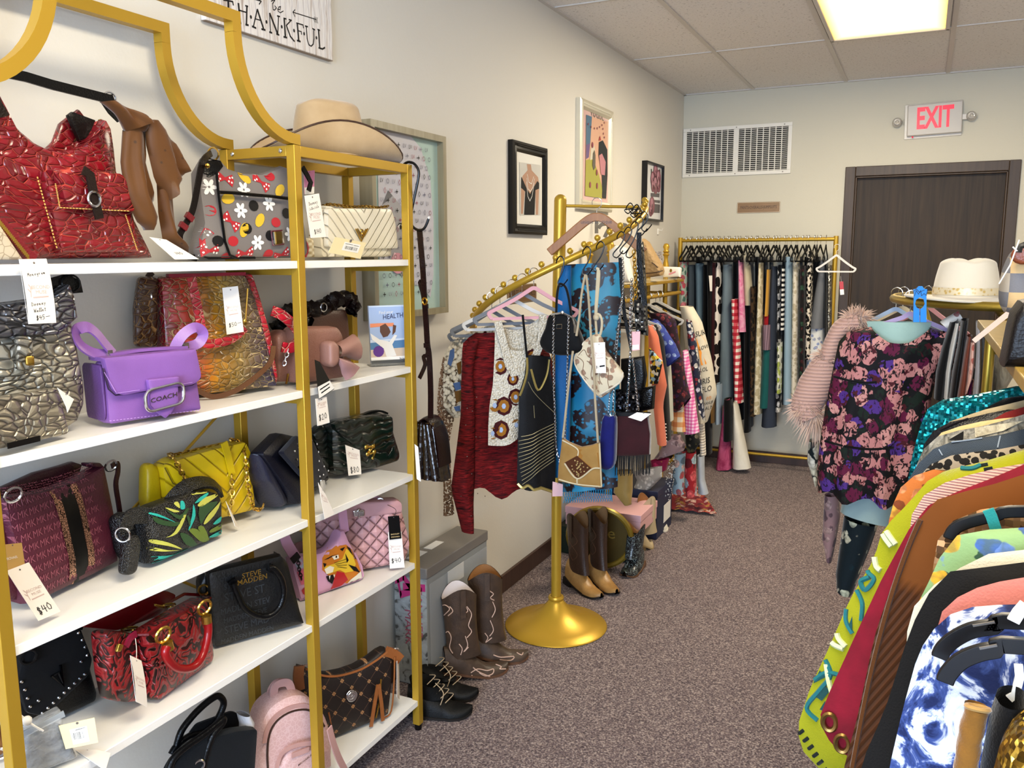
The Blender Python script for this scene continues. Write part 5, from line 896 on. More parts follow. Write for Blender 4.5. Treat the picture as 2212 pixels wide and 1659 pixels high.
F=Frame((668,1264),(880,1229),SZ[3],.07,.02);t=F.T('pink_quilted_bag','large pink diamond-quilted bag with chrome turn clasp, fourth board');n=NB('pink_quilt',.45);x,y,z=n.sep(n.co());q1=n.ma('PINGPONG',n.ma('ADD',n.ma('MULTIPLY',x,24),n.ma('MULTIPLY',z,24)),.5);q2=n.ma('PINGPONG',n.ma('SUBTRACT',n.ma('MULTIPLY',x,24),n.ma('MULTIPLY',z,24)),.5);h=n.ramp(n.ma('MINIMUM',q1,q2),[(0,0),(.1,.6),(.5,1)]);n.col(n.mix(h,'#a97a80','#d3a2a4'));n.bump(h,1,.008);PQ=n.m;PL=leather('#cf9c9e',.45,300,.08)
out=rr(F.Z(6,(430,870),(500,800),(760,765),(1085,745),(1105,800),(1165,1060),(1120,1225),(820,1282),(480,1330),(410,1300),(400,1100)),.012);bd=MB().puff(out,.09,4,taper=.5);part('body',bd,PQ,t)
part('top_band',MB().puff(rr(F.Z(6,(495,790),(760,755),(1080,740),(1105,765),(1105,828),(800,868),(505,900),(490,860)),.008),.058,7),PL,t);part('clasp',MB().puff(rr(F.Z(6,(738,805),(818,800),(822,848),(740,852)),.006),.012,6,y0=-.03).puff(rr(F.Z(6,(768,790),(785,790),(787,858),(770,858)),.003),.014,5,y0=-.036),CHROME,t)
part('handle',MB().strap(cat([F.p3(*q,.02)for q in px(6,(640,790),(650,765),(760,748),(900,735),(940,750))],4),.03,.006,up=(0,1,0)),leather('#b98a98',.45),t);part('handle_ring',MB().ring(F.p3(*cz(6,935,745),.0),.012,.0025,(.4,1,0)),CHROME,t);part('back_strap',MB().strap(cat([F.p3(*q,.02)for q in px(6,(330,1080),(370,1060),(410,1070),(400,1110))],4),.03,.006,up=(0,1,0)),PL,t)
card3([F.w3(F.p3(*q,-.062))for q in px(6,(988,848),(1068,842),(1085,1005),(1000,1015))],[('t','BADGLEY',.5,.22,.17,plain('#e2c48a',.4)),('t','MISCHKA',.5,.1,.17,plain('#e2c48a',.4))],'brand_tag','black brand tag on the pink quilted bag','product tag',mat=BLACKM,logo=None,string=[F.w3(F.p3(*cz(6,1045,800),-.05)),F.w3(F.p3(*cz(6,985,765),-.03))],stringm=BLACKM)
card3([F.w3(F.p3(*q,-.058))for q in px(6,(988,960),(1085,955),(1108,1215),(1002,1222))],[('h','$40',.48,.22,.34,INK)],'price_tag','white printed tag reading $40 on the pink quilted bag',logo=.55)
F=Frame((330,1900),(552,1765),SZ[4],.09);t=F.T('black_canvas_tote','open black tote with tall rolled handles on the bottom board');CV=fabric('#131a22',.8)
out=rr(F.Z(8,(-120,1700),(-60,1600),(190,1440),(380,1390),(525,1375),(505,1680),(500,1800),(-150,1950)),.01);part('front_panel',MB().puff(out,.04,7,y0=-.03),CV,t);part('back_panel',MB().puff(rr(F.Z(8,(150,1500),(210,1420),(470,1320),(530,1350),(520,1500),(300,1600)),.008),.012,6,y0=.035),fabric('#0c0e12'),t)
part('paper_lining',MB().slab(F.Z(8,(465,1320),(480,1400),(470,1550),(455,1800)),F.Z(8,(520,1300),(555,1360),(540,1500),(505,1800)),.05,8,12,.004,60),fabric('#d4d2d4',.7),t)
for y,p in((-.045,[(-130,1720),(-90,1600),(-10,1520),(120,1430),(230,1345),(275,1305),(262,1345),(200,1420),(150,1560),(110,1760)]),(.03,[(-100,1560),(-60,1500),(30,1430),(130,1400),(215,1330),(265,1240),(275,1180),(240,1142),(195,1160),(130,1210),(50,1290),(-30,1400),(-70,1540)])):part('handle',MB().tube(cat([F.p3(*q,y)for q in px(8,*p)],4),.0085,10),BLK,t)
part('handle_ring',MB().ring(F.p3(*cz(8,100,1640),-.05),.012,.003,(.3,1,0)),CHROME,t)
F=Frame((565,1775),(735,1690),SZ[4],.085,.095);t=F.T('pink_backpack','small pale pink backpack with front zip pocket on the bottom board','backpack');n=NB('pink_saffiano',.5);v=n.co();n.col(n.mix(n.ramp(n.voro(v,90,'DISTANCE_TO_EDGE'),[(.04,'#ffffff'),(.1,'#000000')]),'#d3aaa6','#dcb9b6'));n.bump(n.voro(v,500),.2,.002);PB=n.m;PR=leather('#cf9f97',.45,300,.1)
out=[tuple(p)for p in cat(F.Z(8,(525,1760),(540,1500),(560,1340),(610,1240),(700,1170),(800,1135),(890,1150),(970,1220),(1030,1330),(1060,1480),(1060,1640)),4)];bd=MB().puff(out,.11,5,F.Z(8,(800,1500))[0]);part('body',bd,PB,t)
part('edge_piping',MB().tube(cat([F.p3(*q,-.052)for q in px(8,(600,1740),(590,1560),(605,1420),(660,1320),(760,1255),(870,1240),(950,1280),(1000,1360))],4),.003,6),BRN,t);part('top_gusset',MB().tube(cat([F.p3(*q,-.02)for q in px(8,(565,1360),(620,1260),(710,1200),(800,1175),(900,1190),(970,1250))],4),.0028,6),BRN,t);part('zipper',MB().strap(cat([F.p3(*q,-.05)for q in px(8,(570,1480),(590,1380),(650,1290),(750,1230),(860,1215),(960,1265))],4),.014,.003,up=(0,1,0)),PR,t)
pk=MB().puff([tuple(p)for p in cat(F.Z(8,(640,1760),(645,1620),(690,1530),(770,1485),(880,1465),(960,1475),(1010,1520),(1020,1640)),4)],.05,5,F.Z(8,(820,1650))[0],y0=-.05);part('front_pocket',pk,PB,t);part('pocket_zip',MB().strap(cat([F.p3(*q,-.076)for q in px(8,(655,1660),(690,1560),(770,1505),(880,1482),(970,1492))],4),.012,.003,up=(0,1,0)),PR,t);
lb=part('label_plate',MB().strap([F.p3(*q,-.078)for q in px(8,(765,1570),(890,1525))],.014,.003,up=(0,1,0)),PR,t);m=MB();q=F.Z(8,(828,1546))[0];text_on(m,'MICHAEL KORS',.0085,.0085,lambda a,b:(q[0]+a,-.0802,q[1]+b+a*.32),.01);part('lettering',m,BRN,lb)
part('top_handle',MB().strap(cat([F.p3(*q,.0)for q in px(8,(640,1200),(640,1090),(680,1050),(740,1050),(765,1110),(775,1150))],5),.022,.005,up=(0,1,0)),PR,t);part('shoulder_strap',MB().strap(cat([F.p3(*q,.03)for q in px(8,(620,1230),(615,1120),(650,1055),(700,1045))],4),.024,.005,up=(0,1,0)),PR,t);part('loose_strap',MB().strap(cat([at(0,.285,*q)for q in px(8,(1035,1370),(1060,1470),(1100,1580),(1150,1680))],4),.02,.004,up=(1,0,0)),PR,t,world=True)
F=Frame((722,1602),(842,1554),SZ[4],.07);t=F.T('monogram_hobo','dark brown monogram hobo bag with tan trim and tassel on the bottom board');n=NB('brown_monogram',.5);x,y,z=n.sep(n.co());p1_=n.ma('PINGPONG',n.ma('ADD',n.ma('MULTIPLY',x,17),n.ma('MULTIPLY',z,17)),.5);p2_=n.ma('PINGPONG',n.ma('SUBTRACT',n.ma('MULTIPLY',x,17),n.ma('MULTIPLY',z,17)),.5);mn=n.ma('MINIMUM',p1_,p2_);mx=n.ma('MAXIMUM',p1_,p2_);dots=n.ramp(mx,[(.10,'#ffffff'),(.13,'#000000')]);d2=n.ramp(n.ma('SUBTRACT',1,n.ma('MULTIPLY',mn,2)),[(.0,'#000000'),(.10,'#000000')]);n.col(n.mix(n.ramp(mn,[(.012,'#ffffff'),(.02,'#000000')]),n.mix(dots,'#241814','#a87a4c'),'#5a4030'));BM=n.m;TN=leather('#9a5a2b',.4)
out=F.Z(8,(840,1180),(830,1000),(845,950),(900,965),(960,1000),(1060,1005),(1160,985),(1260,950),(1360,890),(1430,835),(1470,815),(1510,850),(1500,1100),(1475,1280),(1420,1350),(1250,1420),(1050,1480),(960,1470),(900,1350));bd=MB().puff(out,.08,5,F.Z(8,(1180,1180))[0],.6);part('body',bd,BM,t)
part('rim',MB().strap(cat([F.p3(*q,-.012)for q in px(8,(855,948),(960,992),(1060,998),(1160,978),(1260,942),(1360,882),(1440,822))],4),.03,.006,up=(0,.3,1)),TN,t);part('strap_tab',MB().strap(cat([F.p3(*q,-.02)for q in px(8,(820,925),(812,1000),(822,1100))],4),.03,.008,up=(0,1,0)).strap(cat([F.p3(*q,-.02)for q in px(8,(1440,820),(1500,840),(1545,880))],4),.03,.01,up=(0,1,0)),TN,t)
part('strap_rings',MB().ring(F.p3(*cz(8,870,940),-.02),.012,.003,(.3,1,.3)).ring(F.p3(*cz(8,1510,820),-.02),.010,.003,(.3,1,.3)),CHROME,t);part('emblem',MB().puff(disc2(*F.Z(8,(1190,1135))[0],.0175,n=20),.008,5,y0=-.042).ring(F.p3(*cz(8,1190,1135),-.046),.014,.0016).ring(F.p3(*cz(8,1193,1130),-.046),.006,.002),CHROME,t);part('side_piping',MB().tube(cat([F.p3(*q,-.028)for q in px(8,(1505,860),(1500,1050),(1480,1250),(1430,1345))],4),.0028,6).tube(cat([F.p3(*q,-.034)for q in px(8,(1030,1260),(1060,1400),(1075,1475))],4),.0028,6),TN,t)
z_=part('zip_pocket',MB().strap([F.p3(*q,-.042)for q in px(8,(1405,1020),(1400,1160),(1370,1300))],.005,.003,up=(0,1,0)),GOLD2,t);ts=MB();ts.strap([F.p3(*q,-.046)for q in px(8,(1385,1060),(1360,1200),(1335,1370))],.011,.004,up=(0,1,0)).strap([F.p3(*q,-.048)for q in px(8,(1390,1060),(1410,1200),(1420,1320))],.011,.004,up=(0,1,0));part('tassel',ts,TN,t)
for x in(-.075,-.045,-.015,.02,.05):
 pass
card3([F.w3(F.p3(*q,y))for q,y in zip(px(8,(1520,890),(1535,885),(1540,1170),(1520,1150)),(-.04,.01,.01,-.04))],[],'price_tag','white tag seen edge on at the right end of the brown monogram hobo',logo=None)
hk=thing('s_hook','large black S hook over the top end rail of the gold shelf','hook',None,(.27,2.2,1.6));q=lambda y,*p:[at(1,y,*r_)for r_ in px(19,*p)]
part('hook',MB().tube(cat(q(2.205,(400,515),(405,470),(430,430),(470,415),(515,435),(545,490),(540,560),(515,680),(490,800),(480,890),(500,945),(545,970),(585,960),(610,920),(628,870)),3),.004,8),BLACKM,hk,world=True);part('tip',MB().ball(at(1,2.205,*cz(19,628,870)),.005,8),plain('#c9c4bc'),hk,world=True)
ab=thing('accordion_bag','small brown glossy bag with bellows sides hanging by a long strap from the S hook','handbag',None,at(1,2.205,925,1030));DBR=leather('#2c1512',.25);q9=lambda y,k,*p:[at(1,y,*r_)for r_ in px(k,*p)]
part('strap',MB().strap(cat(q9(2.21,9,(190,395),(205,560),(222,760),(235,1000),(240,1080),(252,1250),(262,1420))+q9(2.21,11,(90,300),(100,520),(100,740)),4),.017,.005,up=(0,1,0)).strap(cat(q9(2.215,9,(200,395),(225,820),(195,870),(225,1000))+q9(2.215,9,(250,1250),(265,1500))+q9(2.215,11,(50,300),(60,360),(20,455)),4),.012,.004,up=(0,1,0)),DBR,ab,world=True)
part('buckle',MB().ring(at(1,2.2,*cz(9,238,1040)),.01,.003,(.3,1,0)),GOLD2,ab,world=True);part('keepers',MB().strap(q9(2.203,9,(225,1085),(265,1085)),.014,.009,up=(0,1,0)).strap(q9(2.203,9,(235,1435),(280,1435)),.014,.009,up=(0,1,0)),DBR,ab,world=True)
GL=NB('brown_glossy_snake',.22,coat=.5);v=GL.co((1,1,1.6));e=GL.voro(v,40);GL.col(GL.mix(e,'#2a1712','#120b0a'));GL.bump(e,.5,.005);GL=GL.m
c0=at(1,2.255,929,968)
for k,dx in enumerate((-.045,-.015,.015,.045)):part('bellows',MB().slab([(c0.x+dx*.35-.012,2.215,c0.z+.085),(c0.x+dx-.014,2.21,c0.z-.09)],[(c0.x+dx*.35+.012,2.215,c0.z+.085),(c0.x+dx+.014,2.21,c0.z-.09)],.02,6,8,.0).puff([(c0.x+dx-.012,c0.z-.1),(c0.x+dx+.012,c0.z-.1),(c0.x+dx*.5+.01,c0.z+.09),(c0.x+dx*.5-.01,c0.z+.09)],.07,6,y0=2.255),GL,ab,world=True)
part('flap',MB().limb([(c0.x-.05,2.258,c0.z-.05),(c0.x-.04,2.258,c0.z+.05),(c0.x,2.258,c0.z+.10),(c0.x+.04,2.258,c0.z+.05),(c0.x+.052,2.258,c0.z-.05)],.006,.038,10),DBR,ab,world=True)
card3([at(1,2.14,*r_)for r_ in px(6,(1180,330),(1205,350),(1225,598),(1195,580))],[],'price_tag','white tag hanging beside the brown accordion bag',logo=None)
def boot(name,label,heel,toe,top,shaft,vamp,sole,group=None,hh=.035,point=.6,wd=.042,r0=(.062,.05),scal=.02,shaft_r=None,catg='boot',orn=None,pull=True,lining=None,low=False,flare=1.0):
 A=at(2,0,*heel);B=at(2,0,*toe);L=max((B-A).length,.1);rz=atan2(B.y-A.y,B.x-A.x);t=thing(name,label,catg,group,A,rz)
 H=vz(A,top);xs=lambda u:-.015+L*u
 def halfw(u):return wd*(.62+.38*sin(min(u/.68,1)*pi*.75+.15))if u<.62 else wd*(sqrt(max(0,1-((u-.62)/.385)**2))**(.75 if point<.5 else 1.15))*.93+.003
 def bot(u):return hh*max(0,1-(u/.62))**1.0*(1 if u<.62 else 0)+(0.012*max(0,(u-.8)/.2)**2)+.006
 def topz(u):return bot(u)+(.085 if u<.25 else.085-.055*min(1,(u-.25)/.45))-(0 if u<.7 else.012*((u-.7)/.3)**2)
 def up(a,v):
  th=pi*a;w=halfw(v);z0,z1=bot(v),topz(v)
  return(xs(v),w*cos(th)*(1-.25*max(0,sin(th))**3*(v<.5)),z0+(z1-z0)*sin(th)**.75)
 ra,rb=shaft_r or r0;x0=.052
 m=MB();m.grid(up,14,22);part('vamp',m,vamp,t,smooth=70)
 def sh(u,v):
  a=2*pi*u;z=.055+hh*.8+(H-.055-hh*.8)*v;k=1.0+(flare-1)*v;e=(1-v)**3
  rx=(ra*(.86+.14*v))*k+.012*e;ry=(rb*(.82+.18*v))*k
  zz=z+(scal*v**6*(cos(2*a+pi)-.2)if not low else-.012*v**4*cos(a))
  return(x0-.008*v+rx*cos(a)*1.0+.01*e,ry*sin(a),zz)
 s_=MB();s_.grid(sh,28,16,cu=True);so=part('shaft',s_,shaft,t,smooth=80)
 part('lining',MB().grid(lambda u,v:(lambda p:V((x0-.008+(p[0]-x0+.008)*.95,p[1]*.95,p[2])))(sh(u,1-.3*v)),28,5,cu=True),lining or leather('#a06a35',.6),so,smooth=80)
 so2=MB();so2.grid(lambda u,v:(xs(v),(halfw(v)+.004)*(2*u-1),bot(v)-.006),6,22);so2.grid(lambda u,v:(xs(v),(halfw(v)+.004)*(1-2*u),bot(v)+.002),6,22)
 for s in(-1,1):so2.grid(lambda u,v:(xs(v),s*(halfw(v)+.004),bot(v)-.006+.008*u),1,22)
 part('sole',so2,sole,t)
 if hh>.01:part('heel',MB().sweep([(xs(.1),0,hh-.002),(xs(.085),0,0)],[(-.034,-.03),(.024,-.032),(.03,0),(.024,.032),(-.034,.03)],up=(1,0,0))if hh<.05 else MB().tube([(xs(.06),0,hh),(xs(.07),0,hh*.5),(xs(.07),0,0)],.012,8,scale=lambda q:1.6-1.0*q),sole,t)
 if pull:part('pull_straps',MB().strap([(x0,rb*1.02*k*flare,H-.08)if 0 else(x0-.005,k*(rb+.004)*flare,z)for z in(H-.09,H-.02,H+.012)],.022,.003,up=(0,1,0))if 0 else MB().strap([(x0-.005,(rb+.003)*flare,z)for z in(H-.09,H-.02,H+.014)],.02,.003,up=(0,1,0)).strap([(x0-.005,-(rb+.003)*flare,z)for z in(H-.09,H-.02,H+.014)],.02,.003,up=(0,1,0)),shaft,t)
 return t,s_,m,L,H,x0
def marbled(nm,a,b,r=.45,sc=14):
 n=NB(nm,r);v=n.co();n.col(n.mix(n.noise(v,sc,5,.6),a,b));n.bump(n.noise(v,180,2),.25,.003);return n.m
WORN=marbled('worn_brown_leather','#1d1512','#574130',.45,26);SOLE=wood('stacked_sole','#4a3122','#6b4830',.5);TANV=marbled('tan_vamp','#b98c4f','#8a6232',.4,40);DKS=leather('#2c1c14',.5)
def stitched(t,body,sets,mat,k,F3,w=.004,name='embroidery'):
 m=MB();bv=body.bvh();inv=MW[t.name].inverted();
 for L in sets:
  pts=[]
  for q in cat([V((a,b,0))for a,b in L],4):
   X,Y=cz(k,q.x,q.y);d=inv.to_3x3()@ray(X,Y);o=inv@CAM;h=bv.ray_cast(o,d.normalized())
   if h[0]:pts.append(h[0]-d.normalized()*.001)
  if len(pts)>1:m.tube(pts,w/2,4)
 if m.v:part(name,m,mat,t)
PINKE=plain('#c9a58f',.6)
e1=boot('cowboy_boot','worn dark brown cowboy boot with pink embroidery, nearer of its pair',(968,1468),(1104,1446),(985,1276),WORN,WORN,SOLE,'pair of embroidered brown cowboy boots',.04,.4,.041,r0=(.06,.042),flare=1.1,scal=.022,lining=plain('#e6d9d3',.8))
S1=[[(275,800),(300,790),(330,815),(300,850),(280,870)],[(330,800),(350,830),(320,860)],[(295,980),(320,960),(340,1000),(330,1060),(350,1100)],[(285,1000),(300,1060),(330,1100)],[(405,790),(430,800),(445,830),(415,850)],[(440,800),(470,850),(450,920),(470,960),(440,1000)],[(390,1040),(410,1070),(400,1110)],[(430,990),(445,1050),(420,1090),(450,1060)],[(280,1180),(320,1200),(350,1175)]]
stitched(e1[0],e1[1],S1,PINKE,13,None);stitched(e1[0],e1[2],[[(465,1225),(510,1200),(570,1210),(610,1200),(605,1230),(560,1245),(520,1225)],[(480,1190),(520,1220),(590,1250)],[(625,1170),(660,1185),(650,1200),(690,1200)],[(470,1240),(500,1255),(530,1255)]],PINKE,13,None)
e2=boot('cowboy_boot','worn dark brown cowboy boot with pink embroidery, farther of its pair, nearer the wall',(1024,1430),(1149,1422),(1046,1238),WORN,WORN,SOLE,'pair of embroidered brown cowboy boots',.04,.4,.041,r0=(.06,.042),flare=1.1,scal=.022)
stitched(e2[0],e2[1],[[(585,700),(610,720),(590,745),(615,760)],[(605,770),(622,820),(600,870)],[(590,890),(610,950),(585,990)],[(555,970),(575,1000),(560,1030),(600,1000)],[(480,990),(500,1020),(490,1050)]],PINKE,13,None);stitched(e2[0],e2[2],[[(610,1110),(660,1125),(740,1120),(720,1145),(650,1140)],[(760,1095),(790,1110),(800,1095)]],PINKE,13,None)
BKL=leather('#141413',.55)
for nm,h_,t_,p_ in(('black laced ankle boot beside the gold post, nearer of its pair',(893,1540),(1030,1544),(905,1468)),('black laced ankle boot behind the gold post, farther of its pair',(915,1497),(1042,1508),(932,1446))):
 e=boot('ankle_boot',nm,h_,t_,p_,BKL,BKL,plain('#241d18',.7),'pair of black laced ankle boots',.012,.6,.046,(.055,.042),catg='boot',low=True,pull=False,lining=plain('#191715',.9));m=MB();L=e[3]
 for i in range(5):z=.06+i*.016;x=.125-.015*i;m.tube(cat([(x-.012,-.028,z-.005),(x+.012,0,z+.012),(x-.012,.028,z)],4),.0017,5)
 m.tube(cat([(.08,-.02,.12),(.11,-.045,.10),(.10,-.05,.06)],4),.0017,5);part('laces',m,plain('#a89070',.8),e[0])
DK2=leather('#3b2517',.4)
for lb,h_,t_,p_ in(('brown western boot with tan foot behind the gold rack base, left of its pair',(1234,1262),(1304,1299),(1247,1112)),('brown western boot with tan foot behind the gold rack base, right of its pair',(1280,1250),(1336,1291),(1297,1102))):
 e=boot('western_boot',lb,h_,t_,p_,DK2,TANV,plain('#2b211b',.6),'pair of brown and tan western boots',.035,.7,.04,r0=(.062,.036),scal=.03,flare=1.1,lining=leather('#8a6a45',.7))
 m=MB();bv=e[1].bvh()
 for k in(-1,1):
  L=[V((e[5]+k*.03*sin(u*6.5),0,.14+(e[4]-.2)*u))for u in[i/30 for i in range(31)]]
  for s in(-1,1):
   pts=[bv.ray_cast(V((p.x,s*.3,p.z)),V((0,-s,0)))[0]for p in L];pts=[p+V((0,s*.0008,0))for p in pts if p]
   if len(pts)>2:m.tube(pts,.0009,4)
 part('stitching',m,plain('#6b4a33',.6),e[0])
n=NB('black_glitter',.3);v=n.co();c=n.sep(n.voro(v,420,'F1','Color'))[0];n.col(n.ramp(c,[(0,'#0b0b0c'),(.86,'#17171a'),(.9,'#9fb0ae')]));n.bump(c,.6,.003);GLT=n.m
boot('glitter_boot','black glitter western ankle boot with tan lining',(1378,1226),(1346,1252),(1364,1133),GLT,GLT,leather('#6b4a30'),None,.03,.7,.042,(.055,.045),scal=.03,flare=1.05,pull=False)
CRB=leather('#cdb78f',.5);boot('cream_boot','cream western boot behind the black glitter boot',(1381,1186),(1404,1180),(1378,1080),CRB,CRB,leather('#b39a6c'),None,.03,.5,.04,(.05,.04),scal=.03,flare=1.05)
WHB=leather('#e2dccd',.35);boot('heeled_boot','white pointed ankle boot with kitten heel at the end of the shoe row',(1406,1152),(1441,1141),(1412,1058),WHB,WHB,plain('#d9d2c2',.4),None,.055,.4,.036,(.042,.036),low=True,pull=False)
t=thing('boot_box','tall grey printed boot box with pink marks standing against the wall','box',None,(.10,2.62,0));n=NB('grey_printed_card',.45);v=n.co();e=n.noise(v,24,4,1.2);n.col(n.ramp(e,[(.38,'#4b4b48'),(.44,'#8f9290'),(.7,'#a3a6a5')]));GB=n.m
bx0,bx1,by0,by1,bz=.022,.155,2.42,2.88,0
D=at(1,2.42,932,1228);Hh=vz((.155,2.42),(932,1228))
part('box',MB().box((bx0,by0,.002),(bx1,by1,Hh-.03)),plain('#8d908f',.5),t,world=True,bev=.003);part('lid',MB().box((bx0-.004,by0-.004,Hh-.04),(bx1+.004,by1+.004,Hh)),plain('#77726d',.4),t,world=True,bev=.004)
part('front_print',MB().box((bx0,by0-.0012,.01),(bx1,by0-.0004,Hh-.045)),GB,t,world=True);m=MB()
for q in([(45,600),(70,595),(110,640),(60,680),(50,640),(90,690)],[(120,660),(190,655)],[(375,640),(395,570),(412,600),(390,640)],[(300,380),(360,360),(400,400),(330,410),(380,370)]):
 pass
vs,fs=strokes([[(.05,.86),(.3,.9),(.6,.8),(.2,.75),(.1,.9)],[(.3,.82),(.95,.84)]],.06);m.add([(bx0+(bx1-bx0)*a,by0-.002,Hh*b)for a,b in vs],fs);part('pink_marks',m,plain('#b3286a',.5),t,world=True)
m=MB();text_on(m,'TANNER',.05,.05,lambda a,b:(bx0+.10+b*.8,by0-.002,.28-a*1.0));text_on(m,'MARK',.05,.05,lambda a,b:(bx0+.055+b*.8,by0-.002,.22-a*1.0));part('lettering',m,plain('#9a4458',.6),t,world=True)
m=MB()
for a,b in(((.3,.12),(.5,.32)),((.3,.38),(.5,.58))):m.box((bx0+.05*a[0],by0+.46*a[1],Hh+.0002),(bx0+.05,by0+.46*b[1],Hh+.001))
part('hand_hole',m,plain('#e6e6e6',.5),t,world=True);part('side_label',MB().box((bx1+.0045,2.56,Hh-.12),(bx1+.0055,2.68,Hh-.06)),WHITE,t,world=True);part('side_wrap',MB().slab([(bx1+.006,2.43,Hh-.06),(bx1+.006,2.43,.06)],[(bx1+.006,2.87,Hh-.06),(bx1+.006,2.87,.06)],.003,10,14,.002,40),NB('box_film',.15,alpha=.25).col('#dfe3e6').m,t,world=True)
t=thing('round_plaque','round olive-gold plaque with raised rim and lettering behind the brown western boots','plaque',None,(.31,3.80,0));R_=.165;OG=plain('#6d5a1f',.35,.4);M_=MW[t.name]@Matrix.Rotation(radians(8),4,'X')@Matrix.Rotation(radians(12),4,'Z')
t.matrix_world=M_;MW[t.name]=M_;part('disc',MB().puff(disc2(0,R_+.004,R_,n=40),.02,8),plain('#4a3e18',.4,.3),t);part('rim',MB().ring((0,-.008,R_+.004),R_-.012,.014,(0,1,0),40,8),plain('#8a7226',.35,.5),t);m=MB();text_on(m,'So Ne',.085,.085,lambda a,b:(a-.03,-.0135,R_+.03+b),.005);part('lettering',m,plain('#8a7838',.4,.4),t)
def carton(label,lo,hi,c,lid=None,lh=.035):
 t=thing('shoe_box',label,'box',None,((lo[0]+hi[0])/2,(lo[1]+hi[1])/2,lo[2]));part('box',MB().box(lo,(hi[0],hi[1],hi[2]-.006)),plain(c,.55),t,world=True,bev=.002);part('lid',MB().box((lo[0]-.003,lo[1]-.003,hi[2]-lh),(hi[0]+.003,hi[1]+.003,hi[2])),plain(lid or c,.5),t,world=True,bev=.002);return t
carton('dark green shoe box on the floor under the pink shoe box',(.03,3.92,.001),(.40,4.26,.145),'#20301f');carton('pale pink shoe box stacked on the dark green one',(.06,3.95,.147),(.46,4.24,.245),'#d8a7a8')
b3=carton('navy blue shoe box on the floor behind the pink one',(.03,4.32,.001),(.44,4.62,.27),'#1d2440');part('label',MB().box((.4432,4.44,.06),(.4442,4.58,.16)),WHITE,b3,world=True)
def drape(name,label,catg,k,L,R,Y,d,mat,group=None,amp=.005,kk=45,hem=0,nv=20,nu=9,p=2.0,dfn=None,smooth=75,neck=0):
 Ys=Y if isinstance(Y,(tuple,list))else(Y,Y)
 f=lambda P,Y_:[at(1,Y_,*q)for q in cz(k,*P)]
 m=MB().slab(f(L,Ys[0]),f(R,Ys[1]),d,nu,nv,amp,kk,len(label)*7,hem=hem,p=p,dfn=dfn,neck=neck)
 return solo(name,m,mat,label,catg,group,smooth=smooth)
def on_front(par,k,polys,Y,mat,eps=.001,name='print'):
 bv=BVHTree.FromPolygons([tuple(v.co)for v in par.data.vertices],[tuple(p.vertices)for p in par.data.polygons]);I=MW[par.name].inverted();m=MB();o=I@CAM
 for P in polys:
  vs,fs=P if isinstance(P,tuple)else poly2(P);out=[]
  for q in vs:
   d=ray(*cz(k,*q)).normalized();h=bv.ray_cast(o,d);out.append(h[0]-d*eps if h[0]else None)
  ok=[f for f in fs if all(out[i]is not None for i in f)]
  m.add([p if p else V((0,0,0))for p in out],ok)
 if m.f:part(name,m,mat,par)
def lace3(par,k,lines,mat,r=.002,name='piping',eps=.002):
 bv=BVHTree.FromPolygons([tuple(v.co)for v in par.data.vertices],[tuple(p.vertices)for p in par.data.polygons]);I=MW[par.name].inverted();m=MB();o=I@CAM
 for L in lines:
  pts=[]
  for q in cat([(a,b,0)for a,b in L],5):
   d=ray(*cz(k,q.x,q.y)).normalized();h=bv.ray_cast(o,d)
   if h[0]:pts.append(h[0]-d*eps)
  if len(pts)>1:m.tube(pts,r,5)
 if m.v:part(name,m,mat,par)
def hook_tube(m,x=0,z=0,r=.018,neck=.055,w=.0016):
 m.tube([(x+r*cos(a),0,z-r*.1+r*sin(a)-.0)for a in[radians(200-20*i)for i in range(13)]][:11]+[(x+r*.9,0,z-r*.8),(x,0,z-r*1.5),(x,0,z-neck)],w,6);return m
def hanger(label,M,c,w=.40,hookm=None,kind='velvet',group=None,drop=.075):
 t=thing('clothes_hanger',label,'hanger',group);t.matrix_world=M;MW[t.name]=M
 part('hook',hook_tube(MB()),hookm or CHROME,t)
 z0=-.055;h=w/2
 if kind=='wood':
  m=MB().sweep(cat([(-h,.0,z0-.13),(-h*.6,0,z0-.07),(-h*.2,0,z0-.012),(0,0,z0),(h*.2,0,z0-.012),(h*.6,0,z0-.07),(h,0,z0-.13)],5),[(-.007,-.016),(.007,-.016),(.007,.016),(-.007,.016)],up=(0,1,0));part('shoulders',m,c,t,bev=.003)
  m=MB();text_on(m,'unique boutique',.018,.02,lambda a,b:(a,-.0076,z0-.018+b));part('lettering',m,BRN,t)
 else:
  q=cat([(-h+.012,0,z0-drop-.03),(-h,0,z0-drop-.012),(-h+.02,0,z0-drop),(-h*.45,0,z0-drop*.55),(-h*.15,0,z0-.012),(0,0,z0),(h*.15,0,z0-.012),(h*.45,0,z0-drop*.55),(h-.02,0,z0-drop),(h,0,z0-drop-.012),(h-.012,0,z0-drop-.03)],4)
  part('shoulders',MB().sweep(q,[(-.0028,-.006),(.0028,-.006),(.0028,.006),(-.0028,.006)],up=(0,1,0),scale=lambda u:1.15-.4*abs(u-.5)),c,t)
  part('bar',MB().sweep([(-h+.012,0,z0-drop-.03),(h-.012,0,z0-drop-.03)],[(-.0028,-.005),(.0028,-.005),(.0028,.005),(-.0028,.005)],up=(0,1,0)),c,t)
 return t
def RM(p,rz):return Matrix.Translation(V(p))@Matrix.Rotation(radians(rz),4,'Z')
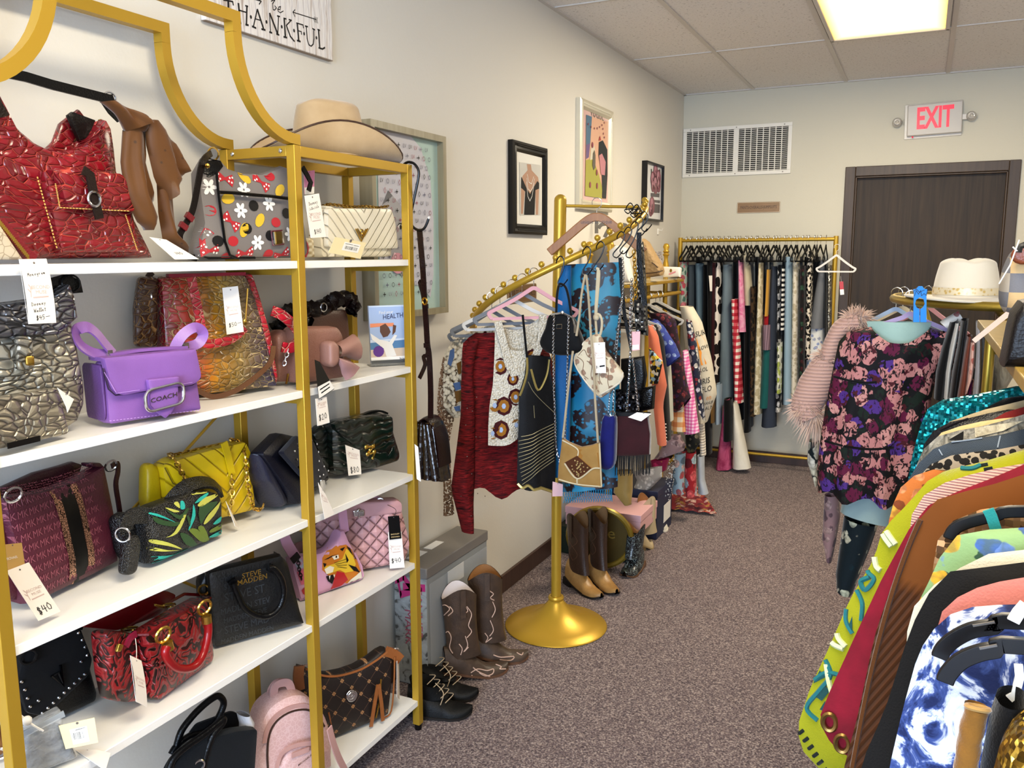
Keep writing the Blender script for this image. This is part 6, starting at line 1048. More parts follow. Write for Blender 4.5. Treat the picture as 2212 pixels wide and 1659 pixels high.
def s_hook(label,top,bot,group=None,r=.013):
 t=thing('s_hook',label,'hook',group,top);T_,B_=V(top),V(bot);d=(B_-T_);sx=V((1,0,0))
 P=[T_+V((-r*1.1,0,-r*.9)),T_+V((-r,0,0)),T_+V((0,0,r)),T_+V((r,0,0)),T_+d*.45+V((r*.5,0,0)),B_+V((-r,0,r*.4)),B_+V((0,0,-r*.6)),B_+V((r*1.2,0,r*.5)),B_+V((r*1.8,0,r*1.3))]
 part('hook',MB().tube(cat(P,5),.0022,6),BLACKM,t,world=True);return t
SC_,SR=V((.365,3.1)),.335
t=thing('spiral_rack','gold spiral clothes rack on a round base with ball stops along its descending arm','clothes rack',None,(.362,3.1,0))
part('base',MB().lathe([(0,0),(.208,0),(.212,.004),(.208,.009),(.16,.02),(.10,.045),(.06,.075),(.035,.105),(.026,.12),(0,.12)],(0,0,0),48),GP,t,smooth=60);part('collar',MB().lathe([(.022,.115),(.031,.117),(.033,.124),(.030,.131),(.022,.132)],(0,0,0),24),GP,t)
part('pole',MB().tube([(0,0,.05),(.0,0,1.12)],.0205,20).tube([(0,0,1.10),(.01,0,1.735)],.024,20).ball((.01,0,1.735),.024,16),GP,t,smooth=60)
def hel(th):s=max(0,12-th);return V((SR*cos(radians(th)),SR*sin(radians(th)),1.694-.00235*s-2.2e-6*s*s if th<12 else 1.694+.02*(th-12)/20))
ths=[30-4*i for i in range(64)];ths=[a for a in ths if a>-215]
part('arm',MB().tube([hel(a)for a in ths],.0125,12).ball(hel(ths[0]),.0125,10).ball(hel(ths[-1]),.0125,10),GP,t,smooth=60)
part('cross_rod',MB().tube([(0.01,0,1.715),hel(28)],.006,10),GP,t)
for i in range(27):
 a=26-8.6*i
 if a>-206:p=hel(a);part('ball_stop',MB().tube([p,p+V((0,0,.02))],.003,6).ball(p+V((0,0,.028)),.0115,12),GP,t,smooth=60)
def rail(th,dz=.013):q=hel(th);return V((q.x+.362,q.y+3.1,q.z+dz))
GRYH,WHH,PKH,BLKH,LILH,BLUH=plain('#73777d',.6),plain('#d9d6d0',.6),plain('#d9a0a8',.6),plain('#101012',.6),plain('#a893bb',.6),plain('#9db4cc',.6)
WOODH=wood('hanger_wood','#8f5a2c','#a56f3c',.5)
def thpx(x):
 def sx(th):d=rail(th)-CAM;return PW/2+FPX*d.dot(_R)/d.dot(_f)
 return min([-60-.5*i for i in range(240)],key=lambda a:abs(sx(a)-x))
Ms=[(thpx(x),r_)for x,r_ in((1062,36),(1080,40),(1104,44),(1128,46),(1153,46))];TH=[a for a,_ in Ms]
for(th,rz),c,lb,w_ in zip(Ms,(GRYH,GRYH,WHH,GRYH,PKH),('dark grey hanger at the low end of the spiral rack','grey hanger holding the dark red fringe top','white hanger holding the cream crochet tee','grey hanger holding the granny square vest','pink hanger holding the black sequin-trimmed top'),(.32,.36,.36,.36,.34)):hanger(lb,RM(rail(th),rz),c,w_)
def hungF(th,rz,d=.03):p=rail(th);return Frame.free(p,radians(rz),d)
def hung(name,label,k,L,R,F,d,mat,amp=.005,kk=50,off=0,nv=20,hem=0,nu=10,catg='top',p=2.0,neck=0):
 m=MB();m.slab([F.p3(*q,off)for q in cz(k,*L)],[F.p3(*q,off)for q in cz(k,*R)],d,nu,nv,amp,kk,len(label),hem=hem,p=p,neck=neck);m.xf(F.M)
 return solo(name,m,mat,label,catg,smooth=75)
CREAM=lace('#e2d6bc',80,.62);LACEB=lace('#8a6a50',120,.56)
F=hungF(TH[0],44);o=hung('crochet_tee','cream crochet tee with blue and ochre motifs, leftmost top on the spiral rack',11,[(420,120),(330,145),(250,200),(200,270),(190,450),(190,660),(260,735)],[(560,60),(600,200),(600,300),(560,450),(520,560),(480,640),(440,720)],F,.045,CREAM,.004,off=-.005)
for c,ps in(('#4d6590',[[(240,255),(270,240),(270,300),(245,370),(222,350)],[(260,490),(310,480),(320,530),(280,545)],[(265,660),(310,650),(312,690),(280,690)],[(405,145),(430,150),(425,180)]]),('#6b4a1e',[[(285,350),(320,330),(320,420),(300,430)],[(270,550),(318,540),(318,620),(285,630)]])):on_front(o,11,ps,0,fabric(c),.003,'motif')
F=hungF(TH[0],42);hung('lace_kimono','long tan lace kimono hanging behind the cream crochet tee against the wall',11,[(190,300),(160,450),(145,650),(150,900),(190,1200),(190,1440)],[(320,400),(300,600),(280,700),(235,900),(250,1200),(272,1430)],F,.02,LACEB,.003,off=.035)
RED_=NB('dark_red_ladder_knit',.8,spec=.2);v=RED_.co((1,1,6));h=RED_.noise(v,28,3,.8);RED_.col(RED_.ramp(h,[(.3,'#2e0608'),(.55,'#6b1013'),(.75,'#8c1a1b')]));RED_.bump(h,.9,.008);RED_=RED_.m
F=hungF(TH[1],46);o=hung('fringe_sweater','dark red laddered knit top with long trailing sleeve and sequins',11,[(420,130),(335,190),(325,300),(330,500),(320,700),(330,900),(340,1100),(350,1250)],[(820,100),(900,150),(960,300),(1010,500),(1040,800),(1030,1000),(900,1150),(740,1280)],F,.07,RED_,.007,45,hem=.02)
m=MB().slab([F.p3(*q,-.035)for q in cz(11,(400,160),(330,260),(320,500),(320,700),(290,950),(250,1250),(330,1560))],[F.p3(*q,-.035)for q in cz(11,(440,180),(400,400),(420,700),(420,950),(420,1150),(410,1340),(405,1555))],.05,9,20,.007,60,4).xf(F.M);part('sleeve',m,RED_,o,world=True,smooth=75)
m=MB();rn=random.Random(5);[m.ball(F.M@V(F.p3(*cz(11,*q),-.078)),.0022,6)for q in((362,1015),(352,790),(425,875),(455,875),(395,1140),(318,1300),(437,1280),(490,1300),(390,1440),(362,670),(715,1030),(430,590),(400,690))];part('sequins',m,CHROME,o,world=True,stuff=True)
F=hungF(TH[3],46);VEST=plain('#dcd3c0',.9);n=NB('white_crochet',.9,spec=.2);v=n.co();e=n.voro(v,150);n.col(n.mix(e,'#e6dfd0','#b5a88e'));n.bump(e,.8,.006);VEST=n.m
o=hung('crochet_vest','white crochet vest with brown and rust granny squares on the spiral rack',11,[(560,60),(560,200),(555,330),(545,500),(520,650),(512,800),(512,945)],[(900,10),(910,200),(870,350),(800,480),(760,600),(745,750),(740,890)],F,.035,VEST,.004,off=-.02,hem=.006,neck=.13)
o.data.materials.append(VEST)
m=MB().strap([F.p3(*q,-.04)for q in cz(11,(580,50),(620,200),(660,360),(690,420),(740,400))],.028,.006,up=(0,1,0)).strap([F.p3(*q,-.04)for q in cz(11,(905,0),(895,180),(840,330),(780,420))],.028,.006,up=(0,1,0)).xf(F.M);part('strap_tabs',m,VEST,o,world=True)
for x,y,r in((600,370,45),(560,650,50),(625,655,50),(545,850,45),(605,825,50),(710,590,45),(715,790,45),(885,320,50),(690,460,35),(830,300,40)):
 on_front(o,11,[disc2(x,y,r*1.2,r*1.4,8)],0,fabric('#3f0f12'),.003,'granny_square');on_front(o,11,[disc2(x,y,r*.8,r*.95,9)],0,fabric('#9a6420'),.0045,'granny_square');on_front(o,11,[disc2(x,y,r*.32,r*.42,6)],0,fabric('#a9b9d6'),.006,'granny_square')
F=hungF(TH[4],46);BSH=fabric('#0f0e10',.6,.2,300);o=hung('sheer_blouse','black sheer V-neck top with gold scalloped hem and beaded lines',11,[(790,290),(770,450),(730,560),(735,700),(725,900),(720,1220)],[(960,300),(960,400),(985,560),(1000,800),(995,1000),(990,1270)],F,.03,BSH,.005,off=-.035,hem=.012)
gl=plain('#b5a05c',.35,.6);lace3(o,11,[[(790,290),(790,420),(740,580),(690,640)],[(820,390),(870,540),(930,440),(950,320)]],gl,.004,'gold_trim');lace3(o,11,[[(725,1210),(760,1240),(800,1225),(850,1260),(900,1240),(940,1285),(985,1265)]],gl,.006,'gold_hem')
lace3(o,11,[[(730+i*4,1020+i*28),(820,990+i*26),(880,950+i*24),(985,890+i*22)]for i in range(-5,8)]+[[(840,650),(845,740)],[(800,480),(830,540),(880,600),(985,700)]],plain('#a79c78',.4,.5),.0011,'beading');
m=MB().strap([F.p3(*q,-.04)for q in cz(11,(760,0),(775,150),(790,300))],.008,.003,up=(0,1,0)).xf(F.M);part('shoulder_strap',m,BSH,o,world=True)
tg=F.M@V(F.p3(*cz(11,1010,1250),0));card3([F.M@V(F.p3(*q,-.05))for q in cz(11,(975,1195),(1048,1215),(1045,1300),(972,1302))],[],'price_tag','pale pink tag hanging under the black sheer top',logo=None,mat=plain('#e3b9bd',.6))
wh_=at(1,3.02,1281,448);hanger('wooden hanger hooked on the cross rod of the spiral rack',RM((wh_.x,3.06,1.722),12),WOODH,.36,kind='wood');TQ=NB('turquoise_scarf',.45,sheen=.3);v=TQ.warp(TQ.co(),18,.04);d=TQ.voro(v,12);e=TQ.voro(v,60);blot=TQ.ma('MULTIPLY',TQ.ramp(d,[(.52,1),(.56,0)]),TQ.ramp(e,[(.25,.1),(.4,1)]));TQ.col(TQ.mix(blot,TQ.mix(TQ.ramp(TQ.noise(TQ.co(),3.2,2),[(.45,0),(.6,1)]),'#0f76a0','#3593ae'),'#2a1218'));TQ=TQ.m
o=drape('printed_scarf','turquoise scarf with dark red flowers and blue fringe on the wooden hanger','scarf',10,[(190,790),(150,900),(140,1400),(130,1700),(110,2300),(110,3050)],[(735,765),(740,1000),(740,1500),(730,2000),(720,2400),(715,3000)],2.93,.06,TQ,amp=.007,kk=42)
m=MB();p0,p1=at(1,2.92,*cz(11,1050,1215)),at(1,2.92,*cz(11,1400,1200))
for i in range(22):
 a=p0.lerp(p1,i/21);b=p0.lerp(p1,min(1,(i+1.5)/21));m.tube([a,b+V((0,0,-.04)),a+V((0,.004,-.075))],.0014,4);m.tube([b,a+V((0,0,-.04)),b+V((0,.002,-.07))],.0014,4)
part('fringe',m,fabric('#2d8fb8'),o,world=True,stuff=True);drape('blue_shawl','plain bright blue shawl hanging at the left of the turquoise scarf','scarf',10,[(160,800),(110,1000),(90,1400),(90,2000),(60,2900)],[(250,800),(250,1100),(250,1500),(240,2100),(220,2900)],2.86,.03,fabric('#0a5f9c',.5,.3),amp=.005)
Y6=2.70
def hookpx(label,a,b,Y,group=None):return s_hook(label,at(1,Y,*a),at(1,Y,*b),group)
hookpx('black S hook holding the black velvet purse',cz(10,140,745),cz(10,150,985),Y6);VL=velvet('#0a0a0d',.25)
P6=lambda k,y,*p:[at(1,y,*q)for q in cz(k,*p)]
def flat(name,label,k,out,Y,d,mat,catg='handbag',box=4,n=3,c=None):
 q=[(p.x,p.z)for p in P6(k,Y,*out)];q=[tuple(p)for p in cat([(a,b,0)for a,b in q],n,True)]if n else q
 return solo(name,MB().puff([(p[0],p[1])for p in q],d,box,c,y0=Y),mat,label,catg)
o=flat('velvet_purse','small black velvet purse with rhinestone square, hung on an S hook of the spiral rack',10,[(40,1290),(150,1270),(270,1320),(330,1450),(375,1580),(360,1650),(250,1690),(110,1690),(0,1650),(-55,1560),(0,1420)],Y6,.05,VL)
part('handle',MB().strap(cat(P6(10,Y6,(100,1300),(105,1130),(125,1000),(155,985),(195,1020),(225,1130),(250,1300)),4),.008,.003,up=(0,1,0)),VL,o,world=True);part('metal_frame',MB().tube(P6(10,Y6-.02,(50,1290),(150,1272),(180,1280),(260,1320),(285,1400),(285,1470)),.004,6).ball(P6(10,Y6-.02,(160,1270))[0],.007,8),CHROME,o,world=True);part('rhinestone',MB().tube(P6(10,Y6-.027,(105,1390),(155,1385),(155,1425),(105,1425)),.0022,5,closed=True),CHROME,o,world=True)
part('chain_strap',MB().chain(cat(P6(11,Y6-.03,(985,10),(978,200),(980,400),(990,700),(1000,950),(1030,1060)),3),.0042,.0012).chain(cat(P6(11,Y6-.03,(1090,10),(1085,200),(1080,400),(1070,700),(1060,1000)),3),.0042,.0012),CHROME,o,world=True)
Y7=2.66;hookpx('black S hook holding the suede patchwork bag',cz(10,405,650),cz(10,395,880),Y7);SU=NB('tan_suede',.95,sheen=.4,spec=.1);v=SU.co();SU.col(SU.mix(SU.noise(v,25,3),'#a5824e','#85622f'));SU=SU.m
o=flat('suede_patch_bag','tan suede patchwork shoulder bag with rope strap and beaded diamond',11,[(1045,880),(1090,910),(1180,945),(1260,930),(1312,910),(1318,1000),(1328,1240),(1200,1235),(1015,1190),(1020,1080),(1038,960)],Y7,.03,SU,n=0,c=None)
part('rope_strap',MB().tube(cat(P6(10,Y7-.012,(300,1500),(330,1300),(350,1100),(390,890),(410,1000),(430,1250),(445,1500))+P6(11,Y7-.012,(1270,400),(1280,620),(1300,915)),3),.0042,8).tube(cat(P6(11,Y7-.012,(1120,260),(1090,500),(1060,780),(1048,880)),3),.0042,8),fabric('#b5a487'),o,world=True)
on_front(o,11,[[(1060,1060),(1150,1010),(1258,1105),(1150,1175)]],0,fabric('#4f2a14'),.002,'diamond_patch');on_front(o,11,[[(1150,960),(1300,990),(1312,1100),(1255,1105),(1150,1015)]],0,fabric('#9a6a2c'),.0015,'suede_patch')
m=MB();rn=random.Random(2)
for i in range(70):
 a,b=rn.uniform(-1,1),rn.uniform(-1,1)
 if abs(a)+abs(b)<.95:q=P6(11,Y7-.019,(1158+85*a,1092+72*b))[0];m.ball(q,.0022+.0012*rn.random(),5)
part('bead_panel',m,plain('#c9ad74',.3,.3),o,world=True,stuff=True);lace3(o,11,[[(1045,900),(1150,960),(1155,1010)],[(1060,1065),(1150,1175),(1258,1105),(1312,1100)],[(1150,1175),(1150,1215)],[(1310,920),(1318,1090),(1325,1230)],[(1020,1180),(1150,1215),(1325,1232)]],fabric('#d6c6a2'),.0028,'whipstitch')
Y8=2.70;hookpx('black S hook holding the quilted pouch',cz(10,540,600),cz(10,505,840),Y8);QP=floral('#cfc2a6',('#a8826b','#b58f74','#96745e'),40,.28,.4)
o=flat('quilted_pouch','cream floral quilted pouch with knotted cord loop on the spiral rack',11,[(1290,135),(1330,170),(1360,260),(1480,415),(1455,490),(1350,580),(1300,585),(1200,470),(1130,320),(1200,190)],Y8,.04,QP,box=3);part('cord_loop',MB().tube(cat(P6(10,Y8,(500,830),(525,850),(520,1000),(495,1300),(510,1330),(480,1320),(490,1290),(530,1290),(555,1360),(540,1480),(500,1540)),3),.0045,8).tube(cat(P6(10,Y8-.002,(515,840),(505,1000),(490,1280),(500,1480),(490,1520)),3),.0045,8).ball(P6(10,Y8-.004,(497,1318))[0],.011,10),fabric('#cfc0a0'),o,world=True);lace3(o,11,[[(1300,575),(1205,470),(1130,325),(1200,195)],[(1300,580),(1450,490),(1478,415)]],fabric('#e0d6c0'),.003,'binding');lace3(o,11,[[(1150+i*70,300+i*30),(1195+i*60,340+i*20),(1190+i*60,420+i*20),(1230+i*50,460+i*20)]for i in range(4)]+[[(1160+i*80,290),(1200+i*70,250),(1230+i*60,300),(1290+i*40,320)]for i in range(3)],fabric('#8a6a52'),.0011,'quilting')
card3(P6(11,Y8-.035,(1265,200),(1350,196),(1358,418),(1272,418)),[('h','$1',.3,.2,.2,INK),('s',[[(.5,.22),(.9,.24)]],0,0,.05,INK)],'price_tag','cream printed tag on the floral quilted pouch',logo=.6)
Yc=2.86
for i,(a,b)in enumerate([((745,500),(700,700)),((815,455),(770,660)),((880,400),(830,700)),((930,350),(940,480)),((975,300),(985,440)),((835,215),(815,260)),((900,230),(860,255)),((925,270),(875,300))]):s_hook('black S hook bunched at the upper right of the spiral rack',at(1,Yc+.02*i,*cz(10,*a)),at(1,Yc+.02*i,*cz(10,*b)),'S hooks at the top of the spiral')
o=flat('fringed_velvet_bag','dark red crushed velvet evening bag with black fringe on the spiral rack',11,[(1425,710),(1540,705),(1660,720),(1680,850),(1675,1000),(1560,1010),(1425,1010)],Yc-.08,.035,velvet('#3a0d14',.8),n=0);m=MB();p0,p1=P6(11,Yc-.085,(1425,1010),(1675,1000));rn=random.Random(9)
for i in range(60):q=p0.lerp(p1,i/59);m.tube([q,q+V((rn.uniform(-.003,.003),0,-.065-rn.random()*.01))],.0011,4)
part('fringe',m,BLACKM,o,world=True,stuff=True);part('chain_strap',MB().chain(P6(12,Yc-.08,(575,770),(590,560),(605,300),(600,0)),.005,.0016).chain(P6(12,Yc-.08,(660,750),(640,560),(620,380)),.004,.0013),CHROME,o,world=True);part('frame',MB().strap(P6(11,Yc-.085,(1425,710),(1670,712)),.012,.02,up=(0,1,0)),BLACKM,o,world=True)
card3(P6(12,Yc-.12,(650,765),(755,775),(680,830),(585,800)),[],'price_tag','cream tag lying across the top of the dark red fringed bag',logo=None)
o=flat('velvet_pouch','royal blue velvet pouch with silver chain beside the dark red fringed bag',12,[(410,800),(460,790),(500,800),(500,1000),(490,1140),(440,1175),(390,1150),(385,1080)],Yc-.12,.05,velvet('#10166b',.6));part('chain_strap',MB().chain(P6(12,Yc-.12,(475,790),(480,700),(500,350),(530,0)),.0042,.0013).chain(P6(12,Yc-.12,(445,780),(455,640),(490,560)),.003,.001),CHROME,o,world=True);part('chain_ring',MB().ring(P6(12,Yc-.125,(475,775))[0],.009,.002),CHROME,o,world=True)
for lb,k,out,mt in(('black patent clutch hanging at the upper right of the spiral rack',12,[(540,380),(700,360),(720,500),(700,620),(540,640)],BLK),('black sequinned bag under the black patent clutch',12,[(500,600),(680,590),(690,770),(500,780)],sequin('#0e0e10','#3a3a40',150)),('tall black and silver beaded purse at the right of the spiral',10,[(915,640),(960,560),(990,1000),(1010,1500),(900,1480),(880,1150)],sequin('#19191b','#8a8a86',130)),('glossy black ruched evening bag low at the right of the spiral',12,[(690,590),(780,570),(770,740),(680,760)],leather('#0d0d0f',.15))):flat('evening_bag',lb,k,out,Yc+.0,.04,mt,n=0)
for i,(pts,c,r)in enumerate([([(870,650),(880,800),(890,1000),(890,1130)],GOLD2,.008),([(850,930),(845,1100),(850,1300),(840,1600)],CHROME,.006),([(760,720),(770,900),(760,1100),(720,1400),(680,1640)],CHROME,.0045)]):solo('chain_strap',MB().chain(P6(10,Yc-.05-.01*i,*pts),r,r*.28),c,('thick gold chain strap','wide silver chain strap','long thin silver chain strap')[i]+' hanging from the S hooks of the spiral rack','chain strap')
solo('bag_strap',MB().strap(P6(10,Yc-.06,(735,720),(750,1000),(780,1300),(850,1640)),.012,.003,up=(0,1,0)),BLK,'long black leather bag strap hanging from the S hooks','strap');solo('bag_strap',MB().strap(P6(10,Yc-.03,(925,470),(920,640),(950,1000),(985,1200)),.016,.003,up=(0,1,0)),BLK,'black cord strap beside the gold chain strap','strap')
card3(P6(10,Yc-.07,(845,1460),(935,1455),(930,1640),(845,1650)),[('p',[(.1,.05),(.9,.05),(.9,.3),(.1,.3)],0,0,0,WHITE)],'price_tag','pink tag with white barcode strip among the black evening bags',logo=None,mat=plain('#e9b3b6',.6))
t=thing('shelf_rack','gold clothes rack with a top shelf and finials along the left wall','clothes rack',None,(.3,4.7,0));RX,RY0,RY1,RZ=.25,4.26,5.40,1.335
c1=at(1,RY1,1475,603)
part('shelf',MB().box((.03,RY0,RZ+.02),(.275,RY1,RZ+.036)),GP,t,world=True,bev=.002);part('shelf_tray',MB().box((.04,RY0+.01,RZ+.037),(.265,RY1-.01,RZ+.040)),plain('#cfc09a',.15),t,world=True)
for x in(.05,.165):
 for y in(RY0+.03,RY1-.03):part('post',MB().tube([(x,y,0),(x,y,RZ+.1)],.015,12).lathe([(.016,RZ+.06),(.024,RZ+.08),(.026,RZ+.10),(.018,RZ+.13),(.012,RZ+.16),(.014,RZ+.18),(.022,RZ+.19),(.014,RZ+.20),(.021,RZ+.21),(.014,RZ+.22),(.021,RZ+.24),(.014,RZ+.258),(0,RZ+.262)],(x,y,0),16),GP,t,world=True,smooth=60)
part('rail',MB().tube([(RX,RY0,RZ-.05),(RX,RY1,RZ-.05)],.012,12),GP,t,world=True)
for y in(RY0+.03,RY1-.03):part('cross_bar',MB().tube([(.05,y,RZ-.05),(.26,y,RZ-.05)],.009,10).tube([(.05,y,.08),(.165,y,.08)],.009,10),GP,t,world=True)
zs=RZ+.041
def onshelf(name,label,k,out,Y,d,mat,catg='handbag',n=2):
 q=[(p.x,max(p.z,zs))for p in P6(k,Y,*out)];return solo(name,MB().puff(q,d,4,y0=Y),mat,label,catg)
o=onshelf('quilted_backpack','tan quilted backpack leaning on the shelf of the wall rack',10,[(970,910),(960,700),(970,530),(1010,560),(1080,680),(1150,800),(1165,860),(1150,900),(1010,920)],4.75,.12,(lambda n:(n.col('#a3855a'),n.bump(n.voro(n.co(),55),.9,.006),n.m)[2])(NB('tan_quilt',.7)));lace3(o,10,[[(985,880),(1080,870),(1160,850)],[(1050,770),(1080,790),(1110,820)]],BRN,.0025,'trim')
o=onshelf('small_white_case','small white case with gold emblem and pink writing on the wall rack shelf',10,[(1165,920),(1160,810),(1330,815),(1348,830),(1338,915)],5.2,.05,plain('#e6e0d6',.35),'case');on_front(o,10,[disc2(1240,850,12,18)],0,GOLD2,.002,'emblem');on_front(o,10,[strokes([[(1225,885),(1280,865),(1335,848)]],14)],0,plain('#d98a94'),.002,'lettering');on_front(o,10,[[(1202,815),(1216,815),(1224,925),(1208,925)]],0,BLACKM,.003,'clasp')
onshelf('white_handbag','white structured handbag with long handles on the wall rack shelf, behind the spiral',10,[(650,970),(640,650),(700,600),(790,620),(850,900),(860,970)],4.3,.10,plain('#e9e4da',.5));o=onshelf('grey_handbag','taupe handbag with long flat handles standing on the wall rack shelf',10,[(440,900),(430,640),(520,560),(700,600),(690,900)],4.45,.08,leather('#8d8474',.5));m=MB()
for p in([(500,480),(505,330),(545,285),(590,330),(640,480)],[(520,430),(560,390),(680,395),(710,470)],[(580,520),(640,420),(760,395),(800,420),(740,500)]):m.strap(cat(P6(10,4.45,*p),4),.02,.004,up=(0,1,0))
part('handles',m,leather('#8d8474',.5),o,world=True);onshelf('grey_pouch','dark printed pouch with black lid behind the tan quilted backpack',10,[(1080,780),(1060,660),(1140,660),(1160,780)],5.25,.05,marble([(.4,'#5b5b5b'),(.55,'#b3a9a6')],60),'pouch')
BG=fabric
LR=[('blouse','coral orange blouse, first clear sleeve on the wall rack',12,[(735,140),(740,400),(770,700),(790,900),(800,980)],[(760,145),(800,220),(865,570),(835,720),(862,1000)],4.16,.09,BG('#d9765a')),('sequin_camisole','yellow, blue and black sequinned top in front of the coral blouse',12,[(735,300),(745,420),(740,560)],[(770,330),(835,400),(800,560)],4.10,.03,(lambda n:(n.col(n.ramp(n.sep(n.voro(n.co(),60,'F1','Color'))[0],[(0,'#151515'),(.4,'#d9b52a'),(.6,'#8fb3cc'),(.75,'#e6ded0'),(.9,'#c2452f')],True)),n.m)[1])(NB('mixed_sequins',.3,.2))),('tunic','black tunic with a row of white studs beside the coral blouse',12,[(760,130),(800,400),(830,700),(840,970)],[(790,135),(840,260),(870,560),(892,960)],4.26,.09,BG('#121114')),('blouse','blue floral short sleeved blouse on the wall rack',12,[(740,100),(760,200),(850,430),(870,440)],[(790,105),(840,140),(930,280),(962,362)],4.34,.10,floral('#2c3a86',('#8fa6d6','#5c74b8','#3c4c98'),30,.3)),('blouse','pale mint lace trimmed blouse beside the blue floral blouse',12,[(850,300),(875,600),(890,830)],[(880,300),(900,600),(905,825)],4.40,.08,BG('#c2c4b6')),('velvet_blouse','burgundy and purple velvet burnout top with long sleeve',12,[(730,55),(800,200),(900,500),(905,780),(960,750)],[(860,55),(930,100),(960,300),(1010,560),(1035,655)],4.50,.12,floral('#2c0c20',('#5a1c30','#3d1a4a','#7a2c30'),40,.3)),('blouse','orange and white plaid blouse tail hanging under the velvet top',12,[(930,500),(910,700),(892,890)],[(960,520),(985,700),(1000,905)],4.55,.05,plaid('#e9d9bf','#dba06a','#c97a4a',18,18)),('shirt','bright pink gingham shirt on the wall rack',12,[(985,320),(985,600),(985,920)],[(1010,330),(1050,560),(1100,905)],4.62,.10,plaid('#f0d0e0','#e08ab8','#d45a9a',55,55)),('blouse','navy white and red floral blouse next to the pink gingham shirt',12,[(1005,100),(1020,300),(1060,560),(1090,700)],[(1040,120),(1080,300),(1110,520),(1140,830)],4.72,.09,floral('#1b2036',('#e0dcd4','#8a2c34','#c9cbd6'),34,.32)),('graphic_shirt','cream shirt with black and orange printed lettering, farthest on the wall rack',12,[(960,5),(985,200),(1020,500),(1110,830)],[(1050,8),(1115,110),(1190,400),(1225,630),(1150,835)],4.86,.13,BG('#d6ccb6',.9)),('knit_sweater','white ribbed knit top hem below the cream graphic shirt',12,[(1095,820),(1100,950),(1105,1070)],[(1130,820),(1138,950),(1142,1075)],4.95,.08,knit('#e6ddd0','#b5a99a',120)),('blouse','mauve grey floral blouse tail under the pink gingham shirt',12,[(870,930),(800,1060),(760,1110)],[(960,925),(1000,1000),(985,1040)],4.45,.06,floral('#8d7474',('#6b5458','#a89090'),28,.3)),('blouse','olive and black floral hem beside the mauve floral blouse',12,[(995,930),(1000,1000),(1010,1045)],[(1080,910),(1105,980),(1060,1050)],4.7,.06,floral('#1f1f18',('#4f4a2c','#7a6f5a'),34,.3)),('skirt','crimson and gold brocade skirt hem below the mauve blouse',12,[(745,1110),(760,1180),(770,1200)],[(885,1095),(860,1180),(800,1210)],4.4,.06,floral('#7d1138',('#b8862c','#c22a5a'),26,.3)),('lace_skirt','pale grey lace skirt hanging above the shoe boxes',12,[(620,1190),(650,1250),(625,1310)],[(830,1150),(830,1230),(740,1320)],4.35,.05,floral('#9a958c',('#d6d0c4','#c2bbb0'),20,.38)),('lace_pants','white lace trousers hanging beside the red floral maxi dress',12,[(870,1100),(850,1250),(830,1370)],[(935,1080),(920,1250),(890,1392)],4.5,.06,lace('#d6d2c8',70,.3)),('maxi_dress','red floral maxi dress with pale blue panel reaching the floor',12,[(990,1045),(990,1200),(1000,1340),(1000,1360)],[(1075,1050),(1075,1200),(1080,1340),(1080,1360)],4.72,.10,floral('#8f1820',('#c9a9b0','#d65a5a','#9fb8bd','#5a1018'),18,.36)),('floral_dress','light blue dress with red flowers hanging behind the red maxi dress',12,[(920,1060),(905,1200),(900,1340)],[(1000,1055),(990,1200),(990,1350)],4.66,.08,floral('#8fa3ab',('#a83a3a','#5f7078','#d9b0a0'),20,.3)),('white_dress','pale grey white long dress at the far end of the wall rack',12,[(1085,1070),(1085,1200),(1085,1340)],[(1132,1075),(1135,1250),(1165,1345)],4.9,.09,BG('#b3b8bf')),('tan_skirt','tan gold satin skirt hanging over the pink shoe box',12,[(505,1180),(490,1260),(480,1340),(560,1425)],[(620,1180),(620,1300),(612,1425),(600,1428)],3.75,.05,BG('#a8884a',.5)),]
for i,(nm,lb,k,L,R,Y,d,mt)in enumerate(LR):
 o=drape(nm,lb,'clothing',k,L,R,Y,d,mt,'clothes on the wall rack')
 if nm=='graphic_shirt':
  for s,x,y,sz,c in(('SUR',1105,200,55,INK),('LOVE',1130,300,40,INK),('LOL',1130,460,42,INK),('HRIS',1130,545,58,INK),('FLO',1150,600,56,INK),('en',1165,660,52,plain('#d98a2c')),('MANUF',1160,700,28,INK),('RAL M',1160,735,36,INK)):vs,fs=text(s);on_front(o,k,[([(x+a*sz*.75,y-b*sz-(a*sz*.2))for a,b in vs],fs)],0,c,.003,'lettering')
  on_front(o,k,[[(1075,240),(1110,210),(1140,250),(1148,420),(1110,430)]],0,plain('#d98a2c'),.0015,'orange_print')
 if nm=='tunic':m=MB();[m.ball(at(1,Y-.05,*cz(12,856+i*1,850+i*24)),.004,6)for i in range(6)];part('studs',m,WHITE,o,world=True,stuff=True)
 if i in(0,2,3,5,7,8,9,10):hanger(('slim black' if i%2 else 'white')+' hanger under the wall rack shelf holding the '+lb.split(',')[0].split(' on the')[0].split(' beside')[0].split(' with')[0].split(' next')[0].split(' hem')[0],RM((RX,Y,RZ-.037),0),BLKH if i%2 else WHH,.40)
solo('maxi_train',MB().grid(lambda u,v:(lambda a,b:V((a.x*(1-u)+b.x*u,a.y*(1-u)+b.y*u,.012+.03*(1-v)*(.4+.6*abs(sin(9*u+3*v)))+.01*abs(sin(14*u)))))((at(2,0,*cz(12,830+60*(1-v),1340+130*v))),(at(2,0,*cz(12,1090+130*v,1345+170*v)))),28,12),floral('#7d1a20',('#c25a3a','#d9b0a0','#5a1218','#b88a3a'),26,.34),'red paisley dress train spread on the carpet under the wall rack','clothing')
t=thing('garment_rack','gold tube clothes rack against the end wall full of trousers','clothes rack',None,(.58,6.15,0));Rl,Rr=at(1,6.15,1470,521),at(1,6.15,1806,520);RZ2=1.625
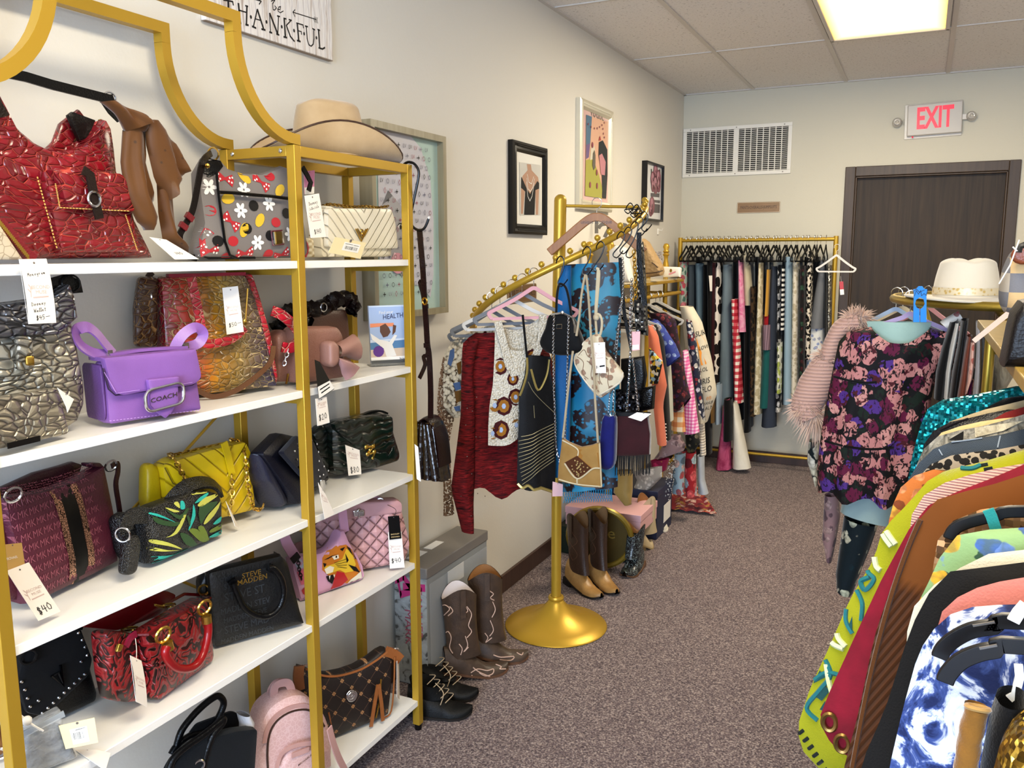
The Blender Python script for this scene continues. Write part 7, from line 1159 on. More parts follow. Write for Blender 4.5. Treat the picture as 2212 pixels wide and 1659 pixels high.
for x in(Rl.x,Rr.x):part('post',MB().tube([(x,6.15,.02),(x,6.15,RZ2+.02)],.016,12),GP,t,world=True,smooth=60);part('foot',MB().tube([(x,5.97,.015),(x,6.31,.015)],.014,10),GP,t,world=True)
part('rail',MB().tube([(Rl.x,6.15,RZ2),(Rr.x,6.15,RZ2)],.013,12),GP,t,world=True);part('lower_rail',MB().tube([(Rl.x,6.15,.105),(Rr.x,6.15,.105)],.010,12),GP,t,world=True)
hp=hanger('slim black hanger packed on the end wall rack',RM((Rl.x+.045,6.15,RZ2+.013),90),BLKH,.38,group='black hangers on the trouser rack');
for i in range(1,40):dup(hp,RM((Rl.x+.045+(Rr.x-Rl.x-.09)*(i+.3*sin(i*2.3))/40,6.15,RZ2+.013),84+12*((i*7)%5)/5))
DN=lambda a,b:denim(a,b)
TR=[('pink and teal floral trousers, first on the end wall rack',(150,205,300),(145,200,545),floral('#9fb0a8',('#c23a56','#d97a8a','#3c6b60'),26,.36)),('dark denim jeans beside the floral trousers',(207,247,320),(205,245,640),DN('#1d2833','#33424f')),('mid blue jeans fourth from the rack post',(250,302,310),(255,300,700),DN('#41586b','#5f7a8c')),('black trousers with a hanging tag near the left of the end rack',(302,345,320),(300,350,980),BG('#101013')),('black slacks beside the maroon trousers',(330,360,300),(335,365,990),BG('#0c0c0f')),('maroon trousers left of the cow print pair',(362,392,305),(345,385,980),BG('#351018')),('black and white cow print trousers',(388,420,262),(352,412,1040),spots('#e6ddd2','#1c1214',15,.3,.5,None)),('grey blue wide flared jeans',(430,487,318),(393,497,1185),DN('#52626c','#74858d')),('red and white gingham trousers',(485,526,500),(503,563,1172),plaid('#efe3d6','#c9505a','#a81f30',22,22)),('pink tie-dye trousers folded short',(532,560,248),(530,587,712),marble([(.35,'#d65a90'),(.6,'#e5a6bc')],14)),('cream canvas shorts on the end rack',(562,600,215),(568,632,540),BG('#c9bda0')),('long black trousers in the middle of the end rack',(570,612,300),(566,610,1362),BG('#0d0c0e')),('dark brown leopard print trousers in the middle of the rack',(610,645,420),(605,645,1260),spots('#3d2c1a','#15100a',34,.25,.42)),('cream quilt-patterned trousers left of the yellow leggings',(664,690,305),(618,685,1245),spots('#d6ccb0','#b3a684',30,.2,.42)),('yellow ribbed leggings in the middle of the end rack',(716,742,350),(702,732,610),BG('#d29a3c')),('red leggings cuff below the yellow ones',(694,745,600),(688,750,672),BG('#a01820')),('mauve corduroy trousers below the red cuff',(686,745,665),(684,745,828),stripes('#8d7480','#6b5660',70,0)),('teal corduroy trousers low on the end rack',(690,748,825),(660,740,1205),BG('#185a58')),('dark navy frayed jeans beside the teal corduroys',(748,782,330),(678,778,1330),DN('#141b2b','#222c40')),('black and white floral trousers',(785,815,320),(770,812,1230),floral('#17171a',('#e0dcd4','#c9c9c9'),22,.36)),('lime and white floral trousers',(783,815,780),(780,810,1110),floral('#d6d8c6',('#a8b83a','#3a3f30'),26,.36)),('black and white striped trousers',(815,835,330),(805,832,700),stripes('#e6e3dc','#17171a',30,2)),('light wash jeans with visible seams',(835,882,225),(818,878,1182),DN('#7a94a6','#9cb3bf')),('cream embroidered trousers right of the light wash jeans',(882,930,212),(868,928,1172),spots('#d9cfba','#b8ab90',36,.15,.35)),('black floral trousers right of the cream pair',(932,968,325),(915,962,1302),floral('#130f12',('#4a1a20','#2a4a36'),26,.28)),('black and white leopard trousers',(975,1018,188),(962,1002,890),spots('#d6cbb8','#17130f',44,.22,.45)),('grey stonewashed trousers near the right rack post',(1062,1108,250),(985,1090,690),DN('#4f5052','#77787a')),('white trousers with small blue flowers at the right of the end rack',(985,1092,682),(945,1092,1185),floral('#d6d6d2',('#8a9bc9','#a9b0c9'),32,.2)),('silver sequinned trousers at the right end',(1110,1142,320),(1108,1136,690),sequin('#8d8a80','#c9c6ba',120)),('black trousers hanging behind the right end',(1092,1112,300),(1092,1110,800),BG('#0d0d10')),('hot pink flared trousers touching the carpet',(440,470,1150),(380,488,1605),marble([(.35,'#8f2a50'),(.6,'#c25a80')],8)),('white bell-bottom trousers reaching the carpet',(500,520,1170),(488,612,1600),marble([(.3,'#d9d2c0'),(.7,'#e9e4d6')],5)),('black wide trousers under the flared jeans',(435,490,1150),(430,490,1420),BG('#0e0d10')),('pale blue jeans hem low at the left of the end rack',(385,420,1050),(382,418,1310),DN('#8aa0b5','#a9bccb')),('tan trouser leg low at the left of the end rack',(350,385,1050),(350,382,1300),BG('#7a5a30')),('navy trousers behind the graphic shirt',(318,355,950),(315,352,1510),BG('#141724'))]
for i,(x0,x1,yb,c,lb)in enumerate([(258,290,1200,'#15161b','black trousers between the blue jeans at the left of the end rack'),(402,432,1120,'#1b2430','dark blue jeans behind the cow print pair'),(497,530,1150,'#0f0f12','black trousers behind the gingham pair'),(596,622,1330,'#111014','black trousers behind the leopard pair'),(640,668,1180,'#0c0c10','black trousers left of the cream quilt-patterned pair'),(686,716,700,'#131216','black trousers behind the yellow leggings'),(736,752,1200,'#18202c','navy trousers between the teal corduroys and frayed jeans'),(818,838,1180,'#121215','black trousers left of the light wash jeans'),(925,945,1150,'#1a1216','dark plum trousers right of the cream embroidered pair'),(962,982,1180,'#0f0f11','black trousers left of the leopard pair'),(1012,1066,700,'#141316','black trousers left of the grey stonewashed pair'),(530,575,1280,'#0e0d10','black trousers behind the pink tie-dye pair')]):TR.append((lb,(x0,x1,225),(x0-2,x1,yb),BG(c)))
for i,(lb,a,b,mt)in enumerate(TR):
 Yt=6.19 if i>35 else 6.0-.02*(i%3)if i>29 else 6.06+.02*(i%4)
 a=(a[0],a[1],a[2]-(42 if 285<a[2]<360 else 0));L=[(a[0],a[2]),(a[0]*.6+b[0]*.4,a[2]*.6+b[2]*.4),(b[0],b[2])];R=[(a[1],a[2]),(a[1]*.6+b[1]*.4,a[2]*.6+b[2]*.4),(b[1],b[2])]
 drape('trousers',lb,'trousers',14,L,R,Yt,.14,mt,'trousers on the end wall rack',.004,90,nv=14,nu=7)
card3(P6(14,5.97,(335,348),(358,348),(357,450),(343,450)),[],'price_tag','cream tag on the black trousers at the left of the end rack',logo=None)
wp=at(1,6.02,1809,545);hanger('empty white hanger hooked on the right end of the trouser rack',RM((wp.x,5.97,wp.z+.035),-8),WHH,.245,hookm=WHH);w2=[at(1,5.95,*q)for q in cz(15,(375,358),(403,358),(410,452),(382,455))];card3(w2,[('p',[(0,0),(1,0),(1,.4),(0,.4)],0,0,0,WHITE)],'price_tag','small red and white tag under the empty white hanger',logo=None,mat=plain('#b8404a',.6),string=[at(1,5.95,*cz(15,385,320))])
RC_,RR_,RZ_=V((2.0,3.05)),.43,1.385
t=thing('round_rack','round gold clothes rack near the exit door with a white hat resting on its ring','clothes rack',None,(RC_.x,RC_.y,0))
part('ring',MB().tube([(RR_*cos(2*pi*i/48),RR_*sin(2*pi*i/48),RZ_)for i in range(48)],.0135,10,closed=True),BRASS,t,smooth=60);m=MB()
for a in(-112,-22,68,158):m.tube([(RR_*cos(radians(a)),RR_*sin(radians(a)),RZ_),(RR_*cos(radians(a))*.86,RR_*sin(radians(a))*.86,RZ_-.03),(RR_*cos(radians(a))*.8,RR_*sin(radians(a))*.8,RZ_-.1),(RR_*cos(radians(a))*.8,RR_*sin(radians(a))*.8,.0)],.013,10)
part('legs',m,BRASS,t)
for z in(.12,):part('base_ring',MB().tube([(RR_*.8*cos(2*pi*i/40),RR_*.8*sin(2*pi*i/40),z)for i in range(40)],.010,8,closed=True),BRASS,t)
FELT=NB('cream_felt',.95,sheen=.3,spec=.1);FELT.col('#ddd2bd');FELT=FELT.m;n=NB('gold_cream_band',.5,.3);n.col(n.ramp(n.voro(n.co(),90),[(.2,'#c7a75f'),(.5,'#ded0b0')]));hp_=at(1,2.84,2086,638);hat('fedora_hat','cream felt wide-brimmed hat with gold braid band on the round rack',(hp_.x,2.84,RZ_+.0145),radians(-80),FELT,n.m,.165,.175,.004,.088,.10,.115,.030,.004,.35)
def ringp(a):return V((RC_.x+RR_*cos(radians(a)),RC_.y+RR_*sin(radians(a)),RZ_+.015))
hanger('lilac hanger inside the pansy print dress on the round rack',RM(ringp(186)+V((.05,-.1,0)),4),LILH,.26,drop=.05);
for a,c,lb in((170,BLUH,'pale blue hanger just behind the lilac one on the round rack'),(160,plain('#d6c9a8',.6),'cream hanger behind the blue one on the round rack'),(140,PKH,'pale pink hanger behind the blue size divider'),(262,BLKH,'black hanger at the front of the round rack under the hat'),(272,WHH,'white hanger at the front of the round rack, right of the black one'),(282,WHH,'white hanger at the front of the round rack beside its pole'),(290,GRYH,'grey hanger at the front right of the round rack')):hanger(lb,RM(ringp(a),a-180 if a<250 else a),c,.34)
px0=lambda Y,*p:[at(1,Y,*q)for q in p]
PANSY=NB('pansy_print',.75,spec=.25);v=PANSY.co();w=PANSY.warp(v,34,.03);d=PANSY.voro(w,25);cc=PANSY.sep(PANSY.voro(w,25,'F1','Color'))[0];base=PANSY.ramp(cc,[(0,'#b87a76'),(.34,'#4a2a78'),(.55,'#5a1234'),(.7,'#c48a82'),(.86,'#182a1e')],True);sh=PANSY.noise(PANSY.co((1,1,.6)),75,3,1.2);base=PANSY.mix(PANSY.ramp(sh,[(.42,'#ffffff'),(.47,'#000000')]),base,'#1c0a12');w3=PANSY.noise(v,38,2,.8);base=PANSY.mix(PANSY.ramp(w3,[(.6,'#000000'),(.64,'#ffffff')]),base,'#431018');PANSY.col(PANSY.mix(PANSY.ramp(d,[(.62,'#ffffff'),(.65,'#000000')]),'#100c10',base));PANSY=PANSY.m
o=drape('floral_dress','black tiered dress printed with pink and purple pansies, front of the round rack','dress',0,[(1881,706),(1832,716),(1812,738),(1799,801),(1784,877),(1772,952),(1766,1010),(1768,1062)],[(2010,708),(2040,717),(2046,750),(2026,801),(2014,850),(2000,930),(1985,1010),(1950,1085)],2.88,.13,PANSY,amp=.016,kk=60,hem=.012,nu=16,nv=34,neck=.05)
lace3(o,15,[[(320,1035),(450,1070),(560,1085),(640,1080)],[(270,1500),(420,1540),(600,1560),(760,1550)]],fabric('#0d0a0d'),.004,'tier_seam');m=MB().limb(px0(2.87,(2030,722),(2062,770),(2074,830),(2058,900)),.045,.05,12,.06,3);part('sleeve',m,PANSY,o,world=True,smooth=70)
MINT=fabric('#a9c7ba',.6,.2,300,.2);drape('mint_blouse','pale mint satin blouse showing in the neckline of the pansy print dress','blouse',0,[(1872,694),(1876,715),(1890,745),(1900,775)],[(2012,696),(2008,715),(1990,745),(1980,775)],2.90,.05,MINT)
KC=knit('#c9a292','#b08a7a',170);t=thing('fur_cuff_cardigan','dusty pink ribbed cardigan with pale fur collar and cuffs behind the pansy print dress','cardigan',None,at(1,2.98,1790,900));PF=(2.94,)*9
part('sleeve',MB().limb(px0(2.96,*cz(15,(520,640),(430,665),(360,740),(315,850),(285,920))),.030,.05,14,.02,2),KC,t,world=True,smooth=70);part('sleeve',MB().limb(px0(2.95,*cz(15,(290,920),(245,1020),(190,1130),(140,1250),(175,1330))),lambda q:.040+.014*sin(pi*q),.05,14,.02,5),KC,t,world=True,smooth=70)
part('body',MB().slab(px0(2.985,*cz(15,(560,650),(420,700),(330,900),(280,1200),(250,1450))),px0(2.985,*cz(15,(900,700),(900,800),(850,1000),(800,1200),(750,1450))),.08,10,16,.005,40),KC,t,world=True,smooth=70)
FUR=NB('pale_fur',.8,sheen=.3);FUR.col(FUR.mix(FUR.noise(FUR.co(),60),'#dcc0a8','#c79f88'));FUR=FUR.m;rn=random.Random(8)
def fur(c,r,n,name,L=.045,down=.4):
 m=MB().ball(c,r*.8,10)
 for i in range(n):
  d=V((rn.gauss(0,1),rn.gauss(0,1),rn.gauss(0,1))).normalized();a=V(c)+d*r*.7;q=a+d*L*rn.uniform(.6,1.1)+V((0,0,-L*down*rn.random()));o=d.orthogonal().normalized()*.0022;b=d.cross(o)
  md=(a+q)/2+V((0,0,.004));m.add([a+o,a-o*.5+b,a-o*.5-b,md+o*.7,md-o*.4+b*.7,md-o*.4-b*.7,q],[(0,1,4,3),(1,2,5,4),(2,0,3,5),(3,4,6),(4,5,6),(5,3,6)])
 return m
m=fur(at(1,2.95,*cz(15,130,1265)),.042,420,'');m2=fur(at(1,2.95,*cz(15,200,1330)),.035,260,'',.05,1.2);m.add(m2.v,m2.f);part('fur_cuff',m,FUR,t,world=True,stuff=True);part('fur_band',fur(at(1,2.95,*cz(15,282,918)),.030,260,''),FUR,t,world=True,stuff=True)
m=fur(at(1,2.95,*cz(15,470,640)),.024,240,'');m2=fur(at(1,2.95,*cz(15,530,630)),.022,200,'');m.add(m2.v,m2.f);part('fur_collar',m,FUR,t,world=True,stuff=True)
for nm,lb,L,R,Y,d,mt in[('blouse','pale aqua cotton blouse hem below the pansy print dress',[(245,480),(265,380),(295,300)],[(480,545),(500,430),(470,400)],2.93,.08,fabric('#9fb8b8',.8,.1,300,.2)),('maxi_dress','dark teal long dress with cream flowers, lowest under the round rack',[(262,500),(245,620),(225,760),(228,830)],[(420,540),(385,640),(345,740),(300,858)],2.96,.10,floral('#07202a',('#c9c6ae','#b8bda6','#0a2a34'),24,.2)),('blouse','mauve floral sleeve hanging left of the dark teal dress',[(172,400),(165,560),(160,600),(180,700)],[(240,400),(245,500),(225,620),(205,712)],3.0,.07,floral('#8a6c6c',('#5f4850','#a98c86'),30,.34)),('skirt','black and white floral skirt edge at the far left of the round rack',[(98,150),(92,250),(130,355)],[(150,150),(150,250),(142,355)],3.1,.08,floral('#0c2024',('#c9c4ac','#d6d0bc'),18,.36))]:drape(nm,lb,'clothing',16,L,R,Y,d,mt)
for nm,lb,L,R,Y,d,mt in[('blouse','white top with red print folded over a hanger behind the size divider',[(600,900),(640,870),(780,790)],[(680,970),(740,960),(850,900)],2.80,.05,floral('#dcd8d2',('#a83a3a','#6b2a2a'),24,.2)),('blouse','black ruffled blouse beside the pansy print dress on the round rack',[(700,900),(620,1150),(560,1400),(540,1660)],[(780,870),(720,1100),(680,1350),(640,1660)],2.76,.10,fabric('#0f0d10')),('blouse','white strappy top next to the black ruffled blouse',[(755,910),(700,1150),(660,1400),(640,1660)],[(800,900),(770,1100),(720,1350),(690,1660)],2.72,.08,fabric('#c9c6be')),('blouse','black satin top at the front of the round rack',[(810,880),(770,1150),(720,1400),(690,1660)],[(890,870),(860,1100),(830,1400),(790,1660)],2.68,.10,fabric('#0c0b0e',.5)),('blouse','copper satin blouse hanging under the white hat',[(870,1040),(830,1250),(800,1450),(765,1660)],[(925,1030),(900,1250),(880,1450),(860,1660)],2.65,.09,fabric('#6b3322',.35)),('blouse','pale pink printed blouse with rolled edge under the white hat',[(905,1100),(890,1300),(870,1480),(850,1620)],[(955,1090),(945,1300),(930,1440),(880,1560)],2.62,.07,floral('#d3a596',('#b85a4c','#c98a7a'),40,.25)),('camisole','hot pink top behind the pale pink printed blouse',[(880,1500),(870,1660)],[(930,1480),(915,1660)],2.68,.05,fabric('#b8387a')),('shirt','pale grey white shirt on a white hanger, front of the round rack',[(960,900),(965,1150),(950,1400),(925,1660)],[(1000,900),(1000,1200),(1000,1450),(985,1660)],2.62,.10,fabric('#a9a6aa')),('jacket','black jacket at the right front of the round rack',[(1010,900),(1020,1200),(1010,1450),(1000,1660)],[(1070,1000),(1085,1200),(1105,1450),(1110,1660)],2.66,.12,fabric('#111013')),('fur_coat','cream mottled faux fur coat at the right of the round rack',[(1085,1000),(1110,1250),(1110,1450),(1105,1660)],[(1250,1150),(1300,1300),(1330,1450),(1200,1640)],2.74,.14,shaggy('#b9ad97','#857a66',40))]:drape(nm,lb,'clothing',21,L,R,Y,d,mt)
F=Frame.free((2.0,2.66,0),radians(12),.004);dv=F.Z(15,(905,650),(910,440),(905,415),(925,412),(945,392),(970,392),(985,412),(1005,414),(1000,440),(1000,650),(956,650),(956,556),(975,545),(988,520),(980,485),(952,472),(925,490),(918,520),(930,545),(950,556),(950,650));m=MB().prism(dv,-.002,.002).xf(F.M);o=solo('size_divider',m,plain('#1d7fd0',.35),'bright blue plastic size divider clipped over the ring of the round rack','size divider');m=MB();q=F.Z(15,(938,425))[0];q2=F.Z(15,(965,445))[0];vs,fs=hand('m');
vs,fs=strokes([[(q[0]-.012,q[1]-.003),(q[0]-.004,q[1]+.005),(q[0]+.004,q[1]-.004),(q[0]+.016,q[1]+.002)],[(q2[0]-.018,q2[1]-.007),(q2[0]-.014,q2[1]+.008),(q2[0]-.008,q2[1]-.002),(q2[0]-.003,q2[1]+.008),(q2[0],q2[1]-.006),(q2[0]+.006,q2[1]),(q2[0]+.012,q2[1]-.005),(q2[0]+.014,q2[1]+.008)]],.0018);part('lettering',MB().add([F.M@V((a,-.0026,b))for a,b in vs],fs),plain('#0d3f70',.5),o,world=True)
XC=1.93
t=thing('jacket_rack','long gold rack with a shelf on top, packed with jackets at the right edge','clothes rack',None,(XC,1.5,0));part('shelf',MB().box((1.785,.2,1.340),(2.12,2.49,1.360)),wood('gold_board','#8f7434','#a58844',.35),t,world=True,bev=.002)
part('rail',MB().tube([(XC,.25,1.285),(XC,2.45,1.285)],.0125,12),BRASS,t,world=True);m=MB()
for y in(.25,2.45):
 for x in(1.815,2.09):m.tube([(x,y,0),(x,y,1.345)],.0125,10)
part('legs',m,BRASS,t,world=True)
for y in(.25,2.45):part('cross_bar',MB().tube([(1.815,y,1.285),(2.09,y,1.285)],.009,8),BRASS,t,world=True)
def jacket(nm,lb,k,L,Y,d,mt,low=.35,amp=.008,kk=24,nv=26,catg='jacket',hang_=True):
 A=[at(1,Y,*q)for q in(cz(k,*L))];e=A[-1]+(A[-1]-A[-2]).normalized()*.01
 if low and e.z>low:e=V((e.x+(e.z-low)*-.05,Y,low))
 if low:A.append(e)
 B=[V((2*XC-p.x,Y,p.z))for p in A];m=MB().slab(A,B,d,12,nv,amp,kk,len(lb),p=2.6,dfn=lambda v:min(1,.35+3*v));return solo(nm,m,mt,lb,catg,'jackets on the near right rack',smooth=75)
TEAL=sequin('#044a5a','#0fa0ac',190,.28,.7)
JK=[('sequin_jacket','teal sequinned jacket, farthest on the near right rack',15,[(1640,1108),(1400,1160),(1200,1190),(1080,1215),(1010,1270),(960,1380),(920,1520),(885,1659)],2.12,.06,TEAL),('jacket','black jacket shoulder just in front of the teal sequinned jacket',24,[(1125,125),(1000,135),(880,190),(800,245),(700,300)],2.02,.05,fabric('#121114')),('jacket','cream edged jacket showing between black shoulders',24,[(1125,160),(900,215),(820,232),(640,292),(520,335)],1.94,.03,fabric('#c9b48c')),('jacket','red jacket shoulder near the middle of the near right rack',24,[(1125,212),(1040,225),(960,265),(880,322),(840,330)],1.84,.04,fabric('#8f2a28')),('leather_jacket','black leather jacket with seamed shoulder on the near right rack',24,[(1000,232),(850,262),(700,300),(560,325),(450,378),(380,430),(340,520)],1.88,.05,leather('#17151a',.35)),('blouse','cream and orange blouse shoulder above the grey tweed jacket',24,[(1125,285),(870,312),(700,345),(540,388),(450,430),(400,470)],1.80,.035,marble([(.4,'#d9bd86'),(.55,'#d9a05f'),(.62,'#c9583a')],10)),('tweed_jacket','grey and cream tweed patchwork jacket on the near right rack',24,[(1125,270),(950,325),(740,378),(640,395),(530,408),(420,460),(350,530),(300,620),(285,680)],1.72,.06,shaggy('#a9a496','#3d3b36',90)),('denim_jacket','dark blue denim jacket on the near right rack',24,[(1125,385),(940,430),(800,452),(560,482),(450,515),(330,620),(260,710),(215,800),(205,840)],1.62,.06,denim('#1b232f','#36424f')),('blouse','leopard print blouse edge between denim and yellow coats',24,[(1125,505),(1000,535),(900,545),(600,578),(430,628),(340,715),(260,810),(225,865)],1.54,.035,spots('#9a8c78','#1f1a15',85,.22,.42)),('blouse','orange printed sleeve peeking out left of the yellow coat',24,[(420,700),(190,775),(150,880),(100,980),(80,1040)],1.49,.04,floral('#b8662a',('#d9a03a','#d98a5a','#7a3a1a'),36,.36)),('embroidered_coat','chartreuse yellow wool coat embroidered with teal vines and cream rope',16,[(1090,195),(900,250),(730,290),(650,335),(560,440),(440,560),(400,700),(290,880),(200,1090),(110,1280),(50,1460),(60,1560),(150,1659),(190,1700)],1.41,.09,fabric('#9a9a14',.9,.3)),('knit_jacket','pale pink knitted lining collar in front of the yellow coat',16,[(1090,258),(900,292),(730,345),(640,395),(590,450),(575,490)],1.355,.04,knit('#d9a89c','#c08a80',500)),('velvet_jacket','crimson velvet jacket with brass eyelets on the near right rack',16,[(1090,262),(960,318),(760,395),(650,450),(560,560),(430,800),(300,1080),(200,1300),(148,1430),(170,1510),(240,1590)],1.32,.07,velvet('#8a0b26',.3)),('suede_jacket','rust brown suede and corduroy jacket on the near right rack',16,[(1090,308),(900,370),(720,408),(650,450),(600,530),(500,760),(400,1060),(330,1400),(262,1659)],1.215,.09,None),('sequin_blouse','brown and bronze sequinned blouse beside the black hanger with teal loop',16,[(1030,448),(900,466),(780,510),(705,560),(682,660)],1.14,.05,sequin('#4a2f1c','#b98a5a',130,.35,.5)),('floral_blouse','sage green blouse printed with blue and yellow flowers',16,[(1090,552),(960,562),(850,562),(780,590),(720,645),(692,720),(665,785),(600,880)],1.05,.07,None),('jacket','ivory jacket shoulder in front of the green floral blouse',16,[(1090,655),(960,665),(860,690),(800,735),(690,800),(620,880),(555,940),(545,1000),(560,1050)],1.0,.05,fabric('#e0d8c0',.7)),('blazer','black blazer with structured shoulder on the near right rack',16,[(1090,712),(900,738),(750,757),(690,795),(600,950),(540,1110),(450,1400),(335,1659)],.945,.07,fabric('#141211',.8)),('jacket','salmon pink jacket shoulder behind the blue and white blouse',16,[(1090,782),(950,808),(850,840),(780,880),(712,945),(695,990)],.87,.05,fabric('#c77468',.75)),('dyed_blouse','navy and white tie-dye blouse, large at the lower right corner',16,[(1090,905),(920,910),(800,925),(740,960),(690,1005),(640,1060),(590,1180),(530,1400),(470,1659)],.83,.07,marble([(.36,'#c9c9c6'),(.45,'#b4bac8'),(.5,'#34457a'),(.58,'#141e44')],22,1.6,st=(1,1,.8))),]
CORD=NB('rust_corduroy',.95,sheen=.5,spec=.1);x,y,z=CORD.sep(CORD.co(1,(0,radians(-28),0)));h=CORD.ma('PINGPONG',CORD.ma('MULTIPLY',x,130),.5);CORD.col(CORD.mix(CORD.ramp(CORD.sep(CORD.co())[2],[(.66,'#000000'),(.68,'#ffffff')]),CORD.mix(h,'#351a08','#5e3210'),CORD.mix(CORD.noise(CORD.co(),14,3),'#5a3110','#6b3d18')));CORD.bump(CORD.ma('MULTIPLY',h,CORD.ramp(CORD.sep(CORD.co())[2],[(.66,1),(.68,0)])),.8,.006);CORD=CORD.m
SAGE=floral('#7f9f6c',('#2f55a0','#5f82cc','#d6a22c','#3f62a8','#24503e'),32,.40,leaf='#2c4a38')
obs={}
for r_ in JK:
 nm,lb,k,L,Y,d,mt=r_;mt=mt or(CORD if nm=='suede_jacket' else SAGE);obs[nm]=jacket(nm,lb,k,L,Y,d,mt,low=(.42 if Y>.9 else.75)if nm not in('embroidered_coat','velvet_jacket')else 0)
TL=fabric('#1f6a6e',.8);o=obs['embroidered_coat'];lace3(o,16,[[(740,250),(790,275),(850,280),(890,265)],[(385,660),(370,750),(400,790),(360,840),(340,800),(380,780)],[(320,840),(345,900),(340,980)],[(275,900),(270,980),(300,1040)],[(170,1150),(200,1230),(150,1300),(90,1380),(140,1440)],[(120,1260),(180,1220),(240,1230)]],TL,.004,'embroidery');on_front(o,16,[[(270,900),(300,960),(300,1040),(280,1010)],[(130,1330),(170,1280),(200,1300),(160,1350)],[(120,1270),(150,1210),(180,1240)],[(150,1390),(175,1350),(180,1400)]],0,fabric('#1d4a4a'),.004,'embroidery');on_front(o,16,[[(620,330),(650,295),(710,345),(690,362)],[(175,1130),(210,1180),(180,1180)]],0,fabric('#86c2a6'),.004,'patch');lace3(o,16,[[(430,560),(450,600),(480,640)],[(440,545),(470,590),(500,630)],[(400,680),(410,730),(430,750)],[(215,1020),(205,1080),(260,1110)],[(225,1010),(235,1060),(270,1100)],[(180,1180),(190,1250),(205,1310)]],fabric('#cfd6a4'),.005,'rope_trim');lace3(o,16,[[(840+i*22,232+i*18),(880+i*22,225+i*18)]for i in range(4)]+[[(55+i*22,1500+i*35),(75+i*22,1485+i*35)]for i in range(6)],fabric('#1d2a2a'),.003,'blanket_stitch')
o=obs['velvet_jacket'];I=MW[o.name].inverted();bv=BVHTree.FromPolygons([tuple(v.co)for v in o.data.vertices],[tuple(p.vertices)for p in o.data.polygons]);m=MB()
for x,y in((196,1442),(255,1540)):
 h=bv.ray_cast(I@CAM,ray(*cz(16,x,y)).normalized())
 if h[0]:m.ring(h[0]-V((0,.004,0)),.0135,.004,(0,1,0),18,6,.7,1)
if m.v:part('eyelets',m,plain('#8a6a3a',.35,.9),o)
o=obs['tweed_jacket'];on_front(o,24,[[(530,410),(655,400),(650,470),(535,470)]],0,fabric('#1d1b1a'),.003,'patch');on_front(o,24,[[(740,375),(1125,268),(1125,320),(960,400),(745,450)]],0,shaggy('#cfc6ad','#9a917c',80),.003,'patch');on_front(o,24,[[(535,385),(850,330),(860,350),(530,405)]],0,fabric('#c9452c'),.004,'trim');lace3(obs['denim_jacket'],24,[[(445,515),(490,590)],[(940,440),(920,530)],[(800,455),(700,470),(560,487)]],plain('#8f9aa6',.9),.0012,'stitching');lace3(obs['suede_jacket'],16,[[(640,460),(560,640),(470,900),(380,1250),(300,1659)]],fabric('#5a3312'),.004,'edge_trim');lace3(obs['leather_jacket'],24,[[(820,262),(600,335),(470,395)]],plain('#2e2a2e',.3),.002,'seam')
for lb,Y,pts,r in(('black plastic hanger with a teal velvet loop on the near right rack',1.10,[(1100,478),(950,500),(830,530),(770,560),(745,605)],.007),('thick black plastic hanger in front of the blue and white blouse, upper of two',.77,[(1110,985),(950,1008),(850,1025),(770,1065),(720,1110),(700,1150)],.0065),('thick black plastic hanger nearest the camera, lower of two',.725,[(1110,1098),(960,1115),(880,1130),(800,1165),(745,1220),(725,1262)],.0065)):
 A=[at(1,Y,*cz(16,*q))for q in pts];zt=A[0].z;t=thing('clothes_hanger',lb,'hanger',None,(XC,Y,A[-1].z));path=[V((2*XC-p.x,Y,p.z))for p in A[::-1]]+[V((XC,Y,zt+.012))]+A;part('shoulders',MB().sweep(cat(path,4),[(-r*.45,-r),(r*.45,-r),(r*.45,r),(-r*.45,r)],up=(0,1,0)),plain('#121012',.35),t,world=True,bev=.0015);part('hook',MB().tube([(XC,Y,zt),(XC,Y,zt+.05),(XC+.02,Y,zt+.08),(XC,Y,zt+.1),(XC-.02,Y,zt+.085)],.002,6),CHROME,t,world=True)
 if Y>1:part('velvet_loop',MB().strap(px0(Y-.012,*cz(16,(925,470),(940,500),(960,560))),.012,.004,up=(0,1,0)),fabric('#2f9a94'),t,world=True)
 else:part('notches',MB().tube([A[i]+V((0,-.006,r))for i in(1,2)],.0012,4),plain('#55504c',.5),t,world=True)
o=solo('suede_wrap',MB().limb([at(1,.70,*cz(23,*q))for q in((1010,1080),(960,1300),(920,1520),(900,1750))],.0085,.01,14,.05,4),fabric('#80551f',.95,.3),'rolled tan suede wrap hanging below the black plastic hangers','clothing',smooth=70);m=MB().ring(at(1,.685,*cz(23,1015,1090)),.0075,.002,(0,.3,1));part('rolled_edge',m,SU,o,world=True)
drape('lace_camisole','black lace top at the lower right corner beside the suede wrap','clothing',23,[(1180,980),(1130,1150),(1090,1400),(1040,1700)],[(1500,1000),(1480,1200),(1450,1400),(1400,1700)],.70,.04,fabric('#0a090b'));drape('sequin_dress','gold sequinned dress in the bottom right corner','dress',23,[(1500,1180),(1330,1290),(1220,1440),(1150,1700)],[(1700,1180),(1700,1300),(1700,1450),(1700,1700)],.655,.05,sequin('#6b4e14','#d9b04a',260,.25,.9));solo('hanger_tab',MB().strap([at(1,.72,*cz(23,*q))for q in((1400,680),(1410,800),(1370,960),(1310,1000))],.006,.003,up=(0,1,0)),WHITE,'white plastic strap below the nearest black hanger','strap');solo('white_strap',MB().strap([at(1,.75,*cz(23,*q))for q in((1470,110),(1400,190),(1350,270))],.009,.003,up=(0,1,0)),WHITE,'white satin strap looped over the thick black hanger','strap')
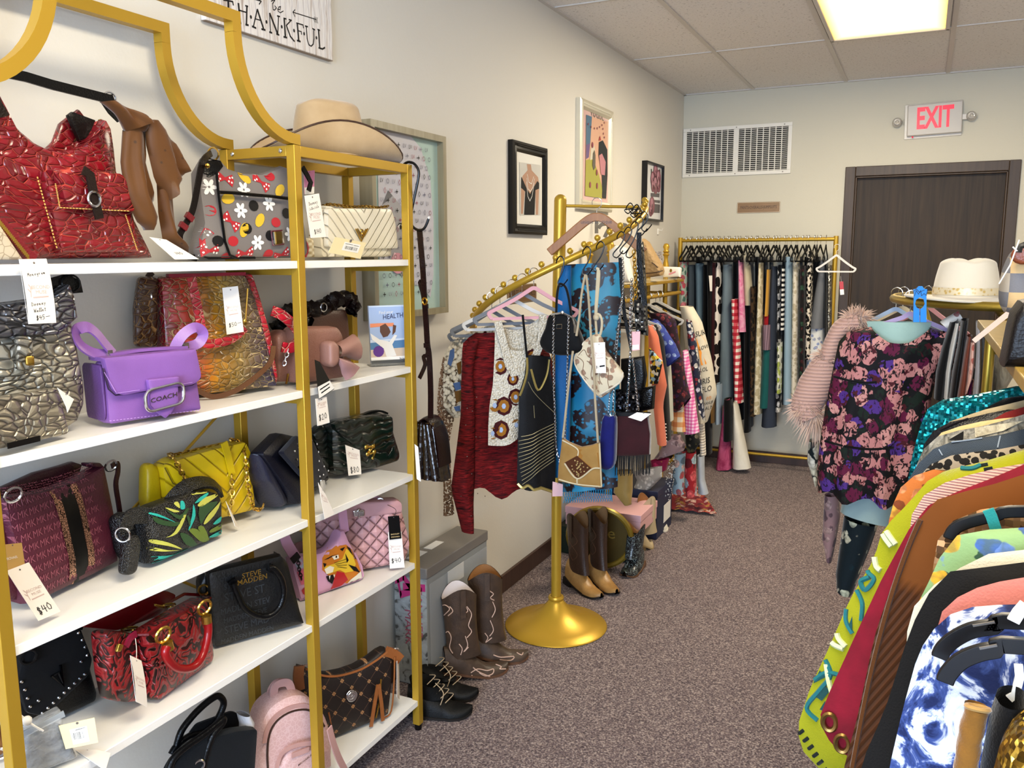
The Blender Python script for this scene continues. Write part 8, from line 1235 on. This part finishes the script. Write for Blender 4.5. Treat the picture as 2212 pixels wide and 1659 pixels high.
o=solo('dark_handbag',MB().puff([(p.x,p.z)for p in px0(1.47,*cz(15,(1552,988),(1560,950),(1610,700),(1640,590),(1700,510),(1850,480),(1900,988)))],.12,6,y0=1.53),leather('#171214',.4),'black structured handbag standing on the gold shelf at the right edge','handbag')
PLD=plaid('#a89f92','#6f6f74','#c2a578',17,15,.55);o=solo('plaid_bag',MB().puff([tuple(p)for p in cat([(p.x,p.z,0)for p in px0(1.9,*cz(15,(1545,500),(1560,330),(1610,190),(1660,130),(1760,110),(1850,200),(1860,560),(1740,690),(1640,640),(1575,590)))],3,True)],.16,3,y0=1.98),PLD,'grey and tan plaid round bag on the gold shelf behind the black handbag','handbag')
part('strap_base',MB().tube(px0(1.88,*cz(15,(1660,150),(1670,110),(1699,100),(1740,110))),.007,8),plain('#2b2927',.4),o,world=True);part('trim',MB().puff(disc2(*[(q.x,q.z)for q in px0(1.88,cz(15,1700,170))][0],.022,.018),.02,4,y0=1.885),leather('#7a3a1c',.4),o,world=True);part('tag_string',MB().tube(px0(1.86,*cz(15,(1665,60),(1600,240),(1520,375))),.0014,5).tube(px0(1.86,*cz(15,(1618,110),(1650,140))),.0014,5),WHITE,o,world=True);card3([at(1,1.86,*q)for q in cz(15,(1570,575),(1617,590),(1350,800),(1325,775))],[],'price_tag','long pale tag hanging from the plaid bag over the edge of the gold shelf',logo=None,mat=plain('#c4aa9c',.8))
w=bpy.data.worlds.new('daylight');S.world=w;w.use_nodes=True;bg=w.node_tree.nodes['Background'];bg.inputs[0].default_value=(.75,.86,1,1);bg.inputs[1].default_value=1.2
def area(nm,loc,rot,sx,sy,e,c):
 l=bpy.data.lights.new(nm,'AREA');l.shape='RECTANGLE';l.size=sx;l.size_y=sy;l.energy=e;l.color=c
 o=bpy.data.objects.new(nm,l);COL.objects.link(o);o.location=loc;o.rotation_euler=rot;return o
area('window_daylight',(1.475,YF-.35,1.45),(radians(90),0,0),2.6,2.1,240,(.54,.72,1))
for y,e in((4.48,36),(.83,25),(-1.6,24)):area('troffer_light',(1.41,y,ZC-.03),(0,0,0),.5,1.1,e,(1,.87,.66))  # first lamp belongs to the visible troffer, the others to the added ones
S.view_settings.view_transform='Standard';S.view_settings.look='None';S.view_settings.gamma=1;S.view_settings.use_curve_mapping=False
S.view_settings.exposure=.74
c=S.cycles;c.use_denoising=True;c.max_bounces=5;c.diffuse_bounces=3;c.glossy_bounces=2;c.transparent_max_bounces=8;c.transmission_bounces=3
c.use_adaptive_sampling=True;c.adaptive_threshold=.06;c.caustics_reflective=False;c.caustics_refractive=False;c.sample_clamp_indirect=6
